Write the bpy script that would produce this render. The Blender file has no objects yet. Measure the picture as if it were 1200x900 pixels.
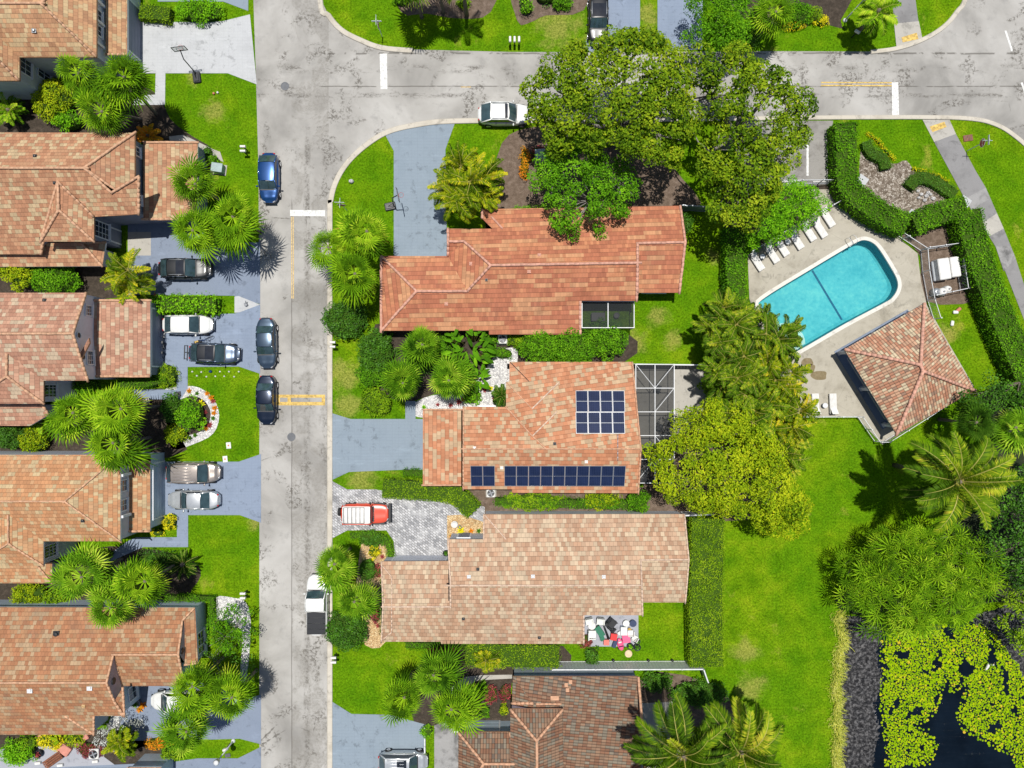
import bpy, bmesh, math, random
import numpy as np
from mathutils import Vector, Matrix
from mathutils.geometry import tessellate_polygon
from mathutils.bvhtree import BVHTree

R = math.radians
SC = bpy.context.scene
COL = SC.collection
PXM = 12.3          # photo pixels per metre on the ground
CAM_H = 69.0        # height of the drone
random.seed(7)


def P(px, py, z=0.0):
    """A point of the photograph that lies z metres above the ground -> world."""
    k = (CAM_H - z) / CAM_H / PXM
    return Vector(((px - 600) * k, (450 - py) * k, z))


def tag(o, label=None, cat=None, group=None, kind=None):
    if label: o['label'] = label
    if cat: o['category'] = cat
    if group: o['group'] = group
    if kind: o['kind'] = kind
    return o


def empty(name, loc=(0, 0, 0), rz=0.0, label=None, cat=None, group=None):
    o = bpy.data.objects.new(name, None)
    COL.objects.link(o)
    o.location = loc
    o.rotation_euler = (0, 0, rz)
    o.empty_display_size = 0.3
    return tag(o, label, cat, group)


def copy_tree(o, parent=None):
    c = o.copy()
    COL.objects.link(c)
    if parent is not None:
        c.parent = parent
    for ch in list(o.children):
        copy_tree(ch, c)
    return c


class MB:
    """collects shapes, links them as ONE mesh object"""
    def __init__(s):
        s.v, s.f, s.m = [], [], []

    def add(s, vs, fs, m=0):
        o = len(s.v)
        s.v.extend(tuple(v) for v in vs)
        s.f.extend(tuple(i + o for i in f) for f in fs)
        s.m.extend([m] * len(fs))
        return s

    def box(s, c, size, rz=0.0, m=0, mat=None):
        x, y, z = size[0] / 2, size[1] / 2, size[2] / 2
        ca, sa = math.cos(rz), math.sin(rz)
        vs = []
        for dz in (-z, z):
            for dx, dy in ((-x, -y), (x, -y), (x, y), (-x, y)):
                p = Vector((dx * ca - dy * sa, dx * sa + dy * ca, dz))
                if mat is not None:
                    p = mat @ Vector((dx, dy, dz))
                vs.append((p[0] + c[0], p[1] + c[1], p[2] + c[2]))
        return s.add(vs, [(3, 2, 1, 0), (4, 5, 6, 7), (0, 1, 5, 4), (1, 2, 6, 5), (2, 3, 7, 6), (3, 0, 4, 7)], m)

    def cbox(s, c, size, ch=0.03, rz=0.0, m=0):
        """box with chamfered edges (all twelve)"""
        hx, hy, hz = size[0] / 2, size[1] / 2, size[2] / 2
        ch = min(ch, hx * .6, hy * .6, hz * .6)
        rings = [(-hz, ch), (-hz + ch, 0), (hz - ch, 0), (hz, ch)]
        ca, sa = math.cos(rz), math.sin(rz)
        vs = []
        for z, i in rings:
            a, b = hx - i, hy - i
            k = ch if i == 0 else ch * .6
            for dx, dy in ((-a + k, -b), (a - k, -b), (a, -b + k), (a, b - k), (a - k, b), (-a + k, b), (-a, b - k), (-a, -b + k)):
                vs.append((c[0] + dx * ca - dy * sa, c[1] + dx * sa + dy * ca, c[2] + z))
        fs = [tuple(reversed(range(8))), tuple(range(24, 32))]
        for r in range(3):
            for k in range(8):
                a, b = r * 8 + k, r * 8 + (k + 1) % 8
                fs.append((a, b, b + 8, a + 8))
        return s.add(vs, fs, m)

    def tube(s, pts, rad, n=8, m=0, caps=True):
        pts = [Vector(p) for p in pts]
        if not hasattr(rad, '__len__'):
            rad = [rad] * len(pts)
        vs, fs = [], []
        prev = None
        for i, p in enumerate(pts):
            d = (pts[min(i + 1, len(pts) - 1)] - pts[max(i - 1, 0)])
            if d.length < 1e-9: d = Vector((0, 0, 1))
            d.normalize()
            if prev is None:
                a = d.orthogonal().normalized()
            else:
                a = (prev - d * prev.dot(d))
                a = a.normalized() if a.length > 1e-6 else d.orthogonal().normalized()
            prev = a
            b = d.cross(a)
            for k in range(n):
                t = 2 * math.pi * k / n
                vs.append(p + (a * math.cos(t) + b * math.sin(t)) * rad[i])
        for i in range(len(pts) - 1):
            for k in range(n):
                k2 = (k + 1) % n
                fs.append((i * n + k, i * n + k2, (i + 1) * n + k2, (i + 1) * n + k))
        if caps:
            fs.append(tuple(reversed(range(n))))
            fs.append(tuple(range((len(pts) - 1) * n, len(pts) * n)))
        return s.add(vs, fs, m)

    def cyl(s, c, r, h, n=16, m=0, r2=None):
        return s.tube([c, (c[0], c[1], c[2] + h)], [r, r if r2 is None else r2], n, m)

    def lathe(s, c, prof, n=20, m=0):
        vs, fs = [], []
        for r, z in prof:
            for k in range(n):
                t = 2 * math.pi * k / n
                vs.append((c[0] + r * math.cos(t), c[1] + r * math.sin(t), c[2] + z))
        for i in range(len(prof) - 1):
            for k in range(n):
                k2 = (k + 1) % n
                fs.append((i * n + k, i * n + k2, (i + 1) * n + k2, (i + 1) * n + k))
        fs.append(tuple(reversed(range(n))))
        fs.append(tuple(range((len(prof) - 1) * n, len(prof) * n)))
        return s.add(vs, fs, m)

    def ell(s, c, r, nu=14, nv=8, m=0, rz=0.0):
        vs, fs = [], []
        ca, sa = math.cos(rz), math.sin(rz)
        for j in range(nv + 1):
            ph = math.pi * (j / nv - .5)
            for k in range(nu):
                t = 2 * math.pi * k / nu
                x, y = r[0] * math.cos(ph) * math.cos(t), r[1] * math.cos(ph) * math.sin(t)
                vs.append((c[0] + x * ca - y * sa, c[1] + x * sa + y * ca, c[2] + r[2] * math.sin(ph)))
        for j in range(nv):
            for k in range(nu):
                k2 = (k + 1) % nu
                fs.append((j * nu + k, j * nu + k2, (j + 1) * nu + k2, (j + 1) * nu + k))
        return s.add(vs, fs, m)

    def prism(s, poly, z0, z1, m=0, side=None):
        """poly: world (x,y) loop, extruded from z0 to z1"""
        poly = [(p[0], p[1]) for p in poly]
        if area2(poly) < 0: poly = poly[::-1]
        n = len(poly)
        vs = [(x, y, z0) for x, y in poly] + [(x, y, z1) for x, y in poly]
        tris = tessellate_polygon([[Vector((x, y, 0)) for x, y in poly]])
        fs = []
        for t in tris:
            a, b, c = t
            if area2([poly[a], poly[b], poly[c]]) < 0: a, c = c, a
            fs.append((a + n, b + n, c + n))
        s.add(vs, fs, m)
        s.add(vs, [(i, (i + 1) % n, (i + 1) % n + n, i + n) for i in range(n)], m if side is None else side)
        return s

    def sheet(s, poly, z, m=0, holes=()):
        loops = [[Vector((p[0], p[1], 0)) for p in poly]] + [[Vector((p[0], p[1], 0)) for p in h] for h in holes]
        flat = [p for l in loops for p in l]
        fs = []
        for t in tessellate_polygon(loops):
            a, b, c = t
            if area2([flat[a], flat[b], flat[c]]) < 0: a, c = c, a
            fs.append((a, b, c))
        return s.add([(p[0], p[1], z) for p in flat], fs, m)

    def build(s, name, mats, parent=None, smooth=False, rnd=None, loc=None):
        me = bpy.data.meshes.new(name)
        me.from_pydata(s.v, [], s.f)
        if not isinstance(mats, (list, tuple)): mats = [mats]
        for m in mats: me.materials.append(m)
        if len(mats) > 1:
            me.polygons.foreach_set('material_index', np.array(s.m, dtype=np.int32))
        if smooth:
            me.polygons.foreach_set('use_smooth', np.ones(len(me.polygons), dtype=bool))
        if rnd is not None:
            at = me.attributes.new('rnd', 'FLOAT', 'FACE')
            at.data.foreach_set('value', np.asarray(rnd, dtype=np.float32))
        me.update()
        o = bpy.data.objects.new(name, me)
        COL.objects.link(o)
        if parent is not None: o.parent = parent
        if loc is not None: o.location = loc
        return o


def area2(p):
    return sum(p[i][0] * p[(i + 1) % len(p)][1] - p[(i + 1) % len(p)][0] * p[i][1] for i in range(len(p)))


def inside(x, y, poly):
    c = False
    n = len(poly)
    j = n - 1
    for i in range(n):
        xi, yi, xj, yj = poly[i][0], poly[i][1], poly[j][0], poly[j][1]
        if (yi > y) != (yj > y) and x < (xj - xi) * (y - yi) / (yj - yi) + xi:
            c = not c
        j = i
    return c


def edge_dist(x, y, poly, closed=True):
    d = 1e9
    n = len(poly)
    for i in range(n if closed else n - 1):
        ax, ay = poly[i][0], poly[i][1]
        bx, by = poly[(i + 1) % n][0], poly[(i + 1) % n][1]
        l = (bx - ax) ** 2 + (by - ay) ** 2
        t = 0 if l == 0 else max(0, min(1, ((x - ax) * (bx - ax) + (y - ay) * (by - ay)) / l))
        d = min(d, math.hypot(x - ax - t * (bx - ax), y - ay - t * (by - ay)))
    return d


def inset(poly, d):
    """shrink a world loop (list of Vector) by d in plan, keeping each z"""
    n = len(poly)
    sg = 1 if area2(poly) > 0 else -1
    out = []
    for i in range(n):
        p0, p1, p2 = poly[i - 1], poly[i], poly[(i + 1) % n]
        e1 = Vector((p1[0] - p0[0], p1[1] - p0[1])); e2 = Vector((p2[0] - p1[0], p2[1] - p1[1]))
        e1.normalize(); e2.normalize()
        n1 = Vector((-e1.y, e1.x)) * sg; n2 = Vector((-e2.y, e2.x)) * sg
        b = n1 + n2
        if b.length < 1e-3: b = n1
        b.normalize()
        k = d / max(.35, b.dot(n1))
        out.append(Vector((p1[0] + b.x * k, p1[1] + b.y * k, p1[2])))
    return out


def smooth_path(pts, n=6, closed=False):
    """Catmull-Rom through 2-D / 3-D points"""
    pts = [Vector(p) for p in pts]
    out = []
    m = len(pts)
    rng = range(m if closed else m - 1)
    for i in rng:
        if closed:
            p0, p1, p2, p3 = pts[i - 1], pts[i], pts[(i + 1) % m], pts[(i + 2) % m]
        else:
            p0, p1, p2, p3 = pts[max(i - 1, 0)], pts[i], pts[i + 1], pts[min(i + 2, m - 1)]
        for k in range(n):
            t = k / n
            out.append(.5 * ((2 * p1) + (p2 - p0) * t + (2 * p0 - 5 * p1 + 4 * p2 - p3) * t * t + (3 * p1 - p0 - 3 * p2 + p3) * t ** 3))
    if not closed: out.append(pts[-1])
    return out


def px2(pts, z=0.0):
    return [P(a[0], a[1], z) for a in pts]


def ribbon(path, w0, w1):
    """two offset rails of a world path: left at w0, right at w1"""
    L, Rr = [], []
    for i, p in enumerate(path):
        a, b = path[max(i - 1, 0)], path[min(i + 1, len(path) - 1)]
        d = Vector((b[0] - a[0], b[1] - a[1]))
        d.normalize()
        nn = Vector((-d.y, d.x))
        L.append((p[0] + nn.x * w0, p[1] + nn.y * w0))
        Rr.append((p[0] + nn.x * w1, p[1] + nn.y * w1))
    return L, Rr
# ------------------------------------------------------------------ materials
class NT:
    def __init__(s, name):
        s.mat = bpy.data.materials.new(name)
        s.mat.use_nodes = True
        s.t = s.mat.node_tree
        s.t.nodes.clear()
        s.out = s.t.nodes.new('ShaderNodeOutputMaterial')

    def put(s, sock, v):
        if isinstance(v, bpy.types.NodeSocket): s.t.links.new(v, sock)
        elif v is not None:
            if isinstance(v, (tuple, list)) and len(v) == 3 and sock.type == 'RGBA': v = (*v, 1)
            sock.default_value = v

    def node(s, typ, ins=None, **props):
        n = s.t.nodes.new('ShaderNode' + typ)
        for k, v in props.items(): setattr(n, k, v)
        for k, v in (ins or {}).items(): s.put(n.inputs[k], v)
        return n

    def math(s, op, a, b=None, clamp=False):
        n = s.node('Math', operation=op, use_clamp=clamp)
        s.put(n.inputs[0], a)
        if b is not None: s.put(n.inputs[1], b)
        return n.outputs[0]

    def mix(s, f, a, b, blend='MIX'):
        n = s.node('Mix', data_type='RGBA', blend_type=blend)
        s.put(n.inputs[0], f); s.put(n.inputs[6], a); s.put(n.inputs[7], b)
        return n.outputs[2]

    def pos(s):
        return s.node('TexCoord').outputs['Object']

    def noise(s, vec, scale, detail=3, rough=.55, dist=0.0):
        return s.node('TexNoise', {'Vector': vec, 'Scale': scale, 'Detail': detail, 'Roughness': rough, 'Distortion': dist}).outputs['Fac']

    def step(s, v, lo, hi):
        n = s.node('MapRange', {'Value': v, 'From Min': lo, 'From Max': hi}, interpolation_type='SMOOTHSTEP')
        return n.outputs[0]

    def ramp(s, fac, stops, const=False):
        n = s.node('ValToRGB', {'Fac': fac})
        cr = n.color_ramp
        cr.interpolation = 'CONSTANT' if const else 'LINEAR'
        while len(cr.elements) < len(stops): cr.elements.new(.5)
        for e, (p, c) in zip(cr.elements, stops):
            e.position = p; e.color = (*c, 1)
        return n.outputs[0]

    def mapping(s, vec, scale=(1, 1, 1), rot=(0, 0, 0)):
        return s.node('Mapping', {'Vector': vec, 'Scale': scale, 'Rotation': rot}).outputs[0]

    def bump(s, h, strength=.4, dist=.05):
        return s.node('Bump', {'Height': h, 'Strength': strength, 'Distance': dist}).outputs[0]

    def bsdf(s, color, rough=.7, metal=0.0, normal=None, spec=.4, **kw):
        ins = {'Base Color': color, 'Roughness': rough, 'Metallic': metal, 'Specular IOR Level': spec}
        ins.update(kw)
        n = s.node('BsdfPrincipled', ins)
        if normal is not None: s.put(n.inputs['Normal'], normal)
        return n.outputs[0]

    def done(s, sh):
        s.t.links.new(sh, s.out.inputs['Surface'])
        return s.mat


def plain(name, c, rough=.6, metal=0.0, spec=.4, var=.12, scale=3.0, **kw):
    t = NT(name)
    f = t.noise(t.pos(), scale, 4)
    lo = tuple(x * (1 - var) for x in c); hi = tuple(min(1, x * (1 + var)) for x in c)
    return t.done(t.bsdf(t.ramp(f, [(.3, lo), (.7, hi)]), rough, metal, spec=spec, **kw))


def paint(name, c, metal=.3, rough=.28, coat=.6):
    t = NT(name)
    f = t.noise(t.pos(), 6, 3)
    col = t.ramp(f, [(.3, tuple(x * .94 for x in c)), (.7, tuple(min(1, x * 1.04) for x in c))])
    return t.done(t.bsdf(col, rough, metal, spec=.5, **{'Coat Weight': coat, 'Coat Roughness': .06}))


LEAF_K = 1.95


def leafmat(name, stops, transl=.28, rough=.7, spec=.04, k=None):
    t = NT(name)
    a = t.node('Attribute', attribute_name='rnd').outputs['Fac']
    oi = t.node('ObjectInfo').outputs['Random']
    n = t.noise(t.pos(), .9, 2)
    f = t.math('ADD', t.math('MULTIPLY', a, .8), t.math('MULTIPLY', t.math('SUBTRACT', n, .5), .5))
    f = t.math('ADD', f, t.math('MULTIPLY', oi, .12), True)
    col = t.ramp(f, [(p, tuple(min(.8, x * (k or LEAF_K)) for x in c)) for p, c in stops])
    b = t.bsdf(col, rough, spec=spec)
    tr = t.node('BsdfTranslucent', {'Color': col}).outputs[0]
    m = t.node('MixShader', {'Fac': transl})
    t.put(m.inputs[1], b); t.put(m.inputs[2], tr)
    return t.done(m.outputs[0])


DRY_PX = [(403, 440, 2.2), (408, 476, 1.9), (425, 562, 2.0), (655, 30, 3.0), (745, 400, 1.5), (788, 398, 1.2), (772, 372, 1.3), (880, 805, 1.8), (874, 762, 1.6), (299, 612, 1.0), (1160, 262, 1.2), (760, 20, 1.5),
          (836, 300, 1.0), (1110, 390, 1.3), (250, 130, 1.5), (228, 90, 1.0)]


def lawn_mat():
    t = NT('lawn_grass')
    p = t.pos()
    big = t.noise(p, .11, 4, .6, .6)
    med = t.noise(p, .55, 5, .65)
    fine = t.noise(p, 5.5, 4, .75)
    micro = t.noise(p, 22, 3, .8)
    base = t.ramp(med, [(.28, (.068, .150, .003)), (.5, (.115, .215, .004)), (.72, (.185, .265, .008))])
    fresh = t.ramp(med, [(.3, (.054, .150, .003)), (.7, (.110, .225, .004))])
    col = t.mix(t.step(big, .42, .62), fresh, base)
    dry = t.step(t.noise(p, .3, 5, .7, .5), .60, .74)
    col = t.mix(t.math('MULTIPLY', dry, .6), col, (.30, .28, .045))
    # worn spots of the real gardens
    worn = None
    for wx, wy, wr in DRY_PX:
        q = ((wx - 600) / 12.3, (450 - wy) / 12.3, 0)
        d = t.node('VectorMath', {0: p, 1: q}, operation='DISTANCE').outputs['Value']
        w = t.step(t.math('ADD', d, t.math('MULTIPLY', t.math('SUBTRACT', t.noise(p, .8, 4, .7), .5), wr * 2.2)), wr, wr * .2)
        worn = w if worn is None else t.math('MAXIMUM', worn, w)
    col = t.mix(t.math('MULTIPLY', worn, t.math('ADD', t.math('MULTIPLY', fine, .9), .15)), col, (.27, .25, .06))
    dk = t.step(t.noise(p, .45, 6, .72, .4), .53, .66)
    col = t.mix(t.math('MULTIPLY', dk, .6), col, (.052, .135, .002))
    v = t.math('ADD', t.math('MULTIPLY', fine, .55), t.math('MULTIPLY', micro, .45))
    k = t.math('ADD', t.math('MULTIPLY', t.step(v, .30, .70), 1.5), .25)
    comb = t.node('CombineColor')
    for i in range(3): t.put(comb.inputs[i], k)
    col = t.mix(1.0, col, comb.outputs[0], 'MULTIPLY')
    return t.done(t.bsdf(col, 1.0, spec=.0, normal=t.bump(v, .8, .1)))


def asphalt_mat():
    t = NT('road_asphalt')
    p = t.pos()
    x, y = t.node('SeparateXYZ', {0: p}).outputs[:2]
    big = t.noise(p, .14, 5, .6, .4)
    med = t.noise(p, .8, 5, .65)
    fine = t.noise(p, 14, 3, .7)
    col = t.ramp(big, [(.34, (.225, .216, .20)), (.5, (.335, .322, .30)), (.66, (.425, .412, .388))])
    col = t.mix(t.math('MULTIPLY', t.step(med, .52, .75), .6), col, (.235, .228, .215))
    # worn wheel paths and long stains along the street
    def band(axis, c, w, thr, vs, streak):
        d = t.math('ABSOLUTE', t.math('SUBTRACT', axis, c))
        wob = t.math('MULTIPLY', t.math('SUBTRACT', t.noise(p, .7, 4), .5), w * 1.3)
        b = t.step(t.math('ADD', d, wob), w, w * .15)
        n = t.noise(t.mapping(p, streak), vs, 5, .7)
        return t.math('MULTIPLY', b, t.step(n, thr, thr + .12))
    st = band(x, -19.5, .42, .40, 1.0, (1, .35, 1))
    st = t.math('MAXIMUM', st, t.math('MULTIPLY', band(x, -17.8, .4, .47, 1.2, (1, .4, 1)), .8))
    hz = t.step(x, -25.0, -24.0)
    s2 = band(y, 27.5, .34, .44, 1.1, (.35, 1, 1))
    s2 = t.math('MAXIMUM', s2, band(y, 30.0, .6, .50, .9, (.4, 1, 1)))
    st = t.math('MAXIMUM', t.math('MULTIPLY', st, t.step(y, 25.0, 22.0)), t.math('MULTIPLY', s2, hz))
    speck = t.step(t.noise(p, 3.6, 6, .78, .3), .47, .56)
    blots = t.math('MULTIPLY', t.step(t.noise(p, .36, 5, .6, .6), .53, .62), speck)
    st = t.math('MULTIPLY', st, t.math('ADD', t.math('MULTIPLY', speck, .7), .3))
    st = t.math('MAXIMUM', st, blots)
    col = t.mix(t.math('MULTIPLY', st, .85), col, (.085, .076, .062))
    # darker damp patching on the right lane
    lane = t.math('MULTIPLY', t.step(x, -21.05, -20.95), t.step(x, -17.4, -17.5))
    patch = t.math('MULTIPLY', lane, t.math('MULTIPLY', t.step(t.noise(p, .17, 6, .7, .8), .47, .54), t.math('ADD', t.math('MULTIPLY', speck, .5), .5)))
    col = t.mix(t.math('MULTIPLY', patch, .6), col, (.19, .177, .155))
    # fine cracks
    v = t.node('TexVoronoi', {'Vector': t.mapping(p, (1, 1, 1)), 'Scale': .33, 'Randomness': 1}, feature='DISTANCE_TO_EDGE').outputs['Distance']
    crack = t.math('MULTIPLY', t.step(t.math('ADD', v, t.math('MULTIPLY', t.math('SUBTRACT', t.noise(p, 2.2, 4), .5), .1)), .016, .004), t.step(t.noise(p, .2, 2), .62, .70))
    jd = t.math('ABSOLUTE', t.math('ADD', t.math('SUBTRACT', x, -20.98), t.math('MULTIPLY', t.math('SUBTRACT', t.noise(p, .5, 3), .5), .12)))
    joint = t.math('MULTIPLY', t.step(jd, .07, .02), t.step(y, 18.0, 17.0))
    crack = t.math('MAXIMUM', crack, t.math('MULTIPLY', joint, .8))
    jy = t.math('ABSOLUTE', t.math('ADD', t.math('SUBTRACT', y, 28.35), t.math('MULTIPLY', t.math('SUBTRACT', t.noise(p, .5, 3), .5), .14)))
    j2 = t.math('MULTIPLY', t.math('MULTIPLY', t.step(jy, .08, .02), t.step(x, -18.5, -18.0)), t.step(t.noise(p, .6, 3), .38, .5))
    jz = t.math('ABSOLUTE', t.math('ADD', t.math('SUBTRACT', y, 31.5), t.math('MULTIPLY', t.math('SUBTRACT', t.noise(p, .4, 3), .5), .3)))
    j2 = t.math('MAXIMUM', j2, t.math('MULTIPLY', t.math('MULTIPLY', t.step(jz, .13, .03), t.step(x, -18.5, -18.0)), t.step(t.noise(p, .9, 4), .45, .52)))
    crack = t.math('MAXIMUM', crack, j2)
    col = t.mix(t.math('MULTIPLY', crack, .7), col, (.07, .062, .05))
    col = t.mix(t.math('MULTIPLY', fine, .22), col, (.2, .195, .19))
    return t.done(t.bsdf(col, .88, spec=.25, normal=t.bump(fine, .3, .02)))


def concrete_mat(name, c, stain=(.5, .48, .42), amt=.4, joint=None, rough=.85, rot=0.0, fine=.22, jw=.03):
    t = NT(name)
    p = t.pos()
    big = t.noise(p, .5, 5, .65, .3)
    f2 = t.noise(p, 9, 4, .7)
    col = t.mix(t.math('MULTIPLY', t.step(big, .45, .72), amt), c, tuple(a * b for a, b in zip(c, stain)))
    col = t.mix(t.math('MULTIPLY', f2, fine), col, tuple(x * .45 for x in c))
    sp = t.math('MULTIPLY', t.step(t.noise(p, 1.1, 6, .75, .4), .53, .64), t.step(t.noise(p, .23, 3), .38, .52))
    col = t.mix(t.math('MULTIPLY', sp, .5), col, tuple(x * .4 for x in c))
    lt = t.step(t.noise(t.mapping(p, (.35, 1, 1)), .9, 5, .7), .55, .75)
    col = t.mix(t.math('MULTIPLY', lt, .25), col, tuple(min(.9, x * 1.5) for x in c))
    if joint:
        q = t.mapping(p, (1 / joint[0], 1 / joint[1], 1), (0, 0, rot))
        x, y = t.node('SeparateXYZ', {0: q}).outputs[:2]
        m = None
        for ax, s in ((x, joint[0]), (y, joint[1])):
            d = t.math('ABSOLUTE', t.math('SUBTRACT', t.math('FRACT', ax), .5))
            k = t.math('GREATER_THAN', d, .5 - jw / s)
            m = k if m is None else t.math('MAXIMUM', m, k)
        col = t.mix(t.math('MULTIPLY', m, .22), col, tuple(x * .5 for x in c))
    return t.done(t.bsdf(col, rough, spec=.25, normal=t.bump(f2, .25, .02)))


def stones_mat(name, stops, scale, gap=(.05, .045, .04), bump=.6):
    t = NT(name)
    p = t.pos()
    v = t.node('TexVoronoi', {'Vector': p, 'Scale': scale}, feature='F1')
    e = t.node('TexVoronoi', {'Vector': p, 'Scale': scale}, feature='DISTANCE_TO_EDGE').outputs['Distance']
    r = t.node('SeparateColor', {0: v.outputs['Color']}).outputs[0]
    col = t.ramp(r, stops)
    col = t.mix(t.step(e, .10, .02), col, gap)
    big = t.noise(p, .8, 4)
    col = t.mix(t.math('MULTIPLY', t.step(big, .5, .75), .35), col, tuple(x * .4 for x in stops[0][1]))
    return t.done(t.bsdf(col, .9, spec=.2, normal=t.bump(e, bump, .06)))


def paver_mat(name):
    t = NT(name)
    p = t.mapping(t.pos(), rot=(0, 0, R(38)))
    w = t.noise(t.pos(), 1.1, 3)
    b = t.node('TexBrick', {'Vector': p, 'Scale': 1.0, 'Mortar Size': .025, 'Brick Width': .34, 'Row Height': .2, 'Bias': 0.0,
                            'Color1': (.50, .50, .51, 1), 'Color2': (.21, .215, .23, 1), 'Mortar': (.16, .155, .15, 1)}, offset=.5)
    col = t.mix(t.math('MULTIPLY', t.step(w, .45, .7), .5), b.outputs['Color'], (.52, .52, .52))
    return t.done(t.bsdf(col, .85, spec=.25, normal=t.bump(b.outputs['Fac'], -.3, .03)))


def tile_mat(name, palette, cell=.33, row=.38, cu=1.0, cv=1.0, barrel=False, dirt=.25, joint=.5, mixw=.2):
    """concrete roof tiles in courses; uv is in metres, v runs up the slope"""
    t = NT(name)
    uv = t.node('UVMap').outputs[0]
    u, v = t.node('SeparateXYZ', {0: uv}).outputs[:2]
    rv = t.math('DIVIDE', v, row)
    r = t.math('FLOOR', rv)
    off = t.math('MULTIPLY', t.math('MODULO', r, 2.0), 0.0 if barrel else .5)
    uu = t.math('ADD', t.math('DIVIDE', u, cell), off)
    c = t.math('FLOOR', uu)
    # colour clumps of several neighbouring tiles
    r2 = t.math('FLOOR', t.math('DIVIDE', r, cv))
    shift = t.math('MULTIPLY', t.node('TexWhiteNoise', {'W': r2}, noise_dimensions='1D').outputs[0], 13.0)
    c2 = t.math('FLOOR', t.math('DIVIDE', t.math('ADD', c, shift), cu))
    w1 = t.node('TexWhiteNoise', {'Vector': t.node('CombineXYZ', {0: c2, 1: r2}).outputs[0]}, noise_dimensions='2D').outputs[0]
    w2 = t.node('TexWhiteNoise', {'Vector': t.node('CombineXYZ', {0: t.math('ADD', c, 31.7), 1: r}).outputs[0]}, noise_dimensions='2D').outputs[0]
    ww = t.math('ADD', t.math('MULTIPLY', w1, 1 - mixw), t.math('MULTIPLY', w2, mixw), True)
    stops, acc = [], 0.0
    tot = sum(p[0] for p in palette)
    for wgt, colr in palette:
        stops.append((acc, colr)); acc += wgt / tot
    col = t.ramp(ww, stops, True)
    k = t.math('ADD', t.math('MULTIPLY', w2, .3), .85)
    fu = t.math('FRACT', uu); fv = t.math('FRACT', rv)
    ju = t.math('ABSOLUTE', t.math('SUBTRACT', fu, .5))
    if barrel:
        k = t.math('MULTIPLY', k, t.math('SUBTRACT', 1.06, t.math('MULTIPLY', t.step(ju, .22, .5), .62)))
    else:
        k = t.math('MULTIPLY', k, t.math('SUBTRACT', 1.0, t.math('MULTIPLY', t.step(ju, .44, .5), joint)))
    k = t.math('MULTIPLY', k, t.math('SUBTRACT', 1.0, t.math('MULTIPLY', t.step(fv, .14, .0), .55)))  # shadow gap at the foot of each course painted into the tile colour
    cc = t.node('CombineColor')
    for i in range(3): t.put(cc.inputs[i], k)
    col = t.mix(1.0, col, cc.outputs[0], 'MULTIPLY')
    p = t.pos()
    d1 = t.noise(p, .45, 5, .7, .4)
    col = t.mix(t.math('MULTIPLY', t.step(d1, .5, .8), dirt), col, (.12, .10, .085))
    d2 = t.noise(p, 3.5, 4, .7)
    col = t.mix(t.math('MULTIPLY', t.step(d2, .55, .8), dirt * .7), col, (.16, .13, .11))
    hgt = t.math('SUBTRACT', 1.0, fv)
    if barrel: hgt = t.math('ADD', hgt, t.math('MULTIPLY', t.math('SUBTRACT', .5, ju), 2.0))
    return t.done(t.bsdf(col, .8, spec=.3, normal=t.bump(hgt, .6, .05)))


def glass_mat(name, c=(.02, .03, .04), rough=.05):
    t = NT(name)
    n = t.noise(t.pos(), 1.4, 3)
    col = t.ramp(n, [(.3, tuple(x * .7 for x in c)), (.7, tuple(x * 1.5 for x in c))])
    return t.done(t.bsdf(col, rough, 0, spec=.8, **{'Coat Weight': .4, 'Coat Roughness': .02}))


def screen_mat(name, c, alpha):
    t = NT(name)
    d = t.node('BsdfDiffuse', {'Color': (*c, 1)}).outputs[0]
    tr = t.node('BsdfTransparent', {'Color': (1, 1, 1, 1)}).outputs[0]
    m = t.node('MixShader', {'Fac': alpha})
    t.put(m.inputs[1], tr); t.put(m.inputs[2], d)
    return t.done(m.outputs[0])


def pool_water_mat():
    t = NT('pool_water')
    n = t.noise(t.pos(), 2.6, 3, .5, .6)
    nb = t.bump(n, .12, .05)
    g = t.node('BsdfGlossy', {'Roughness': .03, 'Color': (1, 1, 1, 1)})
    t.put(g.inputs['Normal'], nb)
    tr = t.node('BsdfTransparent', {'Color': (.70, .95, .96, 1)}).outputs[0]
    fr = t.node('Fresnel', {'IOR': 1.33}).outputs[0]
    m = t.node('MixShader', {'Fac': fr})
    t.put(m.inputs[1], tr); t.put(m.inputs[2], g.outputs[0])
    return t.done(m.outputs[0])


def pond_water_mat():
    t = NT('pond_water')
    p = t.pos()
    q = t.mapping(p, (.35, 2.2, 1), (0, 0, R(-20)))
    n = t.noise(q, 1.6, 4, .6, .8)
    col = t.ramp(t.noise(p, .5, 3), [(.3, (.001, .003, .006)), (.7, (.003, .007, .013))])
    return t.done(t.bsdf(col, .12, spec=.3, normal=t.bump(n, .6, .1)))


def shingle_noise(name, stops, scale=1.5, rough=.9, bump=.4, detail=5):
    t = NT(name)
    p = t.pos()
    n = t.noise(p, scale, detail, .7)
    f = t.noise(p, scale * 9, 3, .75)
    h = t.math('ADD', t.math('MULTIPLY', n, .55), t.math('MULTIPLY', f, .45))
    return t.done(t.bsdf(t.ramp(h, stops), rough, spec=.2, normal=t.bump(f, bump, .05)))


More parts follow.
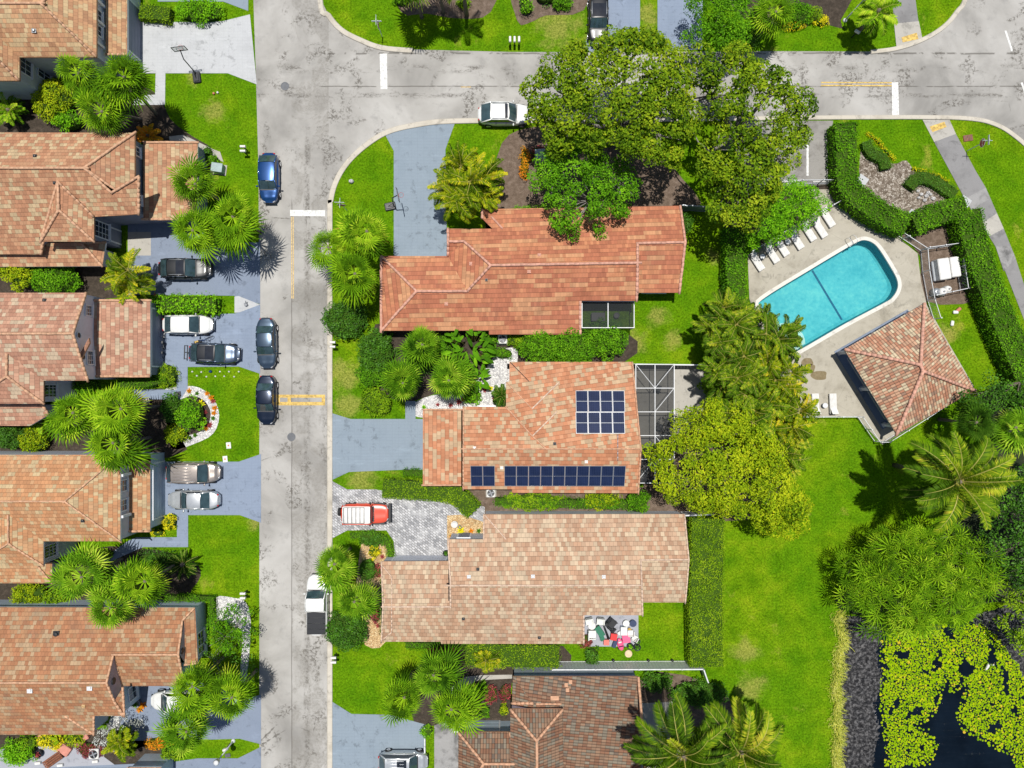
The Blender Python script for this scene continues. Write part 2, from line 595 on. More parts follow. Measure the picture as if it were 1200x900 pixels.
def solar_mat():
    t = NT('solar_cells')
    x, y = t.node('SeparateXYZ', {0: t.pos()}).outputs[:2]
    m = None
    for ax, s, w in ((x, .16, .05), (y, .165, .03)):
        d = t.math('ABSOLUTE', t.math('SUBTRACT', t.math('FRACT', t.math('DIVIDE', ax, s)), .5))
        k = t.math('GREATER_THAN', d, .5 - w)
        m = k if m is None else t.math('MAXIMUM', m, k)
    n = t.noise(t.pos(), .9, 3)
    col = t.ramp(n, [(.3, (.006, .011, .035)), (.7, (.013, .022, .065))])
    col = t.mix(t.math('MULTIPLY', m, .5), col, (.045, .06, .11))
    return t.done(t.bsdf(col, .12, 0, spec=.6))


M = {}
M['lawn'] = lawn_mat()
M['asphalt'] = asphalt_mat()
M['kerb'] = concrete_mat('kerb_concrete', (.50, .46, .39), (.5, .47, .42), .45, joint=(3.1, 3.1))
M['drive_blue'] = concrete_mat('painted_concrete_blue', (.215, .262, .345), (.7, .72, .75), .4, joint=(.62, .31), fine=.25, jw=.012)
M['drive_slate'] = concrete_mat('painted_concrete_slate', (.205, .245, .32), (.75, .78, .8), .4, fine=.4)
M['drive_pale'] = concrete_mat('painted_concrete_pale', (.225, .275, .325), (.75, .78, .8), .35, joint=(.6, .3), fine=.3, jw=.012)
M['drive_white'] = concrete_mat('stamped_concrete_white', (.46, .47, .48), (.78, .78, .78), .5, joint=(.45, .3), fine=.35, jw=.01)
M['walk'] = concrete_mat('walk_concrete', (.235, .23, .23), (.6, .6, .6), .6, fine=.3)
M['walk_light'] = concrete_mat('walk_concrete_light', (.40, .38, .34), (.7, .7, .7), .4, fine=.3)
M['deck'] = concrete_mat('deck_concrete', (.40, .37, .305), (.5, .48, .44), .6, joint=(4.6, 4.6), rot=R(30), fine=.35)
M['parking'] = concrete_mat('parking_asphalt', (.28, .268, .25), (.35, .33, .3), .9, fine=.45)
M['dark_drive'] = concrete_mat('stained_concrete', (.30, .295, .29), (.22, .22, .22), 1.0, fine=.35)
M['patio'] = concrete_mat('patio_concrete', (.33, .34, .38), (.8, .8, .8), .4)
M['pavers'] = paver_mat('grey_pavers')
M['gravel_white'] = stones_mat('white_gravel', [(0, (.42, .41, .42)), (.5, (.62, .61, .6)), (1, (.75, .73, .7))], 7.5, (.2, .19, .19))
M['gravel_tan'] = stones_mat('tan_gravel', [(0, (.42, .26, .12)), (.5, (.58, .40, .2)), (1, (.66, .52, .3))], 8, (.16, .1, .05))
M['pebbles'] = stones_mat('mixed_pebbles', [(0, (.11, .085, .065)), (.5, (.25, .21, .17)), (1, (.42, .38, .33))], 6, (.08, .06, .04))
M['mulch'] = shingle_noise('mulch', [(.3, (.055, .038, .026)), (.5, (.125, .09, .066)), (.7, (.24, .185, .15))], 2.2)
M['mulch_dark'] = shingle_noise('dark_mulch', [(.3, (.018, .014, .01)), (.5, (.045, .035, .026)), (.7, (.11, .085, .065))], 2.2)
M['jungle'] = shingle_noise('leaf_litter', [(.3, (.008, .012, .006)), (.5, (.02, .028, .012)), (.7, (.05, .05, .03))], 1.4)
M['mud'] = shingle_noise('black_mud', [(.42, (.005, .005, .006)), (.5, (.022, .022, .024)), (.58, (.16, .155, .155))], 3.2, .6, 1.0)
M['white_paint'] = plain('road_paint_white', (.58, .58, .56), .7, var=.3, scale=5)
M['yellow_paint'] = plain('road_paint_yellow', (.50, .34, .09), .7, var=.45, scale=4)
M['yellow_worn'] = plain('road_paint_yellow_worn', (.50, .36, .16), .8, var=.4, scale=5)
M['metal_white'] = plain('white_metal', (.56, .57, .58), .4, .0)
M['metal_grey'] = plain('grey_metal', (.34, .36, .38), .4, .5)
M['metal_dark'] = plain('dark_metal', (.03, .032, .035), .45, .3)
M['iron'] = plain('cast_iron', (.10, .105, .115), .6, .3)
M['plastic_white'] = plain('white_plastic', (.62, .61, .585), .5)
M['plastic_black'] = plain('black_plastic', (.014, .015, .018), .45)
M['plastic_grey'] = plain('grey_plastic', (.20, .21, .23), .5)
M['bark'] = shingle_noise('bark', [(.3, (.07, .055, .042)), (.7, (.24, .20, .165))], 3, .95, .8)
M['bark_grey'] = shingle_noise('grey_bark', [(.3, (.11, .10, .09)), (.7, (.33, .31, .28))], 2.5, .95, .8)
M['bark_palm'] = shingle_noise('palm_bark', [(.3, (.09, .07, .055)), (.7, (.28, .235, .19))], 5, .95, .9)
M['glass'] = glass_mat('dark_glass')
M['car_glass'] = glass_mat('car_glass', (.030, .055, .062), .04)
M['car_glass_black'] = glass_mat('car_glass_black', (.012, .014, .018), .05)
M['rubber'] = plain('rubber', (.014, .014, .015), .8)
M['alloy'] = plain('alloy', (.45, .46, .48), .3, .9)
M['lamp_red'] = plain('lamp_red', (.42, .012, .012), .2, spec=.6)
M['lamp_clear'] = plain('lamp_clear', (.34, .35, .37), .15, spec=.6)
M['screen'] = screen_mat('insect_screen', (.035, .038, .042), .55)
M['pool_water'] = pool_water_mat()
M['pond_water'] = pond_water_mat()
M['pool_wall'] = plain('pool_wall', (.02, .20, .25), .5)
M['pool_plaster'] = shingle_noise('pool_plaster', [(.38, (.07, .32, .37)), (.5, (.115, .385, .42)), (.64, (.19, .46, .45))], .35, .6, .05)
M['pool_tile'] = plain('pool_tile', (.01, .09, .16), .3, var=.3, scale=8)
M['coping'] = concrete_mat('pool_coping', (.62, .60, .55), (.75, .74, .7), .35, fine=.15)
M['solar'] = solar_mat()
M['clear_board'] = screen_mat('clear_board', (.75, .75, .75), .25)
M['brick_red'] = plain('terracotta', (.45, .17, .10), .8, var=.25)
M['wood'] = plain('brown_wood', (.17, .06, .028), .6, var=.4, scale=6)

# roofs: one material per house, as their tiles differ
M['roof_a'] = tile_mat('roof_tiles_salmon', [(.40, (0.359, 0.188, 0.099)), (.24, (0.410, 0.234, 0.121)), (.36, (0.410, 0.293, 0.162))], .31, .37, 1.7, 1, dirt=.3)
M['roof_b'] = tile_mat('roof_tiles_rose', [(.48, (0.351, 0.172, 0.095)), (.22, (0.389, 0.211, 0.118)), (.30, (0.402, 0.294, 0.172))], .31, .37, 1.8, 1, dirt=.35)
M['roof_c'] = tile_mat('roof_tiles_rosy', [(.5, (0.351, 0.179, 0.117)), (.25, (0.403, 0.228, 0.151)), (.25, (0.403, 0.308, 0.212))], .31, .38, 2.2, 1, dirt=.3)
M['roof_d'] = tile_mat('roof_tiles_peach', [(.5, (0.413, 0.202, 0.095)), (.2, (0.426, 0.241, 0.122)), (.3, (0.418, 0.310, 0.174))], .31, .37, 1.4, 1, dirt=.25)
M['roof_e'] = tile_mat('roof_tiles_orange', [(.46, (0.316, 0.143, 0.070)), (.22, (0.339, 0.179, 0.091)), (.32, (0.339, 0.230, 0.134))], .31, .38, 1.5, 1, dirt=.45)
M['roof_f'] = tile_mat('roof_tiles_red_tan', [(.36, (0.346, 0.123, 0.066)), (.20, (0.385, 0.147, 0.076)), (.20, (0.416, 0.174, 0.087)), (.24, (0.435, 0.216, 0.111))], .27, .43, 6.0, 1, dirt=.22, joint=.3, mixw=.05)
M['roof_g'] = tile_mat('roof_tiles_apricot', [(.40, (0.408, 0.172, 0.087)), (.22, (0.430, 0.204, 0.110)), (.40, (0.421, 0.292, 0.178))], .36, .38, 1.3, 1, dirt=.15, joint=.25)
M['roof_h'] = tile_mat('roof_tiles_beige', [(.35, (0.385, 0.231, 0.145)), (.27, (0.418, 0.276, 0.181)), (.38, (0.443, 0.335, 0.227))], .36, .42, 1.0, 1.6, dirt=.3)
M['roof_s'] = tile_mat('barrel_tiles_brown', [(.34, (0.186, 0.092, 0.054)), (.3, (0.214, 0.130, 0.082)), (.2, (0.181, 0.151, 0.112)), (.16, (0.123, 0.092, 0.070))], .26, .42, 1.0, 1, True, dirt=.55)
M['roof_p'] = tile_mat('barrel_tiles_red', [(.35, (0.365, 0.172, 0.104)), (.3, (0.416, 0.247, 0.158)), (.2, (0.452, 0.365, 0.245)), (.15, (0.229, 0.142, 0.100))], .26, .40, 1.0, 1, True, dirt=.4)
for k, c in {'cap_salmon': (0.476, 0.279, 0.172), 'cap_pink': (0.504, 0.270, 0.198), 'cap_apricot': (0.492, 0.279, 0.172), 'cap_beige': (0.540, 0.396, 0.297), 'cap_peach': (0.508, 0.295, 0.180)}.items():
    M[k] = plain('ridge_' + k, c, .8, var=.22, scale=2.5)
for k, c in {'wall_grey': (.50, .52, .57), 'wall_lilac': (.66, .66, .74), 'wall_white': (.66, .66, .66), 'wall_blue': (.42, .50, .57), 'wall_slate': (.20, .22, .28),
             'wall_mauve': (.36, .32, .36), 'trim': (.70, .71, .73)}.items():
    M[k] = plain(k, c, .85, var=.08, scale=1.2)

# leaves (rnd per leaf: dark to light)
M['leaf_oak'] = leafmat('oak_leaves', [(.05, (.012, .034, .002)), (.4, (.066, .122, .004)), (.75, (.150, .205, .007)), (1, (.24, .265, .014))], .12, k=1.62)
M['leaf_yellow'] = leafmat('yellow_green_leaves', [(.05, (.035, .075, 0.0024)), (.4, (.13, .195, 0.0040)), (.8, (.25, .28, 0.0072)), (1, (.33, .33, 0.0140))], .15, k=1.7)
M['leaf_green'] = leafmat('green_leaves', [(.05, (.018, .06, 0.0028)), (.5, (.055, .15, 0.0044)), (.9, (.12, .26, 0.0080)), (1, (.19, .30, 0.0200))], .28)
M['leaf_bright'] = leafmat('bright_leaves', [(.05, (.03, .10, 0.0032)), (.5, (.09, .23, 0.0048)), (1, (.2, .36, 0.0120))], .3)
M['leaf_dark'] = leafmat('dark_leaves', [(.05, (.010, .032, 0.0024)), (.5, (.028, .082, 0.0048)), (.9, (.06, .15, 0.0080)), (1, (.20, .27, 0.0560))], .12, .5, .15)
M['leaf_olive'] = leafmat('hedge_leaves_olive', [(.05, (.035, .08, 0.0032)), (.5, (.10, .18, 0.0048)), (1, (.21, .27, 0.0120))], .25)
M['leaf_gold'] = leafmat('golden_leaves', [(.05, (.20, .17, 0.0060)), (.5, (.42, .36, 0.0080)), (1, (.60, .52, 0.0160))], .3)
M['leaf_orange'] = leafmat('orange_leaves', [(.05, (.10, .10, 0.0040)), (.45, (.36, .16, 0.0080)), (1, (.55, .10, 0.0120))], .25)
M['leaf_red'] = leafmat('red_leaves', [(.05, (.045, .012, .014)), (.5, (.14, .028, .03)), (.9, (.30, .06, .06)), (1, (.35, .22, .09))], .25)
M['leaf_silver'] = leafmat('silver_leaves', [(.05, (.12, .13, .11)), (.5, (.30, .31, .28)), (1, (.5, .5, .46))], .2)
M['palm_green'] = leafmat('palm_blades', [(.0, (.016, .045, 0.0016)), (.35, (.075, .175, 0.0040)), (.68, (.19, .325, 0.0088)), (.9, (.38, .46, 0.0320)), (.95, (.26, .17, 0.0280)), (1, (.20, .13, 0.0240))], .10, .7, .03, 1.25)
M['palm_blue'] = leafmat('palm_blades_cool', [(.0, (.014, .045, 0.0020)), (.35, (.065, .165, 0.0048)), (.68, (.165, .30, 0.0112)), (.9, (.36, .44, 0.0440)), (.95, (.26, .17, 0.0280)), (1, (.20, .13, 0.0240))], .10, .7, .03, 1.25)
M['palm_dark'] = leafmat('palm_blades_dark', [(.0, (.006, .02, 0.0012)), (.5, (.026, .07, 0.0040)), (.9, (.09, .16, 0.0120)), (.95, (.26, .17, 0.0280)), (1, (.20, .13, 0.0240))], .1, .7, .03, 1.5)
M['palm_yellow'] = leafmat('palm_blades_yellow', [(.0, (.014, .036, 0.0016)), (.38, (.075, .13, 0.0032)), (.68, (.22, .26, 0.0064)), (.9, (.48, .40, 0.0180)), (1, (.42, .24, 0.0160))], .10, .7, .03, 1.2)
M['frond'] = leafmat('coconut_fronds', [(.0, (.014, .036, 0.0016)), (.4, (.06, .125, 0.0032)), (.72, (.17, .24, 0.0080)), (.9, (.36, .36, 0.0240)), (1, (.36, .25, 0.0360))], .08, .6, .06, 1.2)
M['rachis'] = plain('frond_stem', (.34, .31, .07), .6, var=.25, scale=2)
M['lily'] = leafmat('lily_pads', [(.0, (.06, .15, .001)), (.45, (.19, .31, .002)), (.80, (.32, .38, .004)), (.90, (.45, .32, .03)), (1, (.50, .20, .03))], .05, .8, .03, 1.1)
M['leaf_core'] = shingle_noise('hedge_core', [(.3, (.018, .040, .004)), (.7, (.055, .11, .008))], 5, 1.0)
M['reed'] = leafmat('dry_reeds', [(.0, (.12, .17, .02)), (.5, (.34, .33, .05)), (1, (.55, .44, .16))], .3)
# ------------------------------------------------------------------ ground, roads, paths, pool, pond
POOL_PX = [(893, 351), (952, 314.5), (987, 293.5), (1002, 285), (1012, 281.5), (1023, 285), (1032, 295), (1045, 316), (1051, 328), (1051.5, 338), (1046, 348), (1036, 355),
           (989, 380), (938, 409.5), (930, 411), (922, 406), (909, 386), (893, 361)]
POND_PX = [(984, 715), (1010, 712), (1040, 722), (1130, 722), (1150, 712), (1172, 706), (1250, 690), (1500, 690), (1500, 1300), (976, 1300), (978, 900), (979, 800), (982, 750)]
POOL = [tuple(p[:2]) for p in smooth_path(px2(POOL_PX), 4, True)]
POND = [tuple(p[:2]) for p in px2(POND_PX)]


def ground_mesh():
    ax = list(np.arange(-52, 58.01, .55)); ay = list(np.arange(-46, 44.01, .55))
    ax = [-2500, -900, -300, -120, -75, -60] + ax + [66, 80, 120, 300, 900, 2500]
    ay = [-2500, -900, -300, -120, -75, -56] + ay + [54, 75, 120, 300, 900, 2500]
    vs, fs = [], []
    rng = random.Random(3)
    pb = (min(p[0] for p in POOL) - 1, max(p[0] for p in POOL) + 1, min(p[1] for p in POOL) - 1, max(p[1] for p in POOL) + 1)
    for y in ay:
        for x in ax:
            z = 0.0
            if pb[0] < x < pb[1] and pb[2] < y < pb[3] and (inside(x, y, POOL) or edge_dist(x, y, POOL) < .45):
                z = -2.3
            elif x > 29 and y < -20 and inside(x, y, POND):
                z = -min(1.3, edge_dist(x, y, POND) * .45)
            vs.append((x, y, z))
    n = len(ax)
    for j in range(len(ay) - 1):
        for i in range(n - 1):
            fs.append((j * n + i, j * n + i + 1, (j + 1) * n + i + 1, (j + 1) * n + i))
    b = MB(); b.add(vs, fs)
    o = b.build('ground', M['lawn'], smooth=True)
    tag(o, 'mown green lawn between the houses with yellowed patches', 'lawn', kind='structure')


ground_mesh()

# ---- asphalt
ROAD_PX = [(297, -1500), (297, 0), (300, 90), (303, 200), (304, 400), (304, 2400), (386, 2400), (386, 270), (387, 236), (394, 211), (409, 188), (431, 168), (456, 154), (490, 146.5),
           (530, 143), (700, 141.5), (950, 139.5), (1085, 139), (1140, 141), (1168, 148), (1190, 162), (1215, 185), (2600, 1150), (2600, 700), (1480, -1500), (1165, -1500), (1133, -10), (1121, 14),
           (1105, 32), (1080, 47), (1050, 57), (1020, 60.5), (900, 60), (690, 61), (600, 61), (484, 58), (447, 55), (420, 46), (400, 35), (385, 18), (375, -3), (372, -1500)]
b = MB(); b.sheet(px2(ROAD_PX), .012)
tag(b.build('road', M['asphalt']), 'pale grey asphalt street with tar stains and worn patches', 'road', kind='structure')


def strip(path_px, w, z, name, m, label, cat, smoothn=5):
    p = smooth_path(px2(path_px), smoothn)
    L, Rr = ribbon(p, w / 2, -w / 2)
    bb = MB()
    vs, fs = [], []
    pr = [(-1, 0.0), (-1, z * .75), (-.8, z), (.75, z), (1, .02)]
    for i in range(len(L)):
        for s, h in pr:
            k = (s + 1) / 2
            vs.append((L[i][0] * (1 - k) + Rr[i][0] * k, L[i][1] * (1 - k) + Rr[i][1] * k, h))
    n = len(pr)
    for i in range(len(L) - 1):
        for k in range(n - 1):
            fs.append((i * n + k, i * n + k + 1, (i + 1) * n + k + 1, (i + 1) * n + k))
    bb.add(vs, fs)
    return tag(bb.build(name, m), label, cat, kind='structure')


strip([(386.5, 1180), (386.5, 600), (386.5, 270), (387.5, 236), (394.5, 211), (409, 188.5), (431, 168.5), (456, 154), (490, 146), (530, 142), (640, 141)][::-1],
      .52, .12, 'kerb', M['kerb'], 'long beige concrete kerb curving round the corner of the street', 'kerb')
strip([(640, 141), (800, 140), (950, 138), (1085, 137.5), (1140, 139.5), (1169, 147), (1191, 161), (1217, 184)][::-1],
      .42, .12, 'kerb', M['kerb'], 'beige concrete kerb below the street by the parking bays', 'kerb')
strip([(372, -160), (375, -3), (385, 18), (400, 35), (420, 46), (447, 56), (484, 59.5)][::-1], .5, .12, 'kerb', M['kerb'], 'short curved beige kerb at the upper street corner', 'kerb')
strip([(1020, 61), (1050, 57), (1080, 47), (1105, 32), (1121, 14), (1133, -10), (1150, -120)][::-1], .42, .12, 'kerb', M['kerb'], 'curved beige kerb beside the upper pavement ramp', 'kerb')


def flat(name, px, z, m, label, cat, holes=(), sm=0):
    poly = px2(px)
    if sm: poly = smooth_path(poly, sm, True)
    bb = MB(); bb.sheet(poly, z, holes=[h for h in holes])
    return tag(bb.build(name, m), label, cat, kind='structure')


# ---- driveways and paths
flat('driveway', [(160, 26), (248, 26), (261, 25), (293, 17), (301, 99), (267, 86), (194, 86), (193.5, 123), (155, 123), (160, 112), (182, 111), (182.5, 86), (160, 86)], .030, M['drive_white'],
     'white stamped concrete driveway under the basketball hoop', 'driveway')
flat('driveway', [(185, -40), (291, -40), (291, 13), (262, 2), (185, 2)], .030, M['drive_pale'], 'pale driveway at the very top edge of the photo', 'driveway')
flat('driveway', [(150, 262), (236, 258), (242, 285), (305, 284), (305, 356.5), (274, 346.5), (150, 345.5)], .030, M['drive_slate'], 'slate blue driveway under the black car shaded by palms', 'driveway')
flat('patio', [(150, 272), (177, 272), (177, 299.5), (150, 299.5)], .036, M['walk_light'], 'small pale entry pad beside the slate blue driveway', 'patio')
flat('driveway', [(170, 368), (249, 368), (275, 367.5), (305, 357), (305, 438), (280, 429.5), (220, 430), (220, 456), (213, 466), (206, 468), (156, 468), (156, 456.5), (207, 456.5), (207, 430), (170, 430)],
     .031, M['drive_blue'], 'blue grey driveway under the white car and the bike rack car', 'driveway')
flat('walk', [(275, 347.5), (280, 347), (305, 357), (281, 366), (275, 366.5)], .040, M['drive_white'], 'small white concrete wedge between two blue driveways', 'paving')
flat('driveway', [(180, 541), (280, 541), (306, 532), (306, 612.5), (281, 603.5), (220.5, 603.5), (220.5, 641), (168, 641), (125, 660), (119, 656), (150, 634), (160, 629.5), (207.5, 629.5), (207.5, 603), (180, 603)],
     .030, M['drive_blue'], 'blue grey driveway under the tan minivan and silver sedan', 'driveway')
flat('driveway', [(140, 800), (250, 800), (282, 820), (306, 814), (306, 872), (281, 865.5), (228, 867), (140, 868)], .030, M['drive_slate'], 'blue grey driveway half hidden under three lower palms', 'driveway')
flat('driveway', [(40, 900), (200, 893), (232, 888.5), (279, 888.5), (306, 875), (306, 1010), (40, 1010)], .030, M['drive_slate'], 'blue grey driveway at the bottom edge beside the street lamp', 'driveway')
flat('driveway', [(452, 159), (476, 150), (500, 146.5), (533, 144.5), (522, 175), (522, 240), (526, 310), (461.5, 310), (461.5, 177)], .030, M['drive_pale'], 'pale blue driveway of the red tiled corner house', 'driveway')
flat('driveway', [(388.5, 484), (411, 491), (475, 491), (475, 470), (487, 470), (487, 491), (505, 491), (505, 551), (471, 550.5), (409, 553), (390, 562)], .030, M['drive_pale'], 'pale blue grey driveway of the house with solar panels', 'driveway')
flat('driveway', [(389, 563.5), (407, 573.5), (441, 573.5), (470, 580), (530, 580), (568, 594), (568, 616), (525, 612), (525, 668), (463, 668), (461.5, 634), (453, 621.5), (407, 621.5), (389, 631)],
     .030, M['pavers'], 'forecourt of small grey pavers around the red car', 'driveway')
flat('driveway', [(389, 822), (412, 836.5), (457, 837.5), (499, 849), (499, 1010), (389, 1010)], .030, M['drive_pale'], 'pale blue grey driveway at the bottom with the silver minivan', 'driveway')
flat('driveway', [(509, 850), (540, 838), (545, 1000), (509, 1000)], .034, M['dark_drive'], 'black stained concrete strip beside the brown roof', 'driveway')
flat('driveway', [(689, -80), (750, -80), (750, 44), (757, 61), (681, 61), (689, 42)], .030, M['drive_blue'], 'blue grey driveway with the black car at the top', 'driveway')
flat('driveway', [(770.5, -80), (824, -80), (823, 58), (775, 60), (770.5, 50)], .031, M['drive_blue'], 'blue grey driveway beside the dark round tree at the top', 'driveway')
flat('pavement', [(1040, -80), (1062, -80), (1076, 25), (1080, 44), (1066, 52), (1050.5, 57), (1047.5, 28)], .034, M['walk'], 'grey pavement ending in a ramp at the upper street', 'pavement')
flat('pavement', [(1047.5, 28), (1076.5, 25), (1080.5, 44.5), (1066, 51.5), (1050.5, 56)], .040, M['walk_light'], 'pale concrete ramp at the top street corner', 'ramp')
flat('pavement', [(1094.5, 166.5), (1120, 157), (1143, 200), (1155, 220), (1176, 268), (1189, 300), (1200, 334), (1240, 420), (1232, 450), (1200, 375), (1166.5, 289), (1130.5, 233)], .030, M['walk'],
     'grey slab pavement running beside the tall pool hedge', 'pavement')
flat('pavement', [(1081, 140.5), (1112.5, 140.5), (1120, 157), (1094.5, 166.5)], .034, M['walk_light'], 'pale concrete ramp below the lower stop line', 'ramp')
for i, (a, bq, c, d) in enumerate([((1130.5, 233), (1155, 220), (1160, 233), (1138, 246)), ((1150, 262), (1168, 250), (1176, 268), (1159, 277)), ((1166.5, 289), (1184, 288), (1190, 303), (1176, 318))]):
    flat('pavement', [a, bq, c, d], .036, M['dark_drive'] if i != 1 else M['walk_light'], ['dark damp slab of the pavement nearest its white end pad', 'pale slab midway along the hedge pavement', 'dark slab of the pavement beside the pump enclosure'][i], 'pavement slab')
flat('parking', [(872, 142), (976, 141.5), (976, 216), (872, 222)], .024, M['parking'], 'stained asphalt parking bays shaded by the big oak', 'parking')
for px, py in (((1131, 236)), ((1070, 252)), ((1010.5, 211))):
    q = P(px, py); bb = MB(); bb.cbox((q.x, q.y, .04), (1.0, .8, .08), .02, R(-35))
    tag(bb.build('pad', M['drive_white']), {1131: 'white concrete pad on the pavement by the hedge corner', 1070: 'white square pad in the middle of the pool hedge', 1010.5: 'white concrete pad between hedge and pebbles'}[px], 'pad')

# ---- painted markings
def marking(px, z, m, label):
    bb = MB()
    for q in px: bb.sheet(px2(q), z)
    return tag(bb.build('road_marking', m), label, 'road marking', kind='structure')


marking([[(445, 63), (453.5, 63), (454, 104.5), (446, 104.5)]], .018, M['white_paint'], 'white stop line across the upper lane of the cross street')
marking([[(340, 246), (381, 246.5), (381, 253.5), (340, 253)]], .018, M['white_paint'], 'white stop line across the right lane above the fan palms')
marking([[(1045, 96.5), (1052.5, 96.5), (1053.5, 136), (1045.5, 136)]], .018, M['white_paint'], 'white stop line by the lower pavement ramp')
marking([[(341.2, 254), (342.3, 254), (342.6, 350), (341.5, 350)], [(343.1, 254), (344.2, 254), (344.5, 350), (343.4, 350)]], .017, M['yellow_worn'], 'double yellow centre line of the long street')
marking([[(962, 96), (1045, 96.3), (1045, 97.7), (962, 97.4)], [(962, 99.4), (1045, 99.7), (1045, 101.2), (962, 100.9)]], .017, M['yellow_paint'], 'double yellow centre line ending at a stop line')
marking([[(540, 101.5), (552, 101.5), (552, 102.6), (540, 102.6)]], .017, M['yellow_worn'], 'faded stub of yellow line beside the upper stop line')
marking([[(322, 462.5), (381, 462.5), (381, 466), (322, 466)], [(322, 471), (381, 471), (381, 475), (322, 475)], [(325, 466), (328, 466), (328, 471), (325, 471)], [(337, 466), (341, 466), (341, 471), (337, 471)],
         [(377, 466), (381, 466), (381, 471), (377, 471)]], .017, M['yellow_paint'], 'yellow barred band across the street beside the navy sedan')
marking([[(1177, 36), (1179.2, 35.6), (1187, 59.5), (1184.8, 60)], [(1196, 97), (1198.2, 96.6), (1206, 120), (1203.8, 120.5)], [(1160, -25), (1162, -25.5), (1169.5, -1), (1167.5, -.5)]], .017, M['white_paint'], 'white lane dashes of the road at the right edge')
marking([[(945, 170), (947.5, 170), (947.5, 206), (945, 206)], [(908, 170), (910, 170), (910, 206), (908, 206)]], .029, M['white_paint'], 'white bay lines of the shaded parking')
marking([[(1056, 44), (1074, 38.5), (1076, 46), (1057.5, 50)]], .046, M['yellow_paint'], 'yellow tactile patch on the upper pavement ramp')
marking([[(1089, 148.5), (1106.5, 142.8), (1109, 149), (1092.5, 155)]], .040, M['yellow_paint'], 'yellow tactile patch on the lower pavement ramp')
for k, (px, lab) in enumerate(((963, 'white wheel stop at the head of the right parking bay'), (927, 'white wheel stop at the head of the left parking bay'))):
    q = P(px, 213); bb = MB()
    bb.cbox((q.x, q.y, .095), (1.8, .16, .13), .03, R(2))
    tag(bb.build('wheel_stop', M['plastic_white']), lab, 'wheel stop', 'wheel stops in the parking bays')

for px, py, lab in ((334, 101, 'round iron manhole cover in the street junction'), (341.5, 512, 'round iron manhole cover below the yellow street bars')):
    q = P(px, py); bb = MB()
    bb.lathe((q.x, q.y, .012), [(.40, 0), (.40, .012), (.35, .012), (.35, .006), (.06, .006), (.06, .012), (0.01, .012)], 24)
    for k in range(6):
        a = k * math.pi / 3
        bb.box((q.x + .2 * math.cos(a), q.y + .2 * math.sin(a), .021), (.22, .03, .006), a)
    tag(bb.build('manhole_cover', M['iron']), lab, 'manhole cover')

# ---- beds
def bed(px, m, label, z=.016, sm=3):
    return flat('bed', px, z, M[m], label, 'planting bed', sm=sm)


bed([(588, 168), (618, 150), (655, 150), (660, 180), (752, 170), (800, 210), (806, 248), (590, 246), (575, 230)], 'mulch', 'brown mulch bed between the oak and the red tiled house')
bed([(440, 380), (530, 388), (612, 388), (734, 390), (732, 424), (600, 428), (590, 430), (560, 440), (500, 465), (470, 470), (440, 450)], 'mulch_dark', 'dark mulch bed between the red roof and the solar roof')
bed([(476, 482), (497, 466), (530, 458), (562, 440), (585, 412), (606, 410), (603, 445), (598, 482), (543, 487), (500, 490)], 'gravel_white', 'white gravel garden in front of the solar roof house', .022)
bed([(556, 570), (700, 574), (765, 572), (812, 604), (690, 608), (560, 606)], 'mulch', 'brown mulch strip between the solar roof and the beige roof')
flat('bed', [(524, 604), (540, 603), (568, 612), (568, 640), (524, 640)], .038, M['gravel_tan'], 'tan gravel bed by the recessed entry of the beige roof', 'planting bed')
bed([(425, 632), (440, 628), (453, 640), (455, 690), (452, 752), (428, 756), (416, 720), (418, 680)], 'gravel_tan', 'tan gravel bed between the street palms and the beige roof')
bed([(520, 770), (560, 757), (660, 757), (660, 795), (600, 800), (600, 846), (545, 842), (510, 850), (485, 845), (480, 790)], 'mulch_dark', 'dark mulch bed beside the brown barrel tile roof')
flat('path', [(528, 806), (545, 793), (566, 791), (600, 790.5), (600, 795), (560, 797), (548, 803), (538, 816), (530, 815)], .030, M['walk_light'], 'pale curved path leading to the brown roof house', 'path')
bed([(190, 460), (212, 453), (233, 454), (250, 467), (257, 487), (250, 508), (228, 520), (202, 526), (196, 500)], 'gravel_white', 'rounded white gravel island bed beside a lawn')
bed([(203, 478), (222, 464), (240, 470), (247, 486), (240, 503), (220, 510), (203, 505)], 'mulch_dark', 'dark core of the rounded gravel island bed', .022)
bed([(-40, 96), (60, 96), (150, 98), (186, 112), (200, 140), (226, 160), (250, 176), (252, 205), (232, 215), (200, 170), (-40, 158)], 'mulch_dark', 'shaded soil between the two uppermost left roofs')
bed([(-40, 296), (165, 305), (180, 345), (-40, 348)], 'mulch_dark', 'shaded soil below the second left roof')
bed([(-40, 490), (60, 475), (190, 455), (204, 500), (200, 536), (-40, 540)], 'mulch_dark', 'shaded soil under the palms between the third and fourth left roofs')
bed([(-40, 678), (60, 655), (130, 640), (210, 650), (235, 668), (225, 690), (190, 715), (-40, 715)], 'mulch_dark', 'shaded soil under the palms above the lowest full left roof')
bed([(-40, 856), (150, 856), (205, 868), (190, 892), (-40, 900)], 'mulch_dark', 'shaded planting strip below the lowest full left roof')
bed([(251, 701), (276, 701), (288, 706), (294, 730), (289, 796), (281, 796), (284, 742), (268, 735), (252, 736)], 'gravel_white', 'white gravel band beside the lower left shrubs')
bed([(132, 835), (160, 838), (176, 842), (176, 868), (150, 880), (128, 870)], 'gravel_white', 'white gravel patch with a silver bush')
bed([(1010, 168), (1018, 176), (1046, 192), (1062, 188), (1075, 205), (1100, 216), (1112, 238), (1066, 262), (1030, 244), (1008, 215)], 'pebbles', 'pebble bed between clipped hedges near the pool')
bed([(1058, 262), (1126, 240), (1142, 300), (1148, 350), (1082, 352), (1078, 300), (1050, 270)], 'mulch', 'bare mulch ground around the pool pump enclosure')
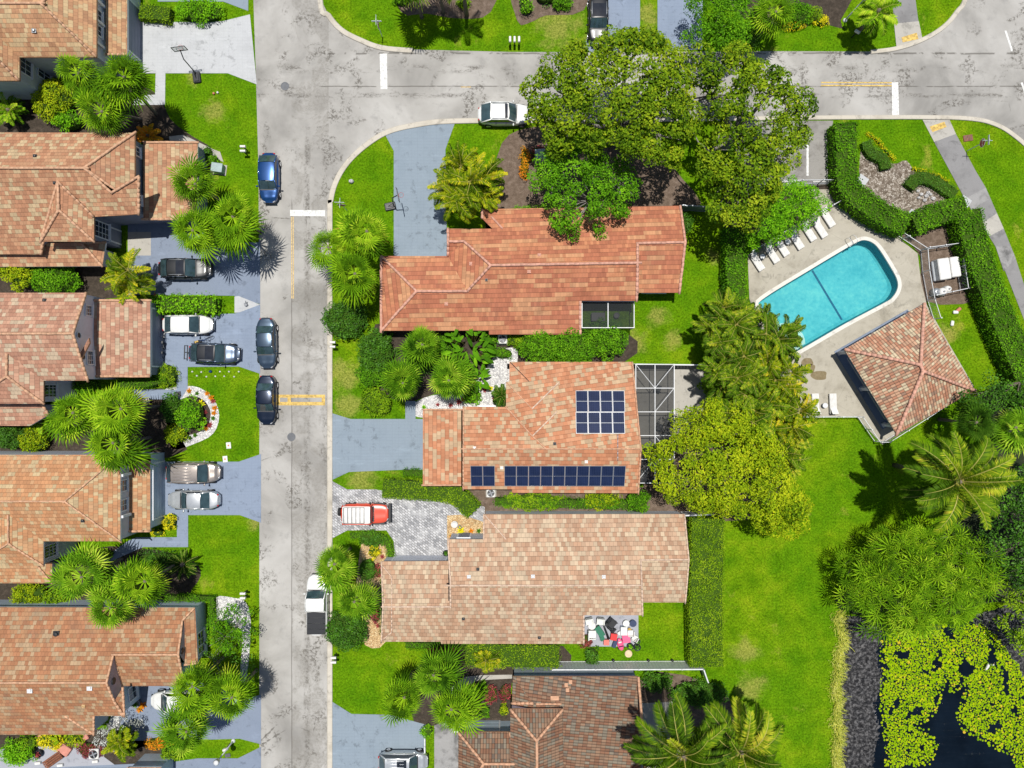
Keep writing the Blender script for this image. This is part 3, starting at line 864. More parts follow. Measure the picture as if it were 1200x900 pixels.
bed([(1150, 462), (1280, 430), (1340, 700), (1165, 705), (1120, 720), (1000, 720), (985, 690), (1085, 640), (1125, 600), (1152, 530)], 'jungle', 'dark leaf litter under the trees by the pond', .014)
bed([(752, 440), (832, 440), (900, 470), (930, 520), (900, 600), (820, 610), (760, 600)], 'mulch', 'brown litter ground under the yellow green tree', .015)
bed([(745, 800), (830, 800), (860, 840), (850, 960), (745, 960)], 'mulch', 'bare ground beside the brown barrel tile roof', .015)
flat('patio', [(752, 824), (790, 822), (800, 850), (800, 960), (752, 960)], .030, M['walk_light'], 'pale concrete slab beside the brown barrel tile roof', 'patio')
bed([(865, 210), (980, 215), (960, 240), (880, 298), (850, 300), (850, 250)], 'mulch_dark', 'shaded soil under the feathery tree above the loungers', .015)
bed([(868, 20), (935, 34), (955, 26), (990, 34), (985, 24), (1000, -30), (860, -30)], 'mulch_dark', 'dark planting bed at the top right', .016)
bed([(600, -40), (690, -40), (684, 12), (640, 18), (622, 26), (606, 24)], 'mulch', 'brown mulch bed at the top edge', .016)
bed([(464, -40), (580, -40), (575, 14), (540, 22), (500, 16), (470, 14)], 'mulch', 'mulch ring around the palms at the top edge', .016)
flat('patio', [(683, 712), (748, 712), (748, 757.5), (690, 757.5), (683, 755)], .034, M['patio'], 'pale patio slab covered with toys and furniture', 'patio')
flat('path', [(-40, 880), (60, 874), (110, 878), (140, 900), (200, 905), (200, 990), (-40, 990)], .026, M['patio'], 'grey paved yard at the lower left corner', 'patio')
flat('path', [(742, 426), (834, 428), (834, 470), (742, 576)], .020, M['walk_light'], 'pale slab under the screened pool cage', 'patio')
flat('pavement', [(250, 175), (258, 178), (262, 190), (245, 182), (225, 172), (200, 170), (198, 160), (215, 158)], .022, M['walk_light'], 'pale sandy strip at the foot of the upper palms', 'paving')

# ---- swimming pool
DECK_PX = [(876, 298), (958, 247), (950, 222), (984, 222), (1003, 241), (1037, 266), (1075, 297), (1079, 330), (1086, 358), (1110, 400), (1141, 453), (1034, 521), (1004, 489), (935, 489), (905, 430), (878, 350)]
cop_out, cop_in = ribbon([Vector(p) for p in POOL] + [Vector(POOL[0])], .34, .0) if area2(POOL) < 0 else ribbon([Vector(p) for p in POOL] + [Vector(POOL[0])], -.34, .0)
flat('pool_deck', DECK_PX, .05, M['deck'], 'weathered beige concrete deck around the swimming pool', 'pool deck', holes=[cop_out[:-1]])
b = MB(); dk = px2(DECK_PX)
b.add([(p.x, p.y, .05) for p in dk] + [(p.x, p.y, -.2) for p in dk], [(i, (i + 1) % len(dk), (i + 1) % len(dk) + len(dk), i + len(dk)) for i in range(len(dk))])
tag(b.build('pool_deck', M['deck']), 'edge of the beige pool deck', 'pool deck', kind='structure')

pool = empty('swimming_pool', P(972, 346), 0, 'turquoise swimming pool with white coping and a dark lane line', 'swimming pool')
off = Vector(pool.location)


def wp(seq, z): return [(p[0] - off.x, p[1] - off.y, z) for p in seq]


n = len(POOL)
b = MB()
b.add(wp(cop_out[:n], .051) + wp(cop_out[:n], .085) + wp(POOL, .085) + wp(POOL, -.1),
      [(r * n + i, r * n + (i + 1) % n, (r + 1) * n + (i + 1) % n, (r + 1) * n + i) for r in range(3) for i in range(n)])
b.build('coping', M['coping'], pool)
b = MB()
DEPTH = -1.35
fl = inset([Vector((p[0], p[1], 0)) for p in POOL], .28)
b.add(wp(POOL, -.28) + wp(POOL, DEPTH + .25) + wp(fl, DEPTH), [(r * n + i, r * n + (i + 1) % n, (r + 1) * n + (i + 1) % n, (r + 1) * n + i) for r in range(2) for i in range(n)])
b.sheet([(p[0] - off.x, p[1] - off.y) for p in fl], DEPTH)
b.m = [1 if k < n else 0 for k in range(len(b.f))]
b.build('basin', [M['pool_plaster'], M['pool_wall']], pool)
b = MB()
b.add(wp(POOL, -.1) + wp(POOL, -.28), [(i, (i + 1) % n, (i + 1) % n + n, i + n) for i in range(n)])
b.build('tile_band', M['pool_tile'], pool)
b = MB()
a, c = P(951.5, 316.5, DEPTH), P(987.5, 376.5, DEPTH)
d = (c - a).normalized(); nn = Vector((-d.y, d.x, 0)) * .10
b.add([a - nn - off, a + nn - off, c + nn - off, c - nn - off], [(0, 1, 2, 3)])
ln = b.build('lane_line', M['pool_tile'], pool)
for v in ln.data.vertices: v.co.z = DEPTH + .006
b = MB()
for k in range(3):   # entry steps in the lower left end
    r = 2.0 - k * .5
    q = P(924, 402)
    b.lathe((q.x - off.x, q.y - off.y, DEPTH + .01), [(r, 0), (r, .34 * (k + 1)), (.02, .34 * (k + 1))], 28)
st = b.build('steps', M['coping'], pool)
# keep the steps inside the basin
bm = bmesh.new(); bm.from_mesh(st.data)
for v in bm.verts:
    x, y = v.co.x + off.x, v.co.y + off.y
    if not inside(x, y, POOL):
        q = P(945, 385)
        for k in range(20):
            x += (q.x - x) * .12; y += (q.y - y) * .12
            if inside(x, y, POOL): break
        v.co.x, v.co.y = x - off.x, y - off.y
bm.to_mesh(st.data); bm.free()
b = MB(); b.sheet([(p[0] - off.x, p[1] - off.y) for p in POOL], -.12)
b.build('pool_surface', M['pool_water'], pool)


def rail_set(pts, name, label):
    pp = [P(*p) for p in pts]
    base = (pp[0] + pp[1]) / 2
    e = empty(name, base, 0, label, 'pool rail')
    dr = (pp[1] - pp[0]); dr.z = 0
    w = Vector((-dr.y, dr.x, 0)).normalized() * .28
    dn = dr.normalized()
    for s in (-1, 1):
        bb = MB()
        o = w * s
        bb.tube([o - dn * .45 + Vector((0, 0, .05)), o - dn * .45 + Vector((0, 0, .7)), o - dn * .25 + Vector((0, 0, .9)), o + dn * .2 + Vector((0, 0, .85)), o + dn * .42 + Vector((0, 0, .3)), o + dn * .42 + Vector((0, 0, -.9))], .025, 8)
        bb.build('handrail', M['metal_white'] if 'chrome' not in name else M['alloy'], e, True)
    for z in (-.25, -.55):
        bb = MB(); bb.tube([-w + dn * .42 + Vector((0, 0, z)), w + dn * .42 + Vector((0, 0, z))], .03, 8)
        bb.build('rung', M['alloy'], e, True)


rail_set([(994, 280, .05), (998, 287, .05)], 'pool_ladder', 'steel pool ladder with two curved rails at the deep end')
rail_set([(925, 410, .05), (930, 400, .05)], 'pool_handrail', 'steel handrails at the shallow end steps')

# ---- pond
b = MB(); b.sheet(px2([(976, 705), (1500, 670), (1500, 1320), (972, 1320)]), -.42)
tag(b.build('water', M['pond_water']), 'near black rippled water of the pond', 'pond', kind='structure')
# black mud shelf with lumps
mud_px = [(984, 722), (1000, 718), (1030, 728), (1038, 750), (1033, 775), (1040, 800), (1030, 830), (1036, 860), (1028, 900), (1030, 1000), (976, 1000), (979, 900), (980, 800), (983, 750)]
mud = [tuple(p[:2]) for p in smooth_path(px2(mud_px), 3, True)]
mud2 = [tuple(p[:2]) for p in smooth_path(px2([(1135, 728), (1150, 708), (1172, 700), (1210, 700), (1230, 780), (1205, 800), (1190, 780), (1165, 745)]), 3, True)]
for poly, lab in ((mud, 'black mud and dead weed shelf between lawn and lily pads'), (mud2, 'dark mud bank at the upper right corner of the pond')):
    xs = np.arange(min(p[0] for p in poly), max(p[0] for p in poly), .16); ys = np.arange(min(p[1] for p in poly), max(p[1] for p in poly), .16)
    from mathutils import noise as mnoise
    vs, fs, idx = [], [], {}
    for j, y in enumerate(ys):
        for i, x in enumerate(xs):
            ins = inside(x, y, poly); ed = edge_dist(x, y, poly)
            if ins or ed < .3:
                idx[(i, j)] = len(vs)
                k = min(1, ed / .8) if ins else -ed
                vs.append((x, y, -.47 + .2 * k + .30 * k * max(-.3, mnoise.noise((x * 2.3, y * 2.3, 0))) + .12 * mnoise.noise((x * 6, y * 6, 3))))
    for (i, j), a in idx.items():
        if (i + 1, j) in idx and (i + 1, j + 1) in idx and (i, j + 1) in idx:
            fs.append((a, idx[(i + 1, j)], idx[(i + 1, j + 1)], idx[(i, j + 1)]))
    b = MB(); b.add(vs, fs)
    tag(b.build('mud', M['mud'], smooth=True), lab, 'mud', kind='structure')
# ------------------------------------------------------------------ houses
def roof(facets, m, cap, parent, t=.2, fascia='trim', caps=True, name='roof', capr=.12):
    """facets: lists of (px,py,z); one closed sheet with fascia and ridge tiles"""
    key, V, F = {}, [], []
    for fc in facets:
        ids = []
        for p in fc:
            k = (round(p[0], 1), round(p[1], 1), round(p[2], 2))
            if k not in key:
                key[k] = len(V); V.append(P(*p))
            ids.append(key[k])
        nrm = Vector((0, 0, 0))
        for i in range(len(ids)):
            a, b_ = V[ids[i]], V[ids[(i + 1) % len(ids)]]
            nrm += a.cross(b_)
        if nrm.z < 0: ids.reverse(); nrm = -nrm
        F.append((ids, nrm.normalized()))
    n = len(V)
    verts = [tuple(v) for v in V] + [(v.x, v.y, v.z - t) for v in V]
    faces, mats = [], []
    edges = {}
    for fi, (ids, nr) in enumerate(F):
        faces.append(tuple(ids)); mats.append(0)
        for i in range(len(ids)):
            a, b_ = ids[i], ids[(i + 1) % len(ids)]
            edges.setdefault((min(a, b_), max(a, b_)), []).append((fi, a, b_))
    ntop = len(faces)
    for ids, nr in F:
        faces.append(tuple(i + n for i in reversed(ids))); mats.append(1)
    for e, l in edges.items():
        if len(l) == 1:
            _, a, b_ = l[0]
            faces.append((b_, a, a + n, b_ + n)); mats.append(1)
    me = bpy.data.meshes.new(name)
    me.from_pydata(verts, [], faces)
    me.materials.append(M[m]); me.materials.append(M[fascia])
    me.polygons.foreach_set('material_index', mats)
    uv = me.uv_layers.new(name='UVMap')
    for fi, (ids, nr) in enumerate(F):
        hz = Vector((nr.x, nr.y, 0))
        u = Vector((0, 0, 1)).cross(nr)
        if u.length < .02: u = Vector((1, 0, 0))
        u.normalize(); v = nr.cross(u)
        for li in me.polygons[fi].loop_indices:
            p = V[me.loops[li].vertex_index]
            uv.data[li].uv = (p.dot(u) + fi * 3.17, p.dot(v) + 40)
    me.update()
    o = bpy.data.objects.new(name, me); COL.objects.link(o)
    o.parent = parent
    off_ = Vector(parent.location) if parent else Vector((0, 0, 0))
    for vv in me.vertices: vv.co -= off_
    if caps:
        bb = MB()
        for (ka, kb), l in edges.items():
            a, b_ = V[ka], V[kb]
            use = False
            if len(l) == 2:
                (f1, _, _), (f2, _, _) = l
                c2 = sum((V[i] for i in F[f2][0]), Vector()) / len(F[f2][0])
                use = (c2 - a).dot(F[f1][1]) < -.05
            elif abs(a.z - b_.z) > .25:
                use = True
            if use:
                bb = MB(); cap_run(bb, a - off_, b_ - off_, capr)
                bb.build('ridge_cap', M[cap], o, True)
    return o


CR = random.Random(11)


def cap_run(bb, a, b, r=.12):
    L = (b - a).length
    k = max(1, int(L / .42))
    for i in range(k):
        p, q = a.lerp(b, i / k), a.lerp(b, (i + 1) / k + .03)
        up = Vector((0, 0, .035))
        j = Vector((CR.uniform(-.012, .012), CR.uniform(-.012, .012), 0))
        bb.tube([p + up + j, q + up + j], [r * CR.uniform(.98, 1.08), r * CR.uniform(.84, .92)], 8)


def walls(poly_px, m, parent, z0=0.0, ins=.38, name='wall'):
    pts = inset([P(*p) for p in poly_px], ins)
    off_ = Vector(parent.location)
    if area2(pts) < 0: pts = pts[::-1]
    n = len(pts)
    vs = [Vector((p.x, p.y, z0)) - off_ for p in pts] + [p - off_ for p in pts]
    bb = MB(); bb.add(vs, [(i, (i + 1) % n, (i + 1) % n + n, i + n) for i in range(n)])
    bb.build(name, M[m], parent)
    return pts


def on_wall(loop, q):
    """nearest point of a wall loop and the outward direction there"""
    best = None
    n = len(loop)
    for i in range(n):
        a, b_ = loop[i], loop[(i + 1) % n]
        d = Vector((b_.x - a.x, b_.y - a.y)); l = d.length
        if l < .3: continue
        t = max(0, min(1, ((q.x - a.x) * d.x + (q.y - a.y) * d.y) / l / l))
        c = Vector((a.x + d.x * t, a.y + d.y * t))
        ds = math.hypot(c.x - q.x, c.y - q.y)
        if best is None or ds < best[0]:
            best = (ds, c, Vector((d.y, -d.x)) / l)
    return best[1], best[2]


def facing(loop, q, parent):
    c, nr = on_wall(loop, q)
    off_ = Vector(parent.location)
    return Vector((c.x, c.y, q.z)) - off_, math.atan2(nr.y, nr.x)


def window(loop, px, py, z, w, h, parent, arch=False, bars=(2, 3), fr='trim'):
    """window on the nearest wall; local x = outwards"""
    c, a = facing(loop, P(px, py, z), parent)
    ca, sa = math.cos(a), math.sin(a)

    def L(x, y, zz): return (x * ca - y * sa, x * sa + y * ca, zz)
    e = bpy.data.objects.new('window', None)
    bb = MB()
    f = .09
    bb.box(L(.05, -w / 2 + f / 2, 0), (.1, f, h), a); bb.box(L(.05, w / 2 - f / 2, 0), (.1, f, h), a)
    bb.box(L(.05, 0, -h / 2 + f / 2), (.1, w - 2 * f, f), a)
    bb.box(L(.09, 0, -h / 2 - .05), (.2, w + .16, .08), a)
    if arch:
        prev = None
        for k in range(13):
            t = math.pi * k / 12
            p = Vector(L(.05, math.cos(t) * (w / 2 - f / 2), h / 2 + math.sin(t) * (w / 2 - f / 2)))
            if prev is not None: bb.tube([prev, p], .055, 6)
            prev = p
    else:
        bb.box(L(.05, 0, h / 2 - f / 2), (.1, w - 2 * f, f), a)
    for i in range(1, bars[0]):
        bb.box(L(.045, -w / 2 + w * i / bars[0], 0), (.05, .035, h - 2 * f), a)
    for i in range(1, bars[1]):
        bb.box(L(.043, 0, -h / 2 + h * i / bars[1]), (.045, w - 2 * f, .035), a)
    o = bb.build('window', M[fr], parent, loc=c)
    g = MB()
    g.box(L(.02, 0, 0), (.03, w - .1, h - .1), a)
    if arch:
        for k in range(12):
            t = math.pi * (k + .5) / 12
        vs = [L(.03, 0, h / 2 - .05)] + [L(.03, math.cos(math.pi * k / 12) * (w / 2 - .06), h / 2 - .05 + math.sin(math.pi * k / 12) * (w / 2 - .06)) for k in range(13)]
        g.add(vs, [(0, k + 1, k + 2) for k in range(12)])
    g.build('pane', M['glass'], o)
    return o


def door_panel(loop, px, py, w, h, parent, m='wall_slate', name='garage_door', rows=4, z0=0.03):
    c, a = facing(loop, P(px, py, z0), parent)
    ca, sa = math.cos(a), math.sin(a)

    def L(x, y, zz): return (x * ca - y * sa, x * sa + y * ca, zz)
    bb = MB()
    hh = h / rows
    for i in range(rows):
        bb.cbox(L(.04, 0, hh * (i + .5)), (.06, w, hh - .03), .012, a)
    o = bb.build(name, M[m], parent, loc=c)
    fr = MB()
    fr.box(L(.03, -w / 2 - .08, h / 2), (.1, .14, h), a); fr.box(L(.03, w / 2 + .08, h / 2), (.1, .14, h), a)
    fr.box(L(.03, 0, h + .07), (.1, w + .3, .14), a)
    fr.build('frame', M['trim'], o)
    return o


def disc_vent(loop, px, py, z, r, parent, m='metal_dark'):
    c, a = facing(loop, P(px, py, z), parent)
    d = Vector((math.cos(a), math.sin(a), 0))
    bb = MB(); bb.tube([Vector((0, 0, 0)), d * .06], r, 20)
    o = bb.build('wall_vent', M[m], parent, loc=c)
    rg = MB()
    prev = None
    for k in range(21):
        t = 2 * math.pi * k / 20
        p = Vector((-d.y * math.cos(t) * r, d.x * math.cos(t) * r, math.sin(t) * r)) + d * .05
        if prev is not None: rg.tube([prev, p], .05, 6)
        prev = p
    rg.build('frame', M['trim'], o)
    for k in range(-3, 4):
        pass


def bvh_of(o):
    me = o.data
    mw = Matrix.Translation(Vector(o.parent.location) if o.parent else Vector((0, 0, 0)))
    return BVHTree.FromPolygons([mw @ v.co for v in me.vertices], [tuple(p.vertices) for p in me.polygons])


def roof_hit(tree, px, py):
    """where the line of sight through a photo pixel meets a roof"""
    a = Vector((0, 0, CAM_H)); b_ = P(px, py, 0)
    h = tree.ray_cast(a, (b_ - a).normalized())
    return h[0], h[1]


def roof_line(tree, o, pts, m, r=.07, name='ridge_cap'):
    bb = MB()
    off_ = Vector(o.parent.location)
    for (a, b_) in zip(pts[:-1], pts[1:]):
        k = max(2, int(math.hypot(b_[0] - a[0], b_[1] - a[1]) / 5))
        prev = None
        for i in range(k + 1):
            h, _ = roof_hit(tree, a[0] + (b_[0] - a[0]) * i / k, a[1] + (b_[1] - a[1]) * i / k)
            if h is None: prev = None; continue
            if prev is not None: bb.tube([prev - off_, h - off_ + Vector((0, 0, .01))], [r, r * .85], 6)
            prev = h
    if bb.v: bb.build(name, M[m], o, True)


def roof_vent(tree, o, px, py, m='plastic_white', r=.12, h=.25, kind='pipe'):
    p, nr = roof_hit(tree, px, py)
    if p is None: return
    off_ = Vector(o.parent.location)
    bb = MB()
    if kind == 'pipe':
        bb.lathe((0, 0, -.1), [(r, 0), (r, h), (r * 1.5, h + .02), (r * 1.2, h + .1), (.02, h + .12)], 14)
        bb.cbox((0, 0, .03), (r * 4, r * 4, .05), .01)
    else:
        bb.cbox((0, 0, h / 2 - .03), (r * 2.2, r * 2.2, h), .04)
        bb.cbox((0, 0, .03), (r * 3.4, r * 3.4, .05), .01)
    bb.build('roof_vent', M[m], o, loc=p - off_)


# ---- L1 upper left
h1 = empty('house', P(60, 20), 0, 'two storey house with salmon tiles at the upper left corner', 'house')
r1 = roof([[(113, 67, 5.4), (22.7, 67, 5.4), (-20, 24, 7.2), (-62, 67, 5.4), (-140, 67, 5.4), (-140, 4, 7.4), (48, 4, 7.4)],
           [(113, -62, 5.4), (48, 4, 7.4), (-140, 4, 7.4), (-140, -62, 5.4)], [(113, 67, 5.4), (113, -62, 5.4), (48, 4, 7.4)],
           [(22.7, 67, 5.4), (22.7, 94.5, 5.4), (-20, 52, 7.2), (-20, 24, 7.2)], [(22.7, 94.5, 5.4), (-62, 94.5, 5.4), (-20, 52, 7.2)], [(-62, 94.5, 5.4), (-62, 67, 5.4), (-20, 24, 7.2), (-20, 52, 7.2)]],
          'roof_a', 'cap_salmon', h1, fascia='cap_salmon')
w1 = walls([(113, 67, 5.2), (22.7, 67, 5.2), (22.7, 94.5, 5.2), (-62, 94.5, 5.2), (-140, 94.5, 5.2), (-140, -62, 5.2), (113, -62, 5.2)], 'wall_grey', h1)
roof([[(124, -62, 3.6), (149, -62, 2.85), (149, 64, 2.85), (124, 64, 3.6)]], 'roof_a', 'cap_salmon', h1, name='garage_roof')
g1 = walls([(110, -60, 2.6), (149, -60, 2.6), (149, 64, 2.6), (110, 64, 2.6)], 'wall_grey', h1, ins=.12)
window(w1, 118, 17, 4.4, 1.0, 1.2, h1, bars=(2, 2)); window(w1, 118, 35, 4.4, 1.0, 1.2, h1, bars=(2, 2))
window(w1, 33, 78, 3.9, 1.5, 1.6, h1, bars=(3, 2)); window(w1, 45, 84, 1.3, 1.5, 1.9, h1, bars=(3, 2))
door_panel(g1, 160, 42, 4.6, 2.2, h1)
for py in (3, 26, 52):   # white pilasters framing the upper windows
    c, a = facing(w1, P(117, py, 4.3), h1); bb = MB(); bb.box((c.x + .12, c.y, c.z), (.22, .22, 1.7))
    bb.build('pilaster', M['trim'], h1)
t1 = bvh_of(r1)
roof_vent(t1, r1, 40, 36, 'metal_grey', .1, .2)

# ---- L2
h2 = empty('house', P(70, 235), 0, 'two storey house with rose tiles and a tall arched entry window', 'house')
r2 = roof([[(-90, 197, 7.4), (99, 197, 7.4), (131, 226, 6.45), (162.7, 207, 6.9), (162.7, 251, 5.35), (110, 254, 5.4), (60, 255, 5.35), (51, 282, 4.5), (48, 298, 4.0), (-90, 298, 4.0)],
           [(-90, 155, 5.4), (158, 155.5, 5.4), (99, 197, 7.4), (-90, 197, 7.4)], [(99, 197, 7.4), (158, 155.5, 5.4), (158, 238, 5.4)],
           [(68, 213, 6.9), (69, 246, 6.8), (110, 283, 5.4), (110, 254, 5.4)], [(69, 246, 6.8), (48, 283, 5.4), (110, 283, 5.4)], [(68, 213, 6.9), (69, 246, 6.8), (48, 283, 5.4)]],
          'roof_b', 'cap_salmon', h2, fascia='cap_salmon')
w2 = walls([(-90, 155, 5.15), (158, 156, 5.15), (161.5, 251, 5.1), (110, 254, 5.15), (110, 283, 5.15), (48, 283, 5.15), (48, 298, 3.7), (-90, 298, 3.7)], 'wall_slate', h2)
roof([[(-90, 288, 3.75), (95, 284, 3.75), (120, 312, 2.9), (-90, 313, 2.9)], [(95, 284, 3.75), (124, 284, 2.95), (120, 312, 2.9)]], 'roof_b', 'cap_salmon', h2, name='porch_roof')
walls([(-90, 285, 2.7), (120, 285, 2.7), (119, 312, 2.7), (-90, 312, 2.7)], 'wall_grey', h2)
roof([[(168, 167, 3.65), (231.5, 167, 2.8), (231.5, 257, 2.8), (168, 257, 3.65)]], 'roof_b', 'cap_salmon', h2, name='garage_roof')
g2 = walls([(150, 167, 2.6), (231, 167, 2.6), (231, 256.5, 2.6), (150, 256.5, 2.6)], 'wall_slate', h2, ins=.15)
window(w2, 113, 270, 3.25, 1.5, 2.2, h2, arch=True, bars=(3, 4)); door_panel(w2, 140, 279, 1.1, 2.1, h2, 'wall_slate', 'front_door', 1)
window(w2, 166, 233, 4.4, .9, 1.3, h2, bars=(2, 2)); window(w2, 165, 177, 4.3, .9, 1.2, h2, bars=(2, 2))
disc_vent(w2, 161.5, 228, 5.0, .3, h2, 'trim')
t2 = bvh_of(r2); roof_vent(t2, r2, 41, 183, 'metal_dark', .08, .15); roof_vent(t2, r2, 64, 214, 'metal_dark', .07, .15)

# ---- L3
h3 = empty('house', P(60, 415), 0, 'house with rosy tiles and a pale lilac gable wall with round vents', 'house')
r3 = roof([[(-90, 343, 5.5), (101, 343, 5.5), (85.3, 391, 7.3), (-90, 391, 7.3)],
           [(-90, 391, 7.3), (85.3, 391, 7.3), (103, 446, 5.5), (51, 446, 5.5), (8, 414.5, 6.7), (-40, 446, 5.5), (-90, 446, 5.5)],
           [(8, 414.5, 6.7), (8, 441, 6.7), (51, 473, 5.5), (51, 446, 5.5)], [(8, 441, 6.7), (-40, 473, 5.5), (51, 473, 5.5)], [(8, 414.5, 6.7), (-40, 446, 5.5), (-40, 473, 5.5), (8, 441, 6.7)],
           [(92, 417, 6.1), (104, 396, 5.9), (105, 402, 5.75), (95, 421, 5.95)]], 'roof_c', 'cap_salmon', h3, fascia='cap_salmon')
w3 = walls([(-90, 343, 5.2), (101, 343, 5.2), (86, 391, 6.95), (103, 446, 5.2), (51, 446, 5.2), (51, 473, 5.2), (-90, 473, 5.2)], 'wall_lilac', h3, ins=.15)
roof([[(-90, 466, 3.8), (45, 466, 3.8), (57, 486, 3.1), (35, 499, 2.9), (-90, 499, 2.9)]], 'roof_c', 'cap_salmon', h3, name='porch_roof')
walls([(-90, 470, 2.7), (45, 470, 2.7), (54, 486, 2.7), (35, 498, 2.7), (-90, 498, 2.7)], 'wall_grey', h3)
roof([[(110, 352, 3.7), (176, 352, 2.9), (176, 441, 2.9), (110, 441, 3.7)]], 'roof_c', 'cap_salmon', h3, name='garage_roof')
g3 = walls([(90, 352.5, 2.7), (176, 352.5, 2.7), (176, 440.5, 2.7), (90, 440.5, 2.7)], 'wall_slate', h3, ins=.12)
window(w3, 107.5, 364, 4.6, 1.0, 1.0, h3, bars=(3, 3)); window(w3, 109.5, 419, 4.5, 1.3, 1.0, h3, bars=(3, 3))
disc_vent(w3, 91, 393, 6.0, .28, h3); disc_vent(w3, 103, 418, 5.5, .28, h3)
window(w3, 60, 458, 4.0, 1.2, 1.6, h3, arch=True, bars=(4, 3))
door_panel(g3, 190, 397, 5.2, 2.2, h3, 'wall_slate')
bb = MB(); c, a = facing(g3, P(177, 397, 2.95), h3); bb.cbox((c.x + .1, c.y, c.z - .12), (.14, 7.0, .12), .02)
bb.build('gutter', M['metal_white'], h3)
t3 = bvh_of(r3); roof_vent(t3, r3, 52, 352, 'metal_dark', .08, .15)

# ---- L4
h4 = empty('house', P(50, 600), 0, 'house with peach tiles beside the tan minivan driveway', 'house')
r4 = roof([[(-90, 533, 5.4), (141, 533, 5.4), (76, 587.5, 7.3), (-90, 587.5, 7.3)], [(141, 533, 5.4), (141, 634.5, 5.4), (76, 587.5, 7.3)],
           [(-90, 587.5, 7.3), (76, 587.5, 7.3), (141, 634.5, 5.4), (51, 634.5, 5.4), (9.5, 603, 6.8), (-35, 634.5, 5.4), (-90, 634.5, 5.4)],
           [(9.5, 603, 6.8), (10, 637, 6.8), (51, 663, 5.4), (51, 634.5, 5.4)], [(10, 637, 6.8), (-35, 663, 5.4), (51, 663, 5.4)], [(9.5, 603, 6.8), (-35, 634.5, 5.4), (-35, 663, 5.4), (10, 637, 6.8)]],
          'roof_d', 'cap_peach', h4, capr=.08)
w4 = walls([(-90, 533, 5.15), (141, 533, 5.15), (141, 634.5, 5.15), (51, 634.5, 5.15), (51, 663, 5.15), (-90, 663, 5.15)], 'wall_grey', h4, ins=.12)
roof([[(-90, 655, 3.8), (38, 655, 3.8), (61, 683.5, 2.9), (-90, 683.5, 2.9)], [(38, 655, 3.8), (61, 660, 3.0), (61, 683.5, 2.9)]], 'roof_d', 'cap_peach', h4, name='porch_roof', capr=.08)
walls([(-90, 655, 2.7), (60, 660, 2.7), (60, 683, 2.7), (-90, 683, 2.7)], 'wall_grey', h4)
roof([[(140, 541.5, 3.8), (176, 541.5, 2.75), (176, 622.5, 2.75), (140, 622.5, 3.8)]], 'roof_d', 'cap_peach', h4, name='garage_roof', fascia='wall_blue')
g4 = walls([(120, 533, 2.62), (177, 533, 2.62), (177, 619, 2.62), (120, 619, 2.62)], 'wall_blue', h4, ins=.02)
window(w4, 146, 569, 4.5, 1.1, 1.2, h4, bars=(2, 3)); window(w4, 146, 592, 4.5, 1.1, 1.2, h4, bars=(2, 3))
for py in (556, 604):
    c, a = facing(w4, P(146, py, 4.5), h4); bb = MB(); bb.box((c.x + .2, c.y, 4.5), (.4, .22, 1.4))
    bb.build('pilaster', M['trim'], h4)
window(w4, 58, 645, 4.0, 1.2, 1.6, h4, arch=True, bars=(4, 3))
door_panel(g4, 186, 572, 5.0, 2.15, h4, 'wall_blue')
t4 = bvh_of(r4); roof_vent(t4, r4, 97, 610, 'metal_dark', .08, .15)

# ---- L5
h5 = empty('house', P(70, 790), 0, 'single storey house with orange tiles and a mauve gable wall', 'house')
r5 = roof([[(-90, 711, 2.9), (228.5, 712, 2.9), (214, 727, 3.5), (209, 767, 4.55), (133, 767, 4.55), (125, 800, 5.5), (-90, 800, 5.5)],
           [(133, 767, 4.55), (209, 767, 4.55), (216, 804, 3.1), (143, 804, 3.1)],
           [(-90, 800, 5.5), (125, 800, 5.5), (134, 822, 4.65), (144, 839, 3.75), (110, 839, 3.75), (110, 861, 2.9), (-90, 861, 2.9)],
           [(134, 822, 4.65), (144, 805, 4.6), (146, 839, 3.75)], [(214, 727, 3.5), (228.5, 712, 2.9), (232, 777, 2.9), (216, 779, 3.45)]],
          'roof_e', 'cap_peach', h5, fascia='wall_blue', capr=.1)
w5 = walls([(-90, 711, 2.6), (228, 712, 2.6), (231, 777, 2.6), (215, 778, 2.6), (215, 803, 2.6), (144, 804, 2.9), (144, 838, 3.4), (109, 838, 3.4), (109, 860, 2.6), (-90, 860, 2.6)], 'wall_blue', h5, ins=.1)
bb = MB()   # mauve gable triangle between the two ridges
k = (CAM_H - 5.45) / CAM_H / PXM
X = (126.5 - 600) * k
q = Vector(h5.location)
ys = [P(134, 768, 4.5).y, P(126, 800, 5.45).y, P(134, 822, 4.6).y]
bb.add([(X - q.x, ys[0] - q.y, 4.5), (X - q.x, ys[1] - q.y, 5.45), (X - q.x, ys[2] - q.y, 4.6), (X - q.x, P(144, 836, 3.7).y - q.y, 3.6), (X - q.x, P(142, 803, 3.1).y - q.y, 3.0)], [(0, 4, 3, 2, 1)])
gw = bb.build('gable_wall', M['wall_mauve'], h5); bb = MB()
Xb = P(213.5, 740, 3.9).x
bb.add([(Xb - q.x, P(213.5, 727, 3.5).y - q.y, 3.5), (Xb - q.x, P(209, 767, 4.5).y - q.y, 4.45), (Xb - q.x, P(214, 779, 3.6).y - q.y, 3.3), (Xb - q.x, P(214, 750, 3.4).y - q.y, 3.3)], [(0, 3, 2, 1)])
gw2 = bb.build('gable_wall', M['wall_mauve'], h5)
bb = MB(); bb.tube([(X - q.x, ys[1] - q.y - .2, 4.6), (X - q.x + .08, ys[1] - q.y - .2, 4.6)], .3, 18)
bb.build('wall_vent', M['metal_dark'], gw)
bb = MB(); bb.tube([(Xb - q.x, P(210, 763, 4).y - q.y, 3.95), (Xb - q.x + .08, P(210, 763, 4).y - q.y, 3.95)], .27, 18)
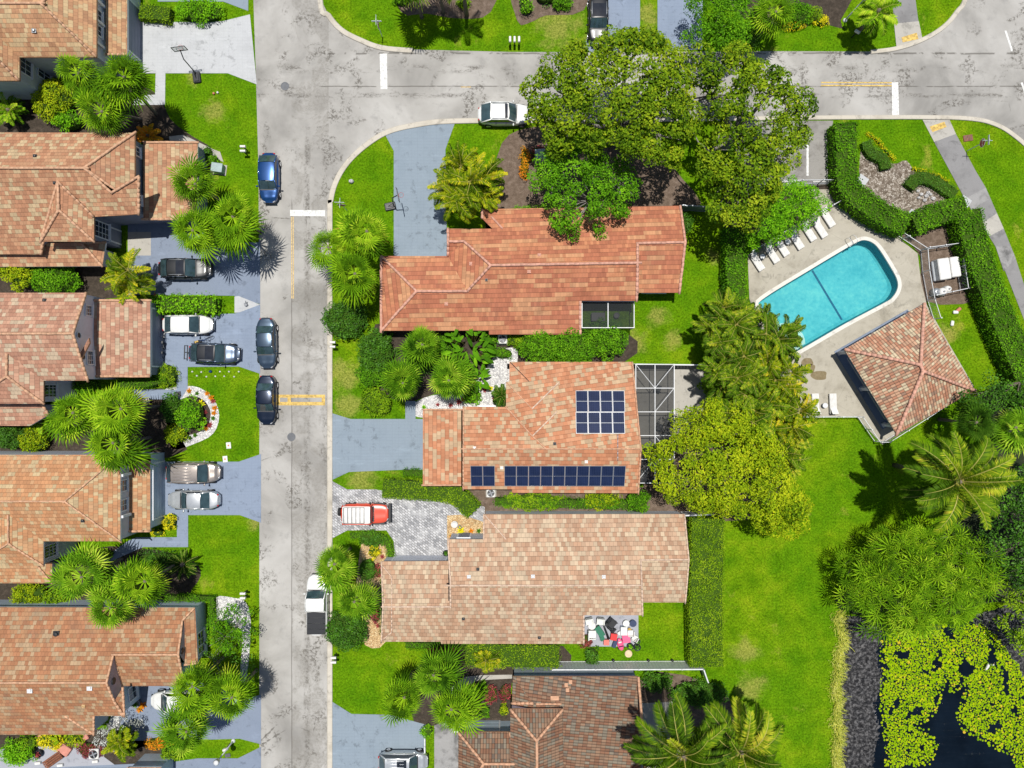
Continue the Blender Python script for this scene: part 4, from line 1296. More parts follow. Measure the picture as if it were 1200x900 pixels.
bb.build('wall_vent', M['metal_dark'], gw2)
window(w5, 240, 748, 1.5, 1.4, 1.4, h5, bars=(2, 2)); window(w5, 155, 812, 1.4, 1.3, 1.4, h5, bars=(2, 2))
window(w5, 240, 760, 1.5, .8, 1.4, h5, bars=(1, 2))
t5 = bvh_of(r5)
for px, py in ((35, 809), (105, 806)): roof_vent(t5, r5, px, py, 'metal_white', .12, .12)
roof_vent(t5, r5, 66, 743, 'metal_dark', .14, .18); roof_vent(t5, r5, 98, 827, 'gravel_tan', .1, .1, 'box')
roof_line(t5, r5, [(76, 839), (109, 860)], 'cap_peach', .1)

# ---- L6 lower left corner, only its north edge shows
h6 = empty('house', P(120, 960), 0, 'grey walled house cut off by the lower left edge of the photo', 'house')
r6 = roof([[(150, 899, 2.9), (189, 899, 2.9), (189, 990, 2.9), (170, 944, 3.9), (150, 940, 3.9)], [(150, 899, 2.9), (150, 940, 3.9), (60, 940, 3.9), (60, 915, 2.9), (150, 915, 2.9)]], 'roof_e', 'cap_peach', h6, fascia='wall_blue')
walls([(152, 899, 2.6), (189, 899, 2.6), (189, 990, 2.6), (60, 990, 2.6), (60, 916, 2.6), (152, 916, 2.6)], 'wall_blue', h6, ins=.08)

# ---- C1 red tiled corner house
hc1 = empty('house', P(620, 320), 0, 'long red tiled house with pink ridge caps at the street corner', 'house')
rc1 = roof([[(446.7, 300, 2.9), (488, 341.3, 3.9), (446.7, 387.5, 2.6)],
            [(446.7, 300, 2.9), (525, 300, 2.95), (547.5, 341.3, 3.9), (488, 341.3, 3.9)],
            [(525, 300, 2.95), (525, 283, 3.65), (544, 283, 3.65)], [(525, 300, 2.95), (544, 283, 3.65), (575, 311, 4.85), (547.5, 341.3, 3.9)],
            [(525, 268, 3.0), (577, 268, 3.1), (565, 256, 2.9), (565, 245, 2.6), (797, 241, 2.6), (803, 284, 3.95), (747, 285, 3.95), (747, 308, 4.85), (575, 311, 4.85), (544, 283, 3.65), (525, 283, 3.65)],
            [(446.7, 387.5, 2.6), (488, 341.3, 3.9), (547.5, 341.3, 3.9), (575, 311, 4.85), (747, 308, 4.85), (746, 352.5, 3.4), (680, 352.5, 3.4), (680, 392, 2.45), (573, 392, 2.45), (573, 387.5, 2.6)],
            [(747, 285, 3.95), (803, 284, 3.95), (796, 343, 2.6), (747, 343, 2.6)]], 'roof_f', 'cap_pink', hc1, fascia='brick_red', capr=.13)
wc1 = walls([(447, 300, 2.4), (525, 300, 2.4), (525, 268, 2.4), (565, 268, 2.4), (565, 245, 2.35), (797, 241, 2.35), (802, 284, 3.6), (796, 343, 2.35), (746, 343, 2.35), (746, 352.5, 2.8), (680, 352.5, 3.1), (680, 391, 2.2), (447, 387, 2.3)], 'wall_white', hc1, ins=.3)
door_panel(wc1, 493, 303, 4.8, 2.1, hc1, 'trim')
window(wc1, 768, 345, 1.4, 2.2, 1.4, hc1, bars=(3, 2)); window(wc1, 615, 395, 1.4, 1.4, 1.2, hc1, bars=(2, 2))
window(wc1, 712, 356, 1.2, 3.0, 2.0, hc1, bars=(3, 1)); window(wc1, 500, 388, 1.4, 1.4, 1.2, hc1, bars=(2, 2))
tc1 = bvh_of(rc1)
roof_line(tc1, rc1, [(576, 254), (589, 268)], 'cap_pink', .12)
for px, py in ((552, 309), (620, 318), (632, 299), (523, 356)): roof_vent(tc1, rc1, px, py, 'cap_pink', .08, .12)
roof_vent(tc1, rc1, 570, 328, 'metal_dark', .06, .12)

# ---- C2 solar house
hc2 = empty('house', P(630, 500), 0, 'apricot tiled house carrying the blue solar panels', 'house')
rc2 = roof([[(597, 424, 2.8), (741, 424, 2.8), (751, 526, 4.6), (640, 526, 4.6), (624, 511, 4.2), (593, 477, 2.9), (593, 448, 2.9), (597, 447, 2.9)],
            [(543, 476.5, 2.9), (593, 477, 2.9), (624, 511, 4.2), (640, 526, 4.6), (543, 526, 4.6)],
            [(543, 526, 4.6), (640, 526, 4.6), (751, 526, 4.6), (748, 578, 2.8), (600, 577.5, 2.8), (600, 573.5, 2.9), (543, 573.5, 2.9)]], 'roof_g', 'cap_apricot', hc2, fascia='cap_apricot', capr=.075)
roof([[(495.5, 480, 2.75), (540.5, 480, 3.1), (540.5, 568.5, 3.1), (495.5, 568.5, 2.75)]], 'roof_g', 'cap_apricot', hc2, name='garage_roof', fascia='cap_apricot', capr=.09)
wc2 = walls([(496, 480.5, 2.5), (544, 480, 2.5), (544, 477, 2.55), (593, 477, 2.55), (593, 425, 2.5), (741, 425, 2.5), (750, 526, 4.2), (747, 577, 2.5), (544, 573, 2.5), (544, 568, 2.5), (496, 568, 2.5)], 'wall_white', hc2, ins=.1)
door_panel(wc2, 500, 521, 4.8, 2.1, hc2, 'trim'); window(wc2, 570, 484, 1.4, 1.6, 1.2, hc2, bars=(2, 2)); window(wc2, 740, 480, 1.2, 3.2, 2.0, hc2, bars=(3, 1))
tc2 = bvh_of(rc2)
roof_line(tc2, rc2, [(593.5, 448), (623.5, 479)], 'cap_apricot', .06)
roof_line(tc2, rc2, [(623.5, 479), (655, 448)], 'cap_beige', .09)
roof_line(tc2, rc2, [(598, 424.5), (620, 447)], 'metal_dark', .04)
roof_line(tc2, rc2, [(594, 478), (624, 511)], 'metal_dark', .035)
roof_line(tc2, rc2, [(624, 511), (653, 482)], 'cap_beige', .08)
roof_line(tc2, rc2, [(542, 481), (542, 567)], 'cap_beige', .10)
roof_line(tc2, rc2, [(497, 481.5), (541, 481.5)], 'cap_beige', .09)
roof_line(tc2, rc2, [(724, 509), (724, 540)], 'metal_grey', .045, 'conduit')
for px, py in ((687, 541), (650, 520), (588, 548), (556, 525)): roof_vent(tc2, rc2, px, py, 'plastic_white' if px != 650 else 'metal_dark', .07, .12)


def solar_array(x0, y0, x1, y1, nx, ny, label):
    c, nr = roof_hit(tc2, (x0 + x1) / 2, (y0 + y1) / 2)
    e = empty('solar_array', c, 0, label, 'solar panels', 'solar arrays on the apricot roof')
    for j in range(ny):
        for i in range(nx):
            cs = []
            for (u, v) in ((i, j + 1), (i + 1, j + 1), (i + 1, j), (i, j)):
                cs.append(roof_hit(tc2, x0 + (x1 - x0) * u / nx, y0 + (y1 - y0) * v / ny)[0])
            ctr = sum(cs, Vector()) / 4
            ux = (cs[1] - cs[0]); uy = (cs[3] - cs[0])
            W, Hh = ux.length, uy.length
            ux.normalize(); nz = ux.cross(uy).normalized(); uy = nz.cross(ux)
            mat = Matrix((ux, uy, nz)).transposed().to_4x4()
            bb = MB()
            bb.box((0, 0, 0), (W - .05, Hh - .05, .02))
            p = bb.build('solar_panel', M['solar'], e)
            p.matrix_local = Matrix.Translation(ctr - c + nz * .12) @ mat
            fr = MB()
            for s in (-1, 1):
                fr.box((s * (W / 2 - .03), 0, 0), (.032, Hh - .02, .05)); fr.box((0, s * (Hh / 2 - .03), 0), (W - .1, .032, .05))
            fr.box((0, 0, .002), (W - .1, .025, .022))
            fr.build('frame', M['metal_grey'], p)
    return e


solar_array(674.5, 458, 732, 508.5, 4, 2, 'square block of eight blue solar panels on the upper slope')
solar_array(551.5, 545, 580, 569, 2, 1, 'pair of blue solar panels at the left of the lower slope')
solar_array(591, 545, 732.5, 569, 10, 1, 'long row of ten blue solar panels along the lower slope')

# ---- C3 beige house
hc3 = empty('house', P(630, 680), 0, 'large beige pink tiled house beside the paver forecourt', 'house')
rc3 = roof([[(567, 602.5, 2.8), (802, 602.5, 2.8), (807, 655.5, 4.4), (751, 656, 4.4), (752, 686, 5.2), (528, 686, 5.2), (525, 632, 3.6), (567, 632, 3.6)],
            [(447, 658, 2.8), (527, 657.5, 2.8), (528, 711, 4.4), (449, 711, 4.4)],
            [(528, 686, 5.2), (752, 686, 5.2), (753, 721, 4.1), (684, 721, 4.1), (684, 754.5, 2.8), (517, 754.5, 2.8), (516.5, 752, 2.85), (447, 752, 2.8), (449, 711, 4.4), (528, 711, 4.4)],
            [(751, 656, 4.4), (807, 655.5, 4.4), (803, 706, 2.8), (753, 706, 2.8)]], 'roof_h', 'cap_beige', hc3, fascia='cap_beige', capr=.08)
wc3 = walls([(447, 658, 2.55), (525, 658, 2.55), (525, 632, 3.2), (567, 632, 3.2), (567, 603, 2.5), (802, 603, 2.5), (806, 655, 4.0), (803, 705, 2.5), (753, 705, 2.5), (753, 721, 3.7), (684, 721, 3.7), (684, 753, 2.5), (447, 751, 2.5)], 'wall_grey', hc3, ins=.1)
door_panel(wc3, 494, 654, 4.8, 2.1, hc3, 'wall_grey'); window(wc3, 718, 718, 1.2, 3.0, 2.0, hc3, bars=(3, 1)); door_panel(wc3, 545, 628, 1.0, 2.1, hc3, 'wall_slate', 'front_door', 1)
tc3 = bvh_of(rc3)
roof_line(tc3, rc3, [(568, 603.5), (593, 632)], 'cap_beige', .08)
roof_line(tc3, rc3, [(448, 663), (459, 676), (459, 741), (448, 750)], 'cap_beige', .06)
roof_line(tc3, rc3, [(526, 667), (526, 704)], 'metal_dark', .05, 'flashing')
for px, py in ((549.5, 676), (624.5, 675.5), (707.5, 676)): roof_vent(tc3, rc3, px, py, 'metal_white', .10, .2, 'box')
for px, py in ((543, 725), (632, 747), (560, 667)): roof_vent(tc3, rc3, px, py, 'metal_dark', .07, .12)

# ---- C4 brown barrel tile house
hc4 = empty('house', P(650, 850), 0, 'brown barrel tiled house with crossing hips at the bottom edge', 'house')
rc4 = roof([[(601, 793, 2.8), (748, 793, 2.8), (757, 905, 5.4), (760, 1010, 3.0), (625, 1010, 3.0), (625, 824, 3.75)], [(601, 793, 2.8), (625, 824, 3.75), (600, 824, 2.8)], [(600, 824, 2.8), (625, 824, 3.75), (625, 1010, 3.0), (600, 1010, 2.8)]],
           'roof_s', 'cap_apricot', hc4, fascia='cap_apricot', capr=.13)
roof([[(598, 831, 4.2), (659.5, 831, 4.2), (629, 868, 5.7)], [(659.5, 831, 4.2), (662, 1000, 4.2), (630, 1000, 5.7), (629, 868, 5.7)], [(598, 831, 4.2), (629, 868, 5.7), (630, 1000, 5.7), (598, 1000, 4.2)]],
     'roof_s', 'cap_apricot', hc4, fascia='cap_apricot', capr=.13, name='cross_roof')
roof([[(537, 858, 2.8), (597, 858, 2.8), (610, 895, 4.3), (567, 895, 4.3)], [(537, 858, 2.8), (567, 895, 4.3), (537, 935, 2.8)], [(567, 895, 4.3), (610, 895, 4.3), (610, 935, 2.8), (537, 935, 2.8)]],
     'roof_s', 'cap_apricot', hc4, fascia='cap_apricot', capr=.13, name='garage_roof')
wc4 = walls([(601, 793, 2.5), (747, 793, 2.5), (755, 905, 3.4), (758, 1010, 2.6), (538, 935, 2.5), (538, 858, 2.5), (597, 858, 2.5), (601, 826, 2.5)], 'wall_blue', hc4, ins=.12)
walls([(598.5, 831.5, 4.0), (659, 831.5, 4.0), (661, 1000, 4.0), (599, 1000, 4.0)], 'wall_lilac', hc4, z0=2.0, ins=.1)
door_panel(wc4, 560, 845, 4.0, 2.1, hc4, 'wall_blue')
tc4 = bvh_of(rc4)
for px, py in ((663.5, 803), (668.5, 799.5), (665, 809)):
    h, nr = roof_hit(tc4, px, py); bb = MB(); bb.cbox((0, 0, .03), (.32, .42, .06), .02)
    bb.build('roof_patch', M['cap_apricot'], rc4, loc=h - Vector(hc4.location))
roof_line(tc4, rc4, [(628, 825), (658, 825)], 'cap_apricot', .1)
h, nr = roof_hit(tc4, 650, 818); bb = MB(); bb.cbox((0, 0, .03), (.75, .4, .06), .02); bb.build('roof_patch', M['cap_apricot'], rc4, loc=h - Vector(hc4.location))

# ---- pavilion by the pool
pv = empty('pool_pavilion', P(1040, 436), 0, 'square red hipped pavilion standing at the pool deck corner', 'pavilion')
EZ = 2.75
rp = roof([[(989.3, 409.5, EZ), (1083, 355.5, EZ), (1078.5, 427.5, 5.0)], [(1083, 355.5, EZ), (1142.7, 458, EZ), (1081.5, 435, 5.0), (1078.5, 427.5, 5.0)],
           [(1142.7, 458, EZ), (1050.7, 508.8, EZ), (1081.5, 435, 5.0)], [(1050.7, 508.8, EZ), (989.3, 409.5, EZ), (1078.5, 427.5, 5.0), (1081.5, 435, 5.0)]], 'roof_p', 'cap_pink', pv, fascia='wall_slate', capr=.16)
cs = [P(989.3, 409.5, EZ), P(1083, 355.5, EZ), P(1142.7, 458, EZ), P(1050.7, 508.8, EZ)]
ci = inset([Vector((c.x, c.y, 0)) for c in cs], .55)
q = Vector(pv.location)
for i in range(4):
    for t in ((0, .5) if i % 2 else (0, .5)):
        c = ci[i].lerp(ci[(i + 1) % 4], t)
        bb = MB(); bb.cbox((c.x - q.x, c.y - q.y, 1.3), (.3, .3, 2.5), .03, R(29))
        bb.cbox((c.x - q.x, c.y - q.y, .17), (.42, .42, .24), .03, R(29))
        bb.build('column', M['wall_grey'], pv)
cw = inset([Vector((c.x, c.y, 0)) for c in cs], 1.5)
bb = MB()   # enclosed wash room at the back half
a0, b0 = cw[0].lerp(cw[1], .45), cw[3].lerp(cw[2], .45)
poly = [a0, cw[1], cw[2], b0]
bb.add([(p.x - q.x, p.y - q.y, z) for z in (.05, 2.5) for p in poly], [(i, (i + 1) % 4, (i + 1) % 4 + 4, i + 4) for i in range(4)])
bb.build('wall', M['wall_slate'], pv)
bb = MB(); bb.prism([(p.x - q.x, p.y - q.y) for p in inset([Vector((c.x, c.y, 0)) for c in cs], .2)], .055, .1)
bb.build('shade_slab', M['drive_slate'], pv)  # roof's shade on the deck put into this slab's slate colour
bb = MB(); k1, k2 = ci[3].lerp(ci[0], .08), ci[3].lerp(ci[0], .92)
bb.tube([Vector((k1.x - q.x, k1.y - q.y, 1.0)), Vector((k2.x - q.x, k2.y - q.y, 1.0))], .05, 8); bb.build('handrail', M['metal_grey'], pv)
# ------------------------------------------------------------------ vehicles
def interp(tbl, x):
    if x <= tbl[0][0]: return tbl[0][1]
    for (a, va), (b, vb) in zip(tbl[:-1], tbl[1:]):
        if x <= b:
            t = (x - a) / (b - a); t = t * t * (3 - 2 * t)
            return va + (vb - va) * t
    return tbl[-1][1]


def grid_faces(nr, nc):
    return [(i * nc + k, i * nc + k + 1, (i + 1) * nc + k + 1, (i + 1) * nc + k) for i in range(nr - 1) for k in range(nc - 1)]


KINDS_ = {
    # fractions of the length measured from the nose: cowl, roof start, roof end, tail glass end; heights: hood, belt, deck, roof
    'sedan': dict(cowl=.27, r0=.43, r1=.68, t1=.83, hood=.86, nose=.66, belt=.95, deck=.98, H=1.45, box=.78),
    'hatch': dict(cowl=.25, r0=.41, r1=.76, t1=.93, hood=.90, nose=.68, belt=1.0, deck=.92, H=1.52, box=.8),
    'suv': dict(cowl=.27, r0=.42, r1=.75, t1=.93, hood=1.02, nose=.80, belt=1.10, deck=1.0, H=1.74, box=.82),
    'van': dict(cowl=.20, r0=.35, r1=.82, t1=.955, hood=1.0, nose=.74, belt=1.08, deck=1.0, H=1.76, box=.84),
    'jeep': dict(cowl=.31, r0=.36, r1=.93, t1=.965, hood=1.10, nose=1.0, belt=1.18, deck=1.1, H=1.84, box=.9),
    'pickup': dict(cowl=.25, r0=.36, r1=.565, t1=.60, hood=1.12, nose=.95, belt=1.16, deck=1.12, H=1.86, box=.86),
}


def make_car(name, label, cat, px, py, heading, kind, L, W, body, group=None, glass='car_glass', roof_m=None, roof_hatch=None, extras=None, rim='alloy'):
    K = KINDS_[kind]
    g0 = P(px, py, .8)
    e = empty(name, (g0.x, g0.y, .03), R(heading), label, cat, group)
    bm_ = M[body]
    hx = L / 2

    def X(f): return hx - f * L
    sq = 9 if kind in ('jeep', 'pickup') else 4.2
    def hw(x):
        t = abs(x) / hx
        k = (max(0, 1 - t ** sq)) ** (.34)
        k = max(k, .50)
        return W / 2 * k * (1 if x < 0 else 1 - .03 * t)
    top = [(0, K['nose']), (.03, K['nose'] + .04), (.10, K['hood'] - .05), (K['cowl'], K['hood'] + .03), (K['r0'] + .04, K['belt']), (max(K['t1'] - .08, .5), K['belt']), (K['t1'] + .01, K['deck']), (.985, K['deck'] - .07), (1, K['deck'] - .2)]
    if kind == 'jeep': top = [(0, .95), (.015, 1.02), (.3, 1.12), (.34, 1.18), (.96, 1.18), (1, 1.1)]
    if kind == 'pickup': top = [(0, .95), (.02, 1.0), (.24, 1.14), (.3, 1.16), (1, 1.14)]
    fr = [0, .006, .015, .03, .05, .08, .12, .17, .22, .27, .32, .4, .5, .6, .7, .76, .82, .87, .91, .94, .965, .983, .994, 1]
    prof = [(-.93, .24), (-.985, .34), (-1.0, .62), (-.985, -.14), (-.945, -.05), (-.87, -.008), (-.6, .012), (0, .022)]
    rows = []
    for f in fr:
        x = X(f); w = hw(x); zt = interp(top, f)
        line = []
        for (yy, zz) in prof:
            z = zz if zz > .1 else zt + zz
            if zz == .62: z = .24 + (zt - .24) * .55
            line.append((x, yy * w, z))
        line += [(x, -p[1], p[2]) for p in line[-2::-1]]
        rows.append(line)
    vs = [p for r in rows for p in r]
    nc = len(rows[0])
    b = MB(); b.add(vs, grid_faces(len(rows), nc))
    b.add(rows[0], [tuple(range(nc))]); b.add(rows[-1], [tuple(reversed(range(nc)))])
    b.add([(X(f), s * hw(X(f)) * .93, .24) for f in (.02, .98) for s in (-1, 1)], [(0, 2, 3, 1)])
    # pillars
    rw, bw = W / 2 * K['box'], W / 2 * .9
    H_ = K['H']
    xA0, xA1, xC1, xC0 = X(K['cowl'] + .015), X(K['r0']), X(K['r1']), X(K['t1'])
    zb0, zb1 = interp(top, K['cowl'] + .015) - .02, interp(top, K['t1']) - .02
    for s in (-1, 1):
        b.tube([(xA0, s * bw * .97, zb0), (xA1, s * rw, H_ - .05)], [.06, .05], 8)
        b.tube([(xC0, s * bw * .95, zb1), (xC1, s * rw, H_ - .05)], [.07, .06], 8)
        b.tube([(xA1 + .02, s * rw, H_ - .06), ((xA1 + xC1) / 2, s * rw * 1.01, H_ - .03), (xC1 - .02, s * rw, H_ - .06)], .045, 8)
    b.build('body', bm_, e, True)
    # roof
    nx, ny = 9, 9
    pts = []
    for i in range(nx):
        u = i / (nx - 1)
        x = xA1 + .03 + (xC1 - xA1 - .06) * u
        for k in range(ny):
            v = -1 + 2 * k / (ny - 1)
            z = H_ - .05 * v * v - .035 * (2 * u - 1) ** 2
            pts.append((x, v * rw * (1 - .10 * abs(2 * u - 1) ** 5), z - .03 * abs(v) ** 6))
    b = MB(); b.add(pts, grid_faces(nx, ny))
    b.add([(p[0], p[1], p[2] - .03) for p in pts], grid_faces(nx, ny))
    if kind == 'van':
        for k in range(-2, 3): b.cbox(((xA1 + xC1) / 2 - .15, k * rw * .34, H_ - .012 * abs(k)), ((xA1 - xC1) * .72, .05, .03), .01)
    rf = b.build('roof', M[roof_m] if roof_m else bm_, e, True)
    if roof_hatch:
        u0, u1 = roof_hatch
        b = MB(); pp = []
        for i in range(5):
            u = u0 + (u1 - u0) * i / 4
            for k in range(5):
                v = (-1 + 2 * k / 4) * .80
                pp.append((xA1 + (xC1 - xA1) * u, v * rw, H_ - .05 * v * v - .035 * (2 * u - 1) ** 2 + .012))
        b.add(pp, grid_faces(5, 5)); b.build('sunroof', M['car_glass_black'], rf, True)
    # glass
    def pane(a0, a1, zz0, zz1, w0, w1, nm, bow):
        b = MB(); pp = []
        for i in range(5):
            u = i / 4
            for k in range(9):
                v = -1 + 2 * k / 8
                w = (w0 + (w1 - w0) * u) * .96
                bx = bow * (1 - v * v)
                pp.append((a0 + (a1 - a0) * u + bx, v * w, zz0 + (zz1 - zz0) * u + .02 + .03 * (1 - v * v) * u))
        b.add(pp, grid_faces(5, 9)); return b.build(nm, M[glass], e, True)
    ws = pane(xA0, xA1 + .02, zb0, H_ - .06, bw, rw, 'windshield', .08)
    pane(xC0, xC1 - .02, zb1, H_ - .06, bw * .96, rw, 'rear_window', -.05)
    for s in (-1, 1):
        b = MB(); pp = []
        for i in range(9):
            u = i / 8
            xb = xA0 - .08 + (xC0 + .08 - xA0 + .08) * u; xt = xA1 + (xC1 - xA1) * u
            zb = interp(top, (hx - xb) / L) - .03
            for k in range(4):
                v = k / 3
                pp.append((xb + (xt - xb) * v, s * (bw * .985 + (rw - bw * .985) * v), zb + (H_ - .07 - zb) * v))
        b.add(pp, grid_faces(9, 4)); b.build('side_window', M['car_glass_black'], e, True)
    # hood panel with a shut line
    b = MB(); pp = []
    for i in range(8):
        u = i / 7; f = .055 + (K['cowl'] - .035 - .055) * u
        x = X(f)
        for k in range(9):
            v = -1 + 2 * k / 8
            w = hw(x) * .80 * (.93 + .07 * u)
            pp.append((x, v * w, interp(top, f) + .028 - .022 * abs(v) ** 3 + (.014 if abs(abs(v) - .62) < .2 else 0)))
    b.add(pp, grid_faces(8, 9)); b.build('hood', bm_, e, True)
    b = MB()
    x = X(K['cowl'] - .005)
    b.box((x, 0, interp(top, K['cowl']) + .012), (.10, W * .80, .035)); b.build('cowl', M['plastic_black'], e)
    # wheels
    wr = .36 if kind in ('suv', 'jeep', 'pickup') else .33
    for fx in (.175, .80):
        for s in (-1, 1):
            c = (X(fx), s * (W / 2 - .10), wr - .02)
            b = MB(); b.tube([(0, -.115, 0), (0, -.09, 0), (0, .09, 0), (0, .115, 0)], [wr * .9, wr, wr, wr * .9], 20)
            w = b.build('wheel', M['rubber'], e, True, loc=c)
            b = MB(); b.tube([(0, s * .10, 0), (0, s * .125, 0)], wr * .62, 14)
            for k in range(5):
                t = 2 * math.pi * k / 5; b.box((wr * .4 * math.cos(t), s * .127, wr * .4 * math.sin(t)), (.07, .02, .07))
            b.build('rim', M[rim], w)
    # lamps, mirrors, bumpers, handles
    for s in (-1, 1):
        w = hw(X(.03))
        b = MB(); b.ell((X(.035), s * w * .80, interp(top, .035) - .075), (.20, .12, .07), 12, 6, rz=s * -.6); b.build('headlight', M['lamp_clear'], e, True)
        w = hw(X(.97))
        b = MB(); b.ell((X(.972), s * w * .84, interp(top, .96) - .14), (.10, .14, .12), 12, 6, rz=s * .4); b.build('taillight', M['lamp_red'], e, True)
        b = MB(); b.ell((xA0 - .22, s * (W / 2 + .10), zb0 + .10), (.085, .13, .08), 12, 6); b.tube([(xA0 - .2, s * bw * .98, zb0 + .03), (xA0 - .22, s * (W / 2 + .05), zb0 + .08)], .03, 6)
        b.build('mirror', bm_ if kind != 'jeep' else M['plastic_black'], e, True)
        b = MB()
        for fx in (.47, .66): b.cbox((X(fx), s * (W / 2 * .995), .86 if kind in ('sedan', 'hatch') else .98), (.2, .05, .04), .01)
        b.build('door_handle', M['plastic_black'] if 'white' in body else bm_, e)
    b = MB(); b.cbox((X(.004), 0, .5), (.10, W * .62, .2), .04); b.build('grille', M['plastic_black'], e)
    b = MB(); b.cbox((X(.996), 0, .55), (.07, .5, .13), .01); b.build('number_plate', M['plastic_white'], e)
    if kind in ('suv', 'van'):
        for s in (-1, 1):
            b = MB(); b.tube([(xA1 - .15, s * rw * .86, H_ - .02), (xA1 - .3, s * rw * .86, H_ + .035), (xC1 + .3, s * rw * .86, H_ + .03), (xC1 + .15, s * rw * .86, H_ - .03)], .022, 6)
            b.build('roof_rail', M['metal_grey'], e, True)
    if extras: extras(e, dict(X=X, L=L, W=W, H=H_, hw=hw, rw=rw, bw=bw, xA0=xA0, xA1=xA1, xC0=xC0, xC1=xC1, zb0=zb0, top=top))
    return e


M['car_blue'] = paint('car_blue', (.012, .060, .20), .5); M['car_dark_green'] = paint('car_black', (.010, .011, .012), 0, .35, .25)
M['car_white'] = paint('car_white', (.60, .605, .59), 0.0); M['car_dark_blue'] = paint('car_dark_blue', (.018, .024, .042), .5)
M['car_steel'] = paint('car_steel_blue', (.055, .085, .125), .6); M['car_navy'] = paint('car_navy', (.010, .018, .038), .5)
M['car_tan'] = paint('car_tan', (.36, .315, .28), .6); M['car_silver'] = paint('car_silver', (.56, .58, .59), .6)
M['car_red'] = paint('car_red', (.58, .07, .035), .0); M['car_dark'] = paint('car_dark', (.010, .011, .014), 0, .35, .25)
M['car_graphite'] = paint('car_graphite', (.07, .095, .14), .6)


def sunshade(e, k):
    b = MB()
    b.add([(k['xA0'] - .22, -k['bw'] * .1, k['zb0'] + .155), (k['xA0'] - .22, k['bw'] * .8, k['zb0'] + .155), (k['xA1'] + .06, k['rw'] * .72, k['H'] - .03), (k['xA1'] + .06, -k['rw'] * .1, k['H'] - .03)], [(0, 1, 2, 3)])
    b.build('sunshade', M['plastic_white'], e)


def jeep_bits(e, k):
    b = MB(); b.tube([(k['X'](1) - .02, .18, .98), (k['X'](1) - .26, .18, .98)], .39, 20)
    sp = b.build('spare_wheel', M['rubber'], e); b = MB(); b.tube([(k['X'](1) - .26, .18, .98), (k['X'](1) - .28, .18, .98)], .2, 14); b.build('rim', M['alloy'], sp)
    b = MB(); z = k['H'] + .10
    x0, x1, w = k['xC1'] + .12, k['xA1'] - .5, k['rw'] * .86
    for s in (-1, 1): b.tube([(x0, s * w, z), (x1, s * w, z)], .025, 6)
    for i in range(6):
        x = x0 + (x1 - x0) * i / 5; b.tube([(x, -w, z), (x, w, z)], .018, 6)
        for s in (-1, 1): b.tube([(x, s * w, z), (x, s * w, z - .12)], .018, 6)
    b.build('roof_rack', M['metal_dark'], e)
    b = MB(); b.cbox((k['X'](0) + .1, 0, .62), (.26, k['W'] * .98, .2), .05); b.build('front_bumper', M['plastic_black'], e)
    for s in (-1, 1):
        b = MB(); b.cbox((k['X'](.19), s * k['W'] * .49, .93), (1.05, .22, .10), .04); b.cbox((k['X'](.80), s * k['W'] * .49, .93), (1.0, .16, .10), .04); b.build('fender', M['plastic_black'], e)
    b = MB()
    for i in range(7): b.cbox((k['X'](.30), -.6 + .2 * i, 1.17), (.1, .09, .03), .01)
    b.build('hood_vent', M['plastic_black'], e)


def rack_bits(e, k):
    xr = k['X'](1)
    b = MB(); b.tube([(xr, 0, .55), (xr - .55, 0, .55)], .04, 8)
    for s in (-1, 1): b.tube([(xr - .25, s * .62, .6), (xr - .25, s * .62, 1.0)], .03, 8)
    for d in (.22, .5): b.cbox((xr - d, 0, .6), (.1, 1.35, .06), .02)
    b.build('bike_rack', M['metal_dark'], e)


def bed_cover(e, k):
    x0, x1 = k['X'](.615), k['X'](.985)
    b = MB(); n = 4
    for i in range(n):
        c = x0 + (x1 - x0) * (i + .5) / n
        b.cbox((c, 0, 1.185), (abs(x1 - x0) / n - .012, k['W'] * .88, .05), .012)
    b.build('bed_cover', M['plastic_black'], e)


def plates(e, k):
    pass


make_car('parked_car', 'bright blue hatchback with a white sunshade on the junction street', 'car', 315, 208, -90, 'hatch', 4.7, 1.85, 'car_blue', extras=sunshade)
make_car('parked_car', 'black sport utility car with dark sunroof on the slate driveway', 'car', 216.5, 315, 0, 'suv', 4.95, 1.95, 'car_dark_green', roof_hatch=(.05, .5))
make_car('parked_car', 'white car parked nose out beside the bike rack car', 'car', 219.5, 380.5, 0, 'hatch', 4.75, 1.86, 'car_white')
make_car('parked_car', 'dark car with a black glass roof and rear bike rack', 'car', 251, 414, -2, 'suv', 4.75, 1.93, 'car_graphite', roof_hatch=(.05, .55), extras=rack_bits, roof_m='car_dark')
make_car('parked_car', 'steel blue sedan parked behind the navy one on the street', 'car', 312, 402, -89, 'sedan', 4.75, 1.85, 'car_steel')
make_car('parked_car', 'navy black sedan at the yellow street bars', 'car', 312, 468.5, -90, 'sedan', 4.6, 1.84, 'car_navy')
make_car('parked_car', 'tan minivan parked above the silver sedan', 'minivan', 226, 554, 0, 'van', 5.1, 1.98, 'car_tan')
make_car('parked_car', 'silver sedan parked nose in below the tan minivan', 'car', 226.5, 586, 180, 'sedan', 4.85, 1.84, 'car_silver')
make_car('parked_car', 'red off road car with white hardtop and roof rack on grey pavers', 'off-road car', 428, 601.5, 0, 'jeep', 4.4, 1.88, 'car_red', roof_m='plastic_white', extras=jeep_bits)
make_car('parked_car', 'white sport utility car parked at the kerb under the oak edge', 'car', 591, 134, 0, 'suv', 5.0, 1.98, 'car_white', roof_hatch=(.04, .2))
make_car('parked_car', 'black car with pale reflections on the driveway at the top', 'car', 701, 21, -90, 'suv', 4.9, 1.93, 'car_dark', roof_hatch=(.05, .8))
make_car('parked_pickup', 'white pickup truck with a black bed cover at the kerb', 'pickup truck', 372, 708, 90, 'pickup', 5.6, 1.98, 'car_white', extras=bed_cover)
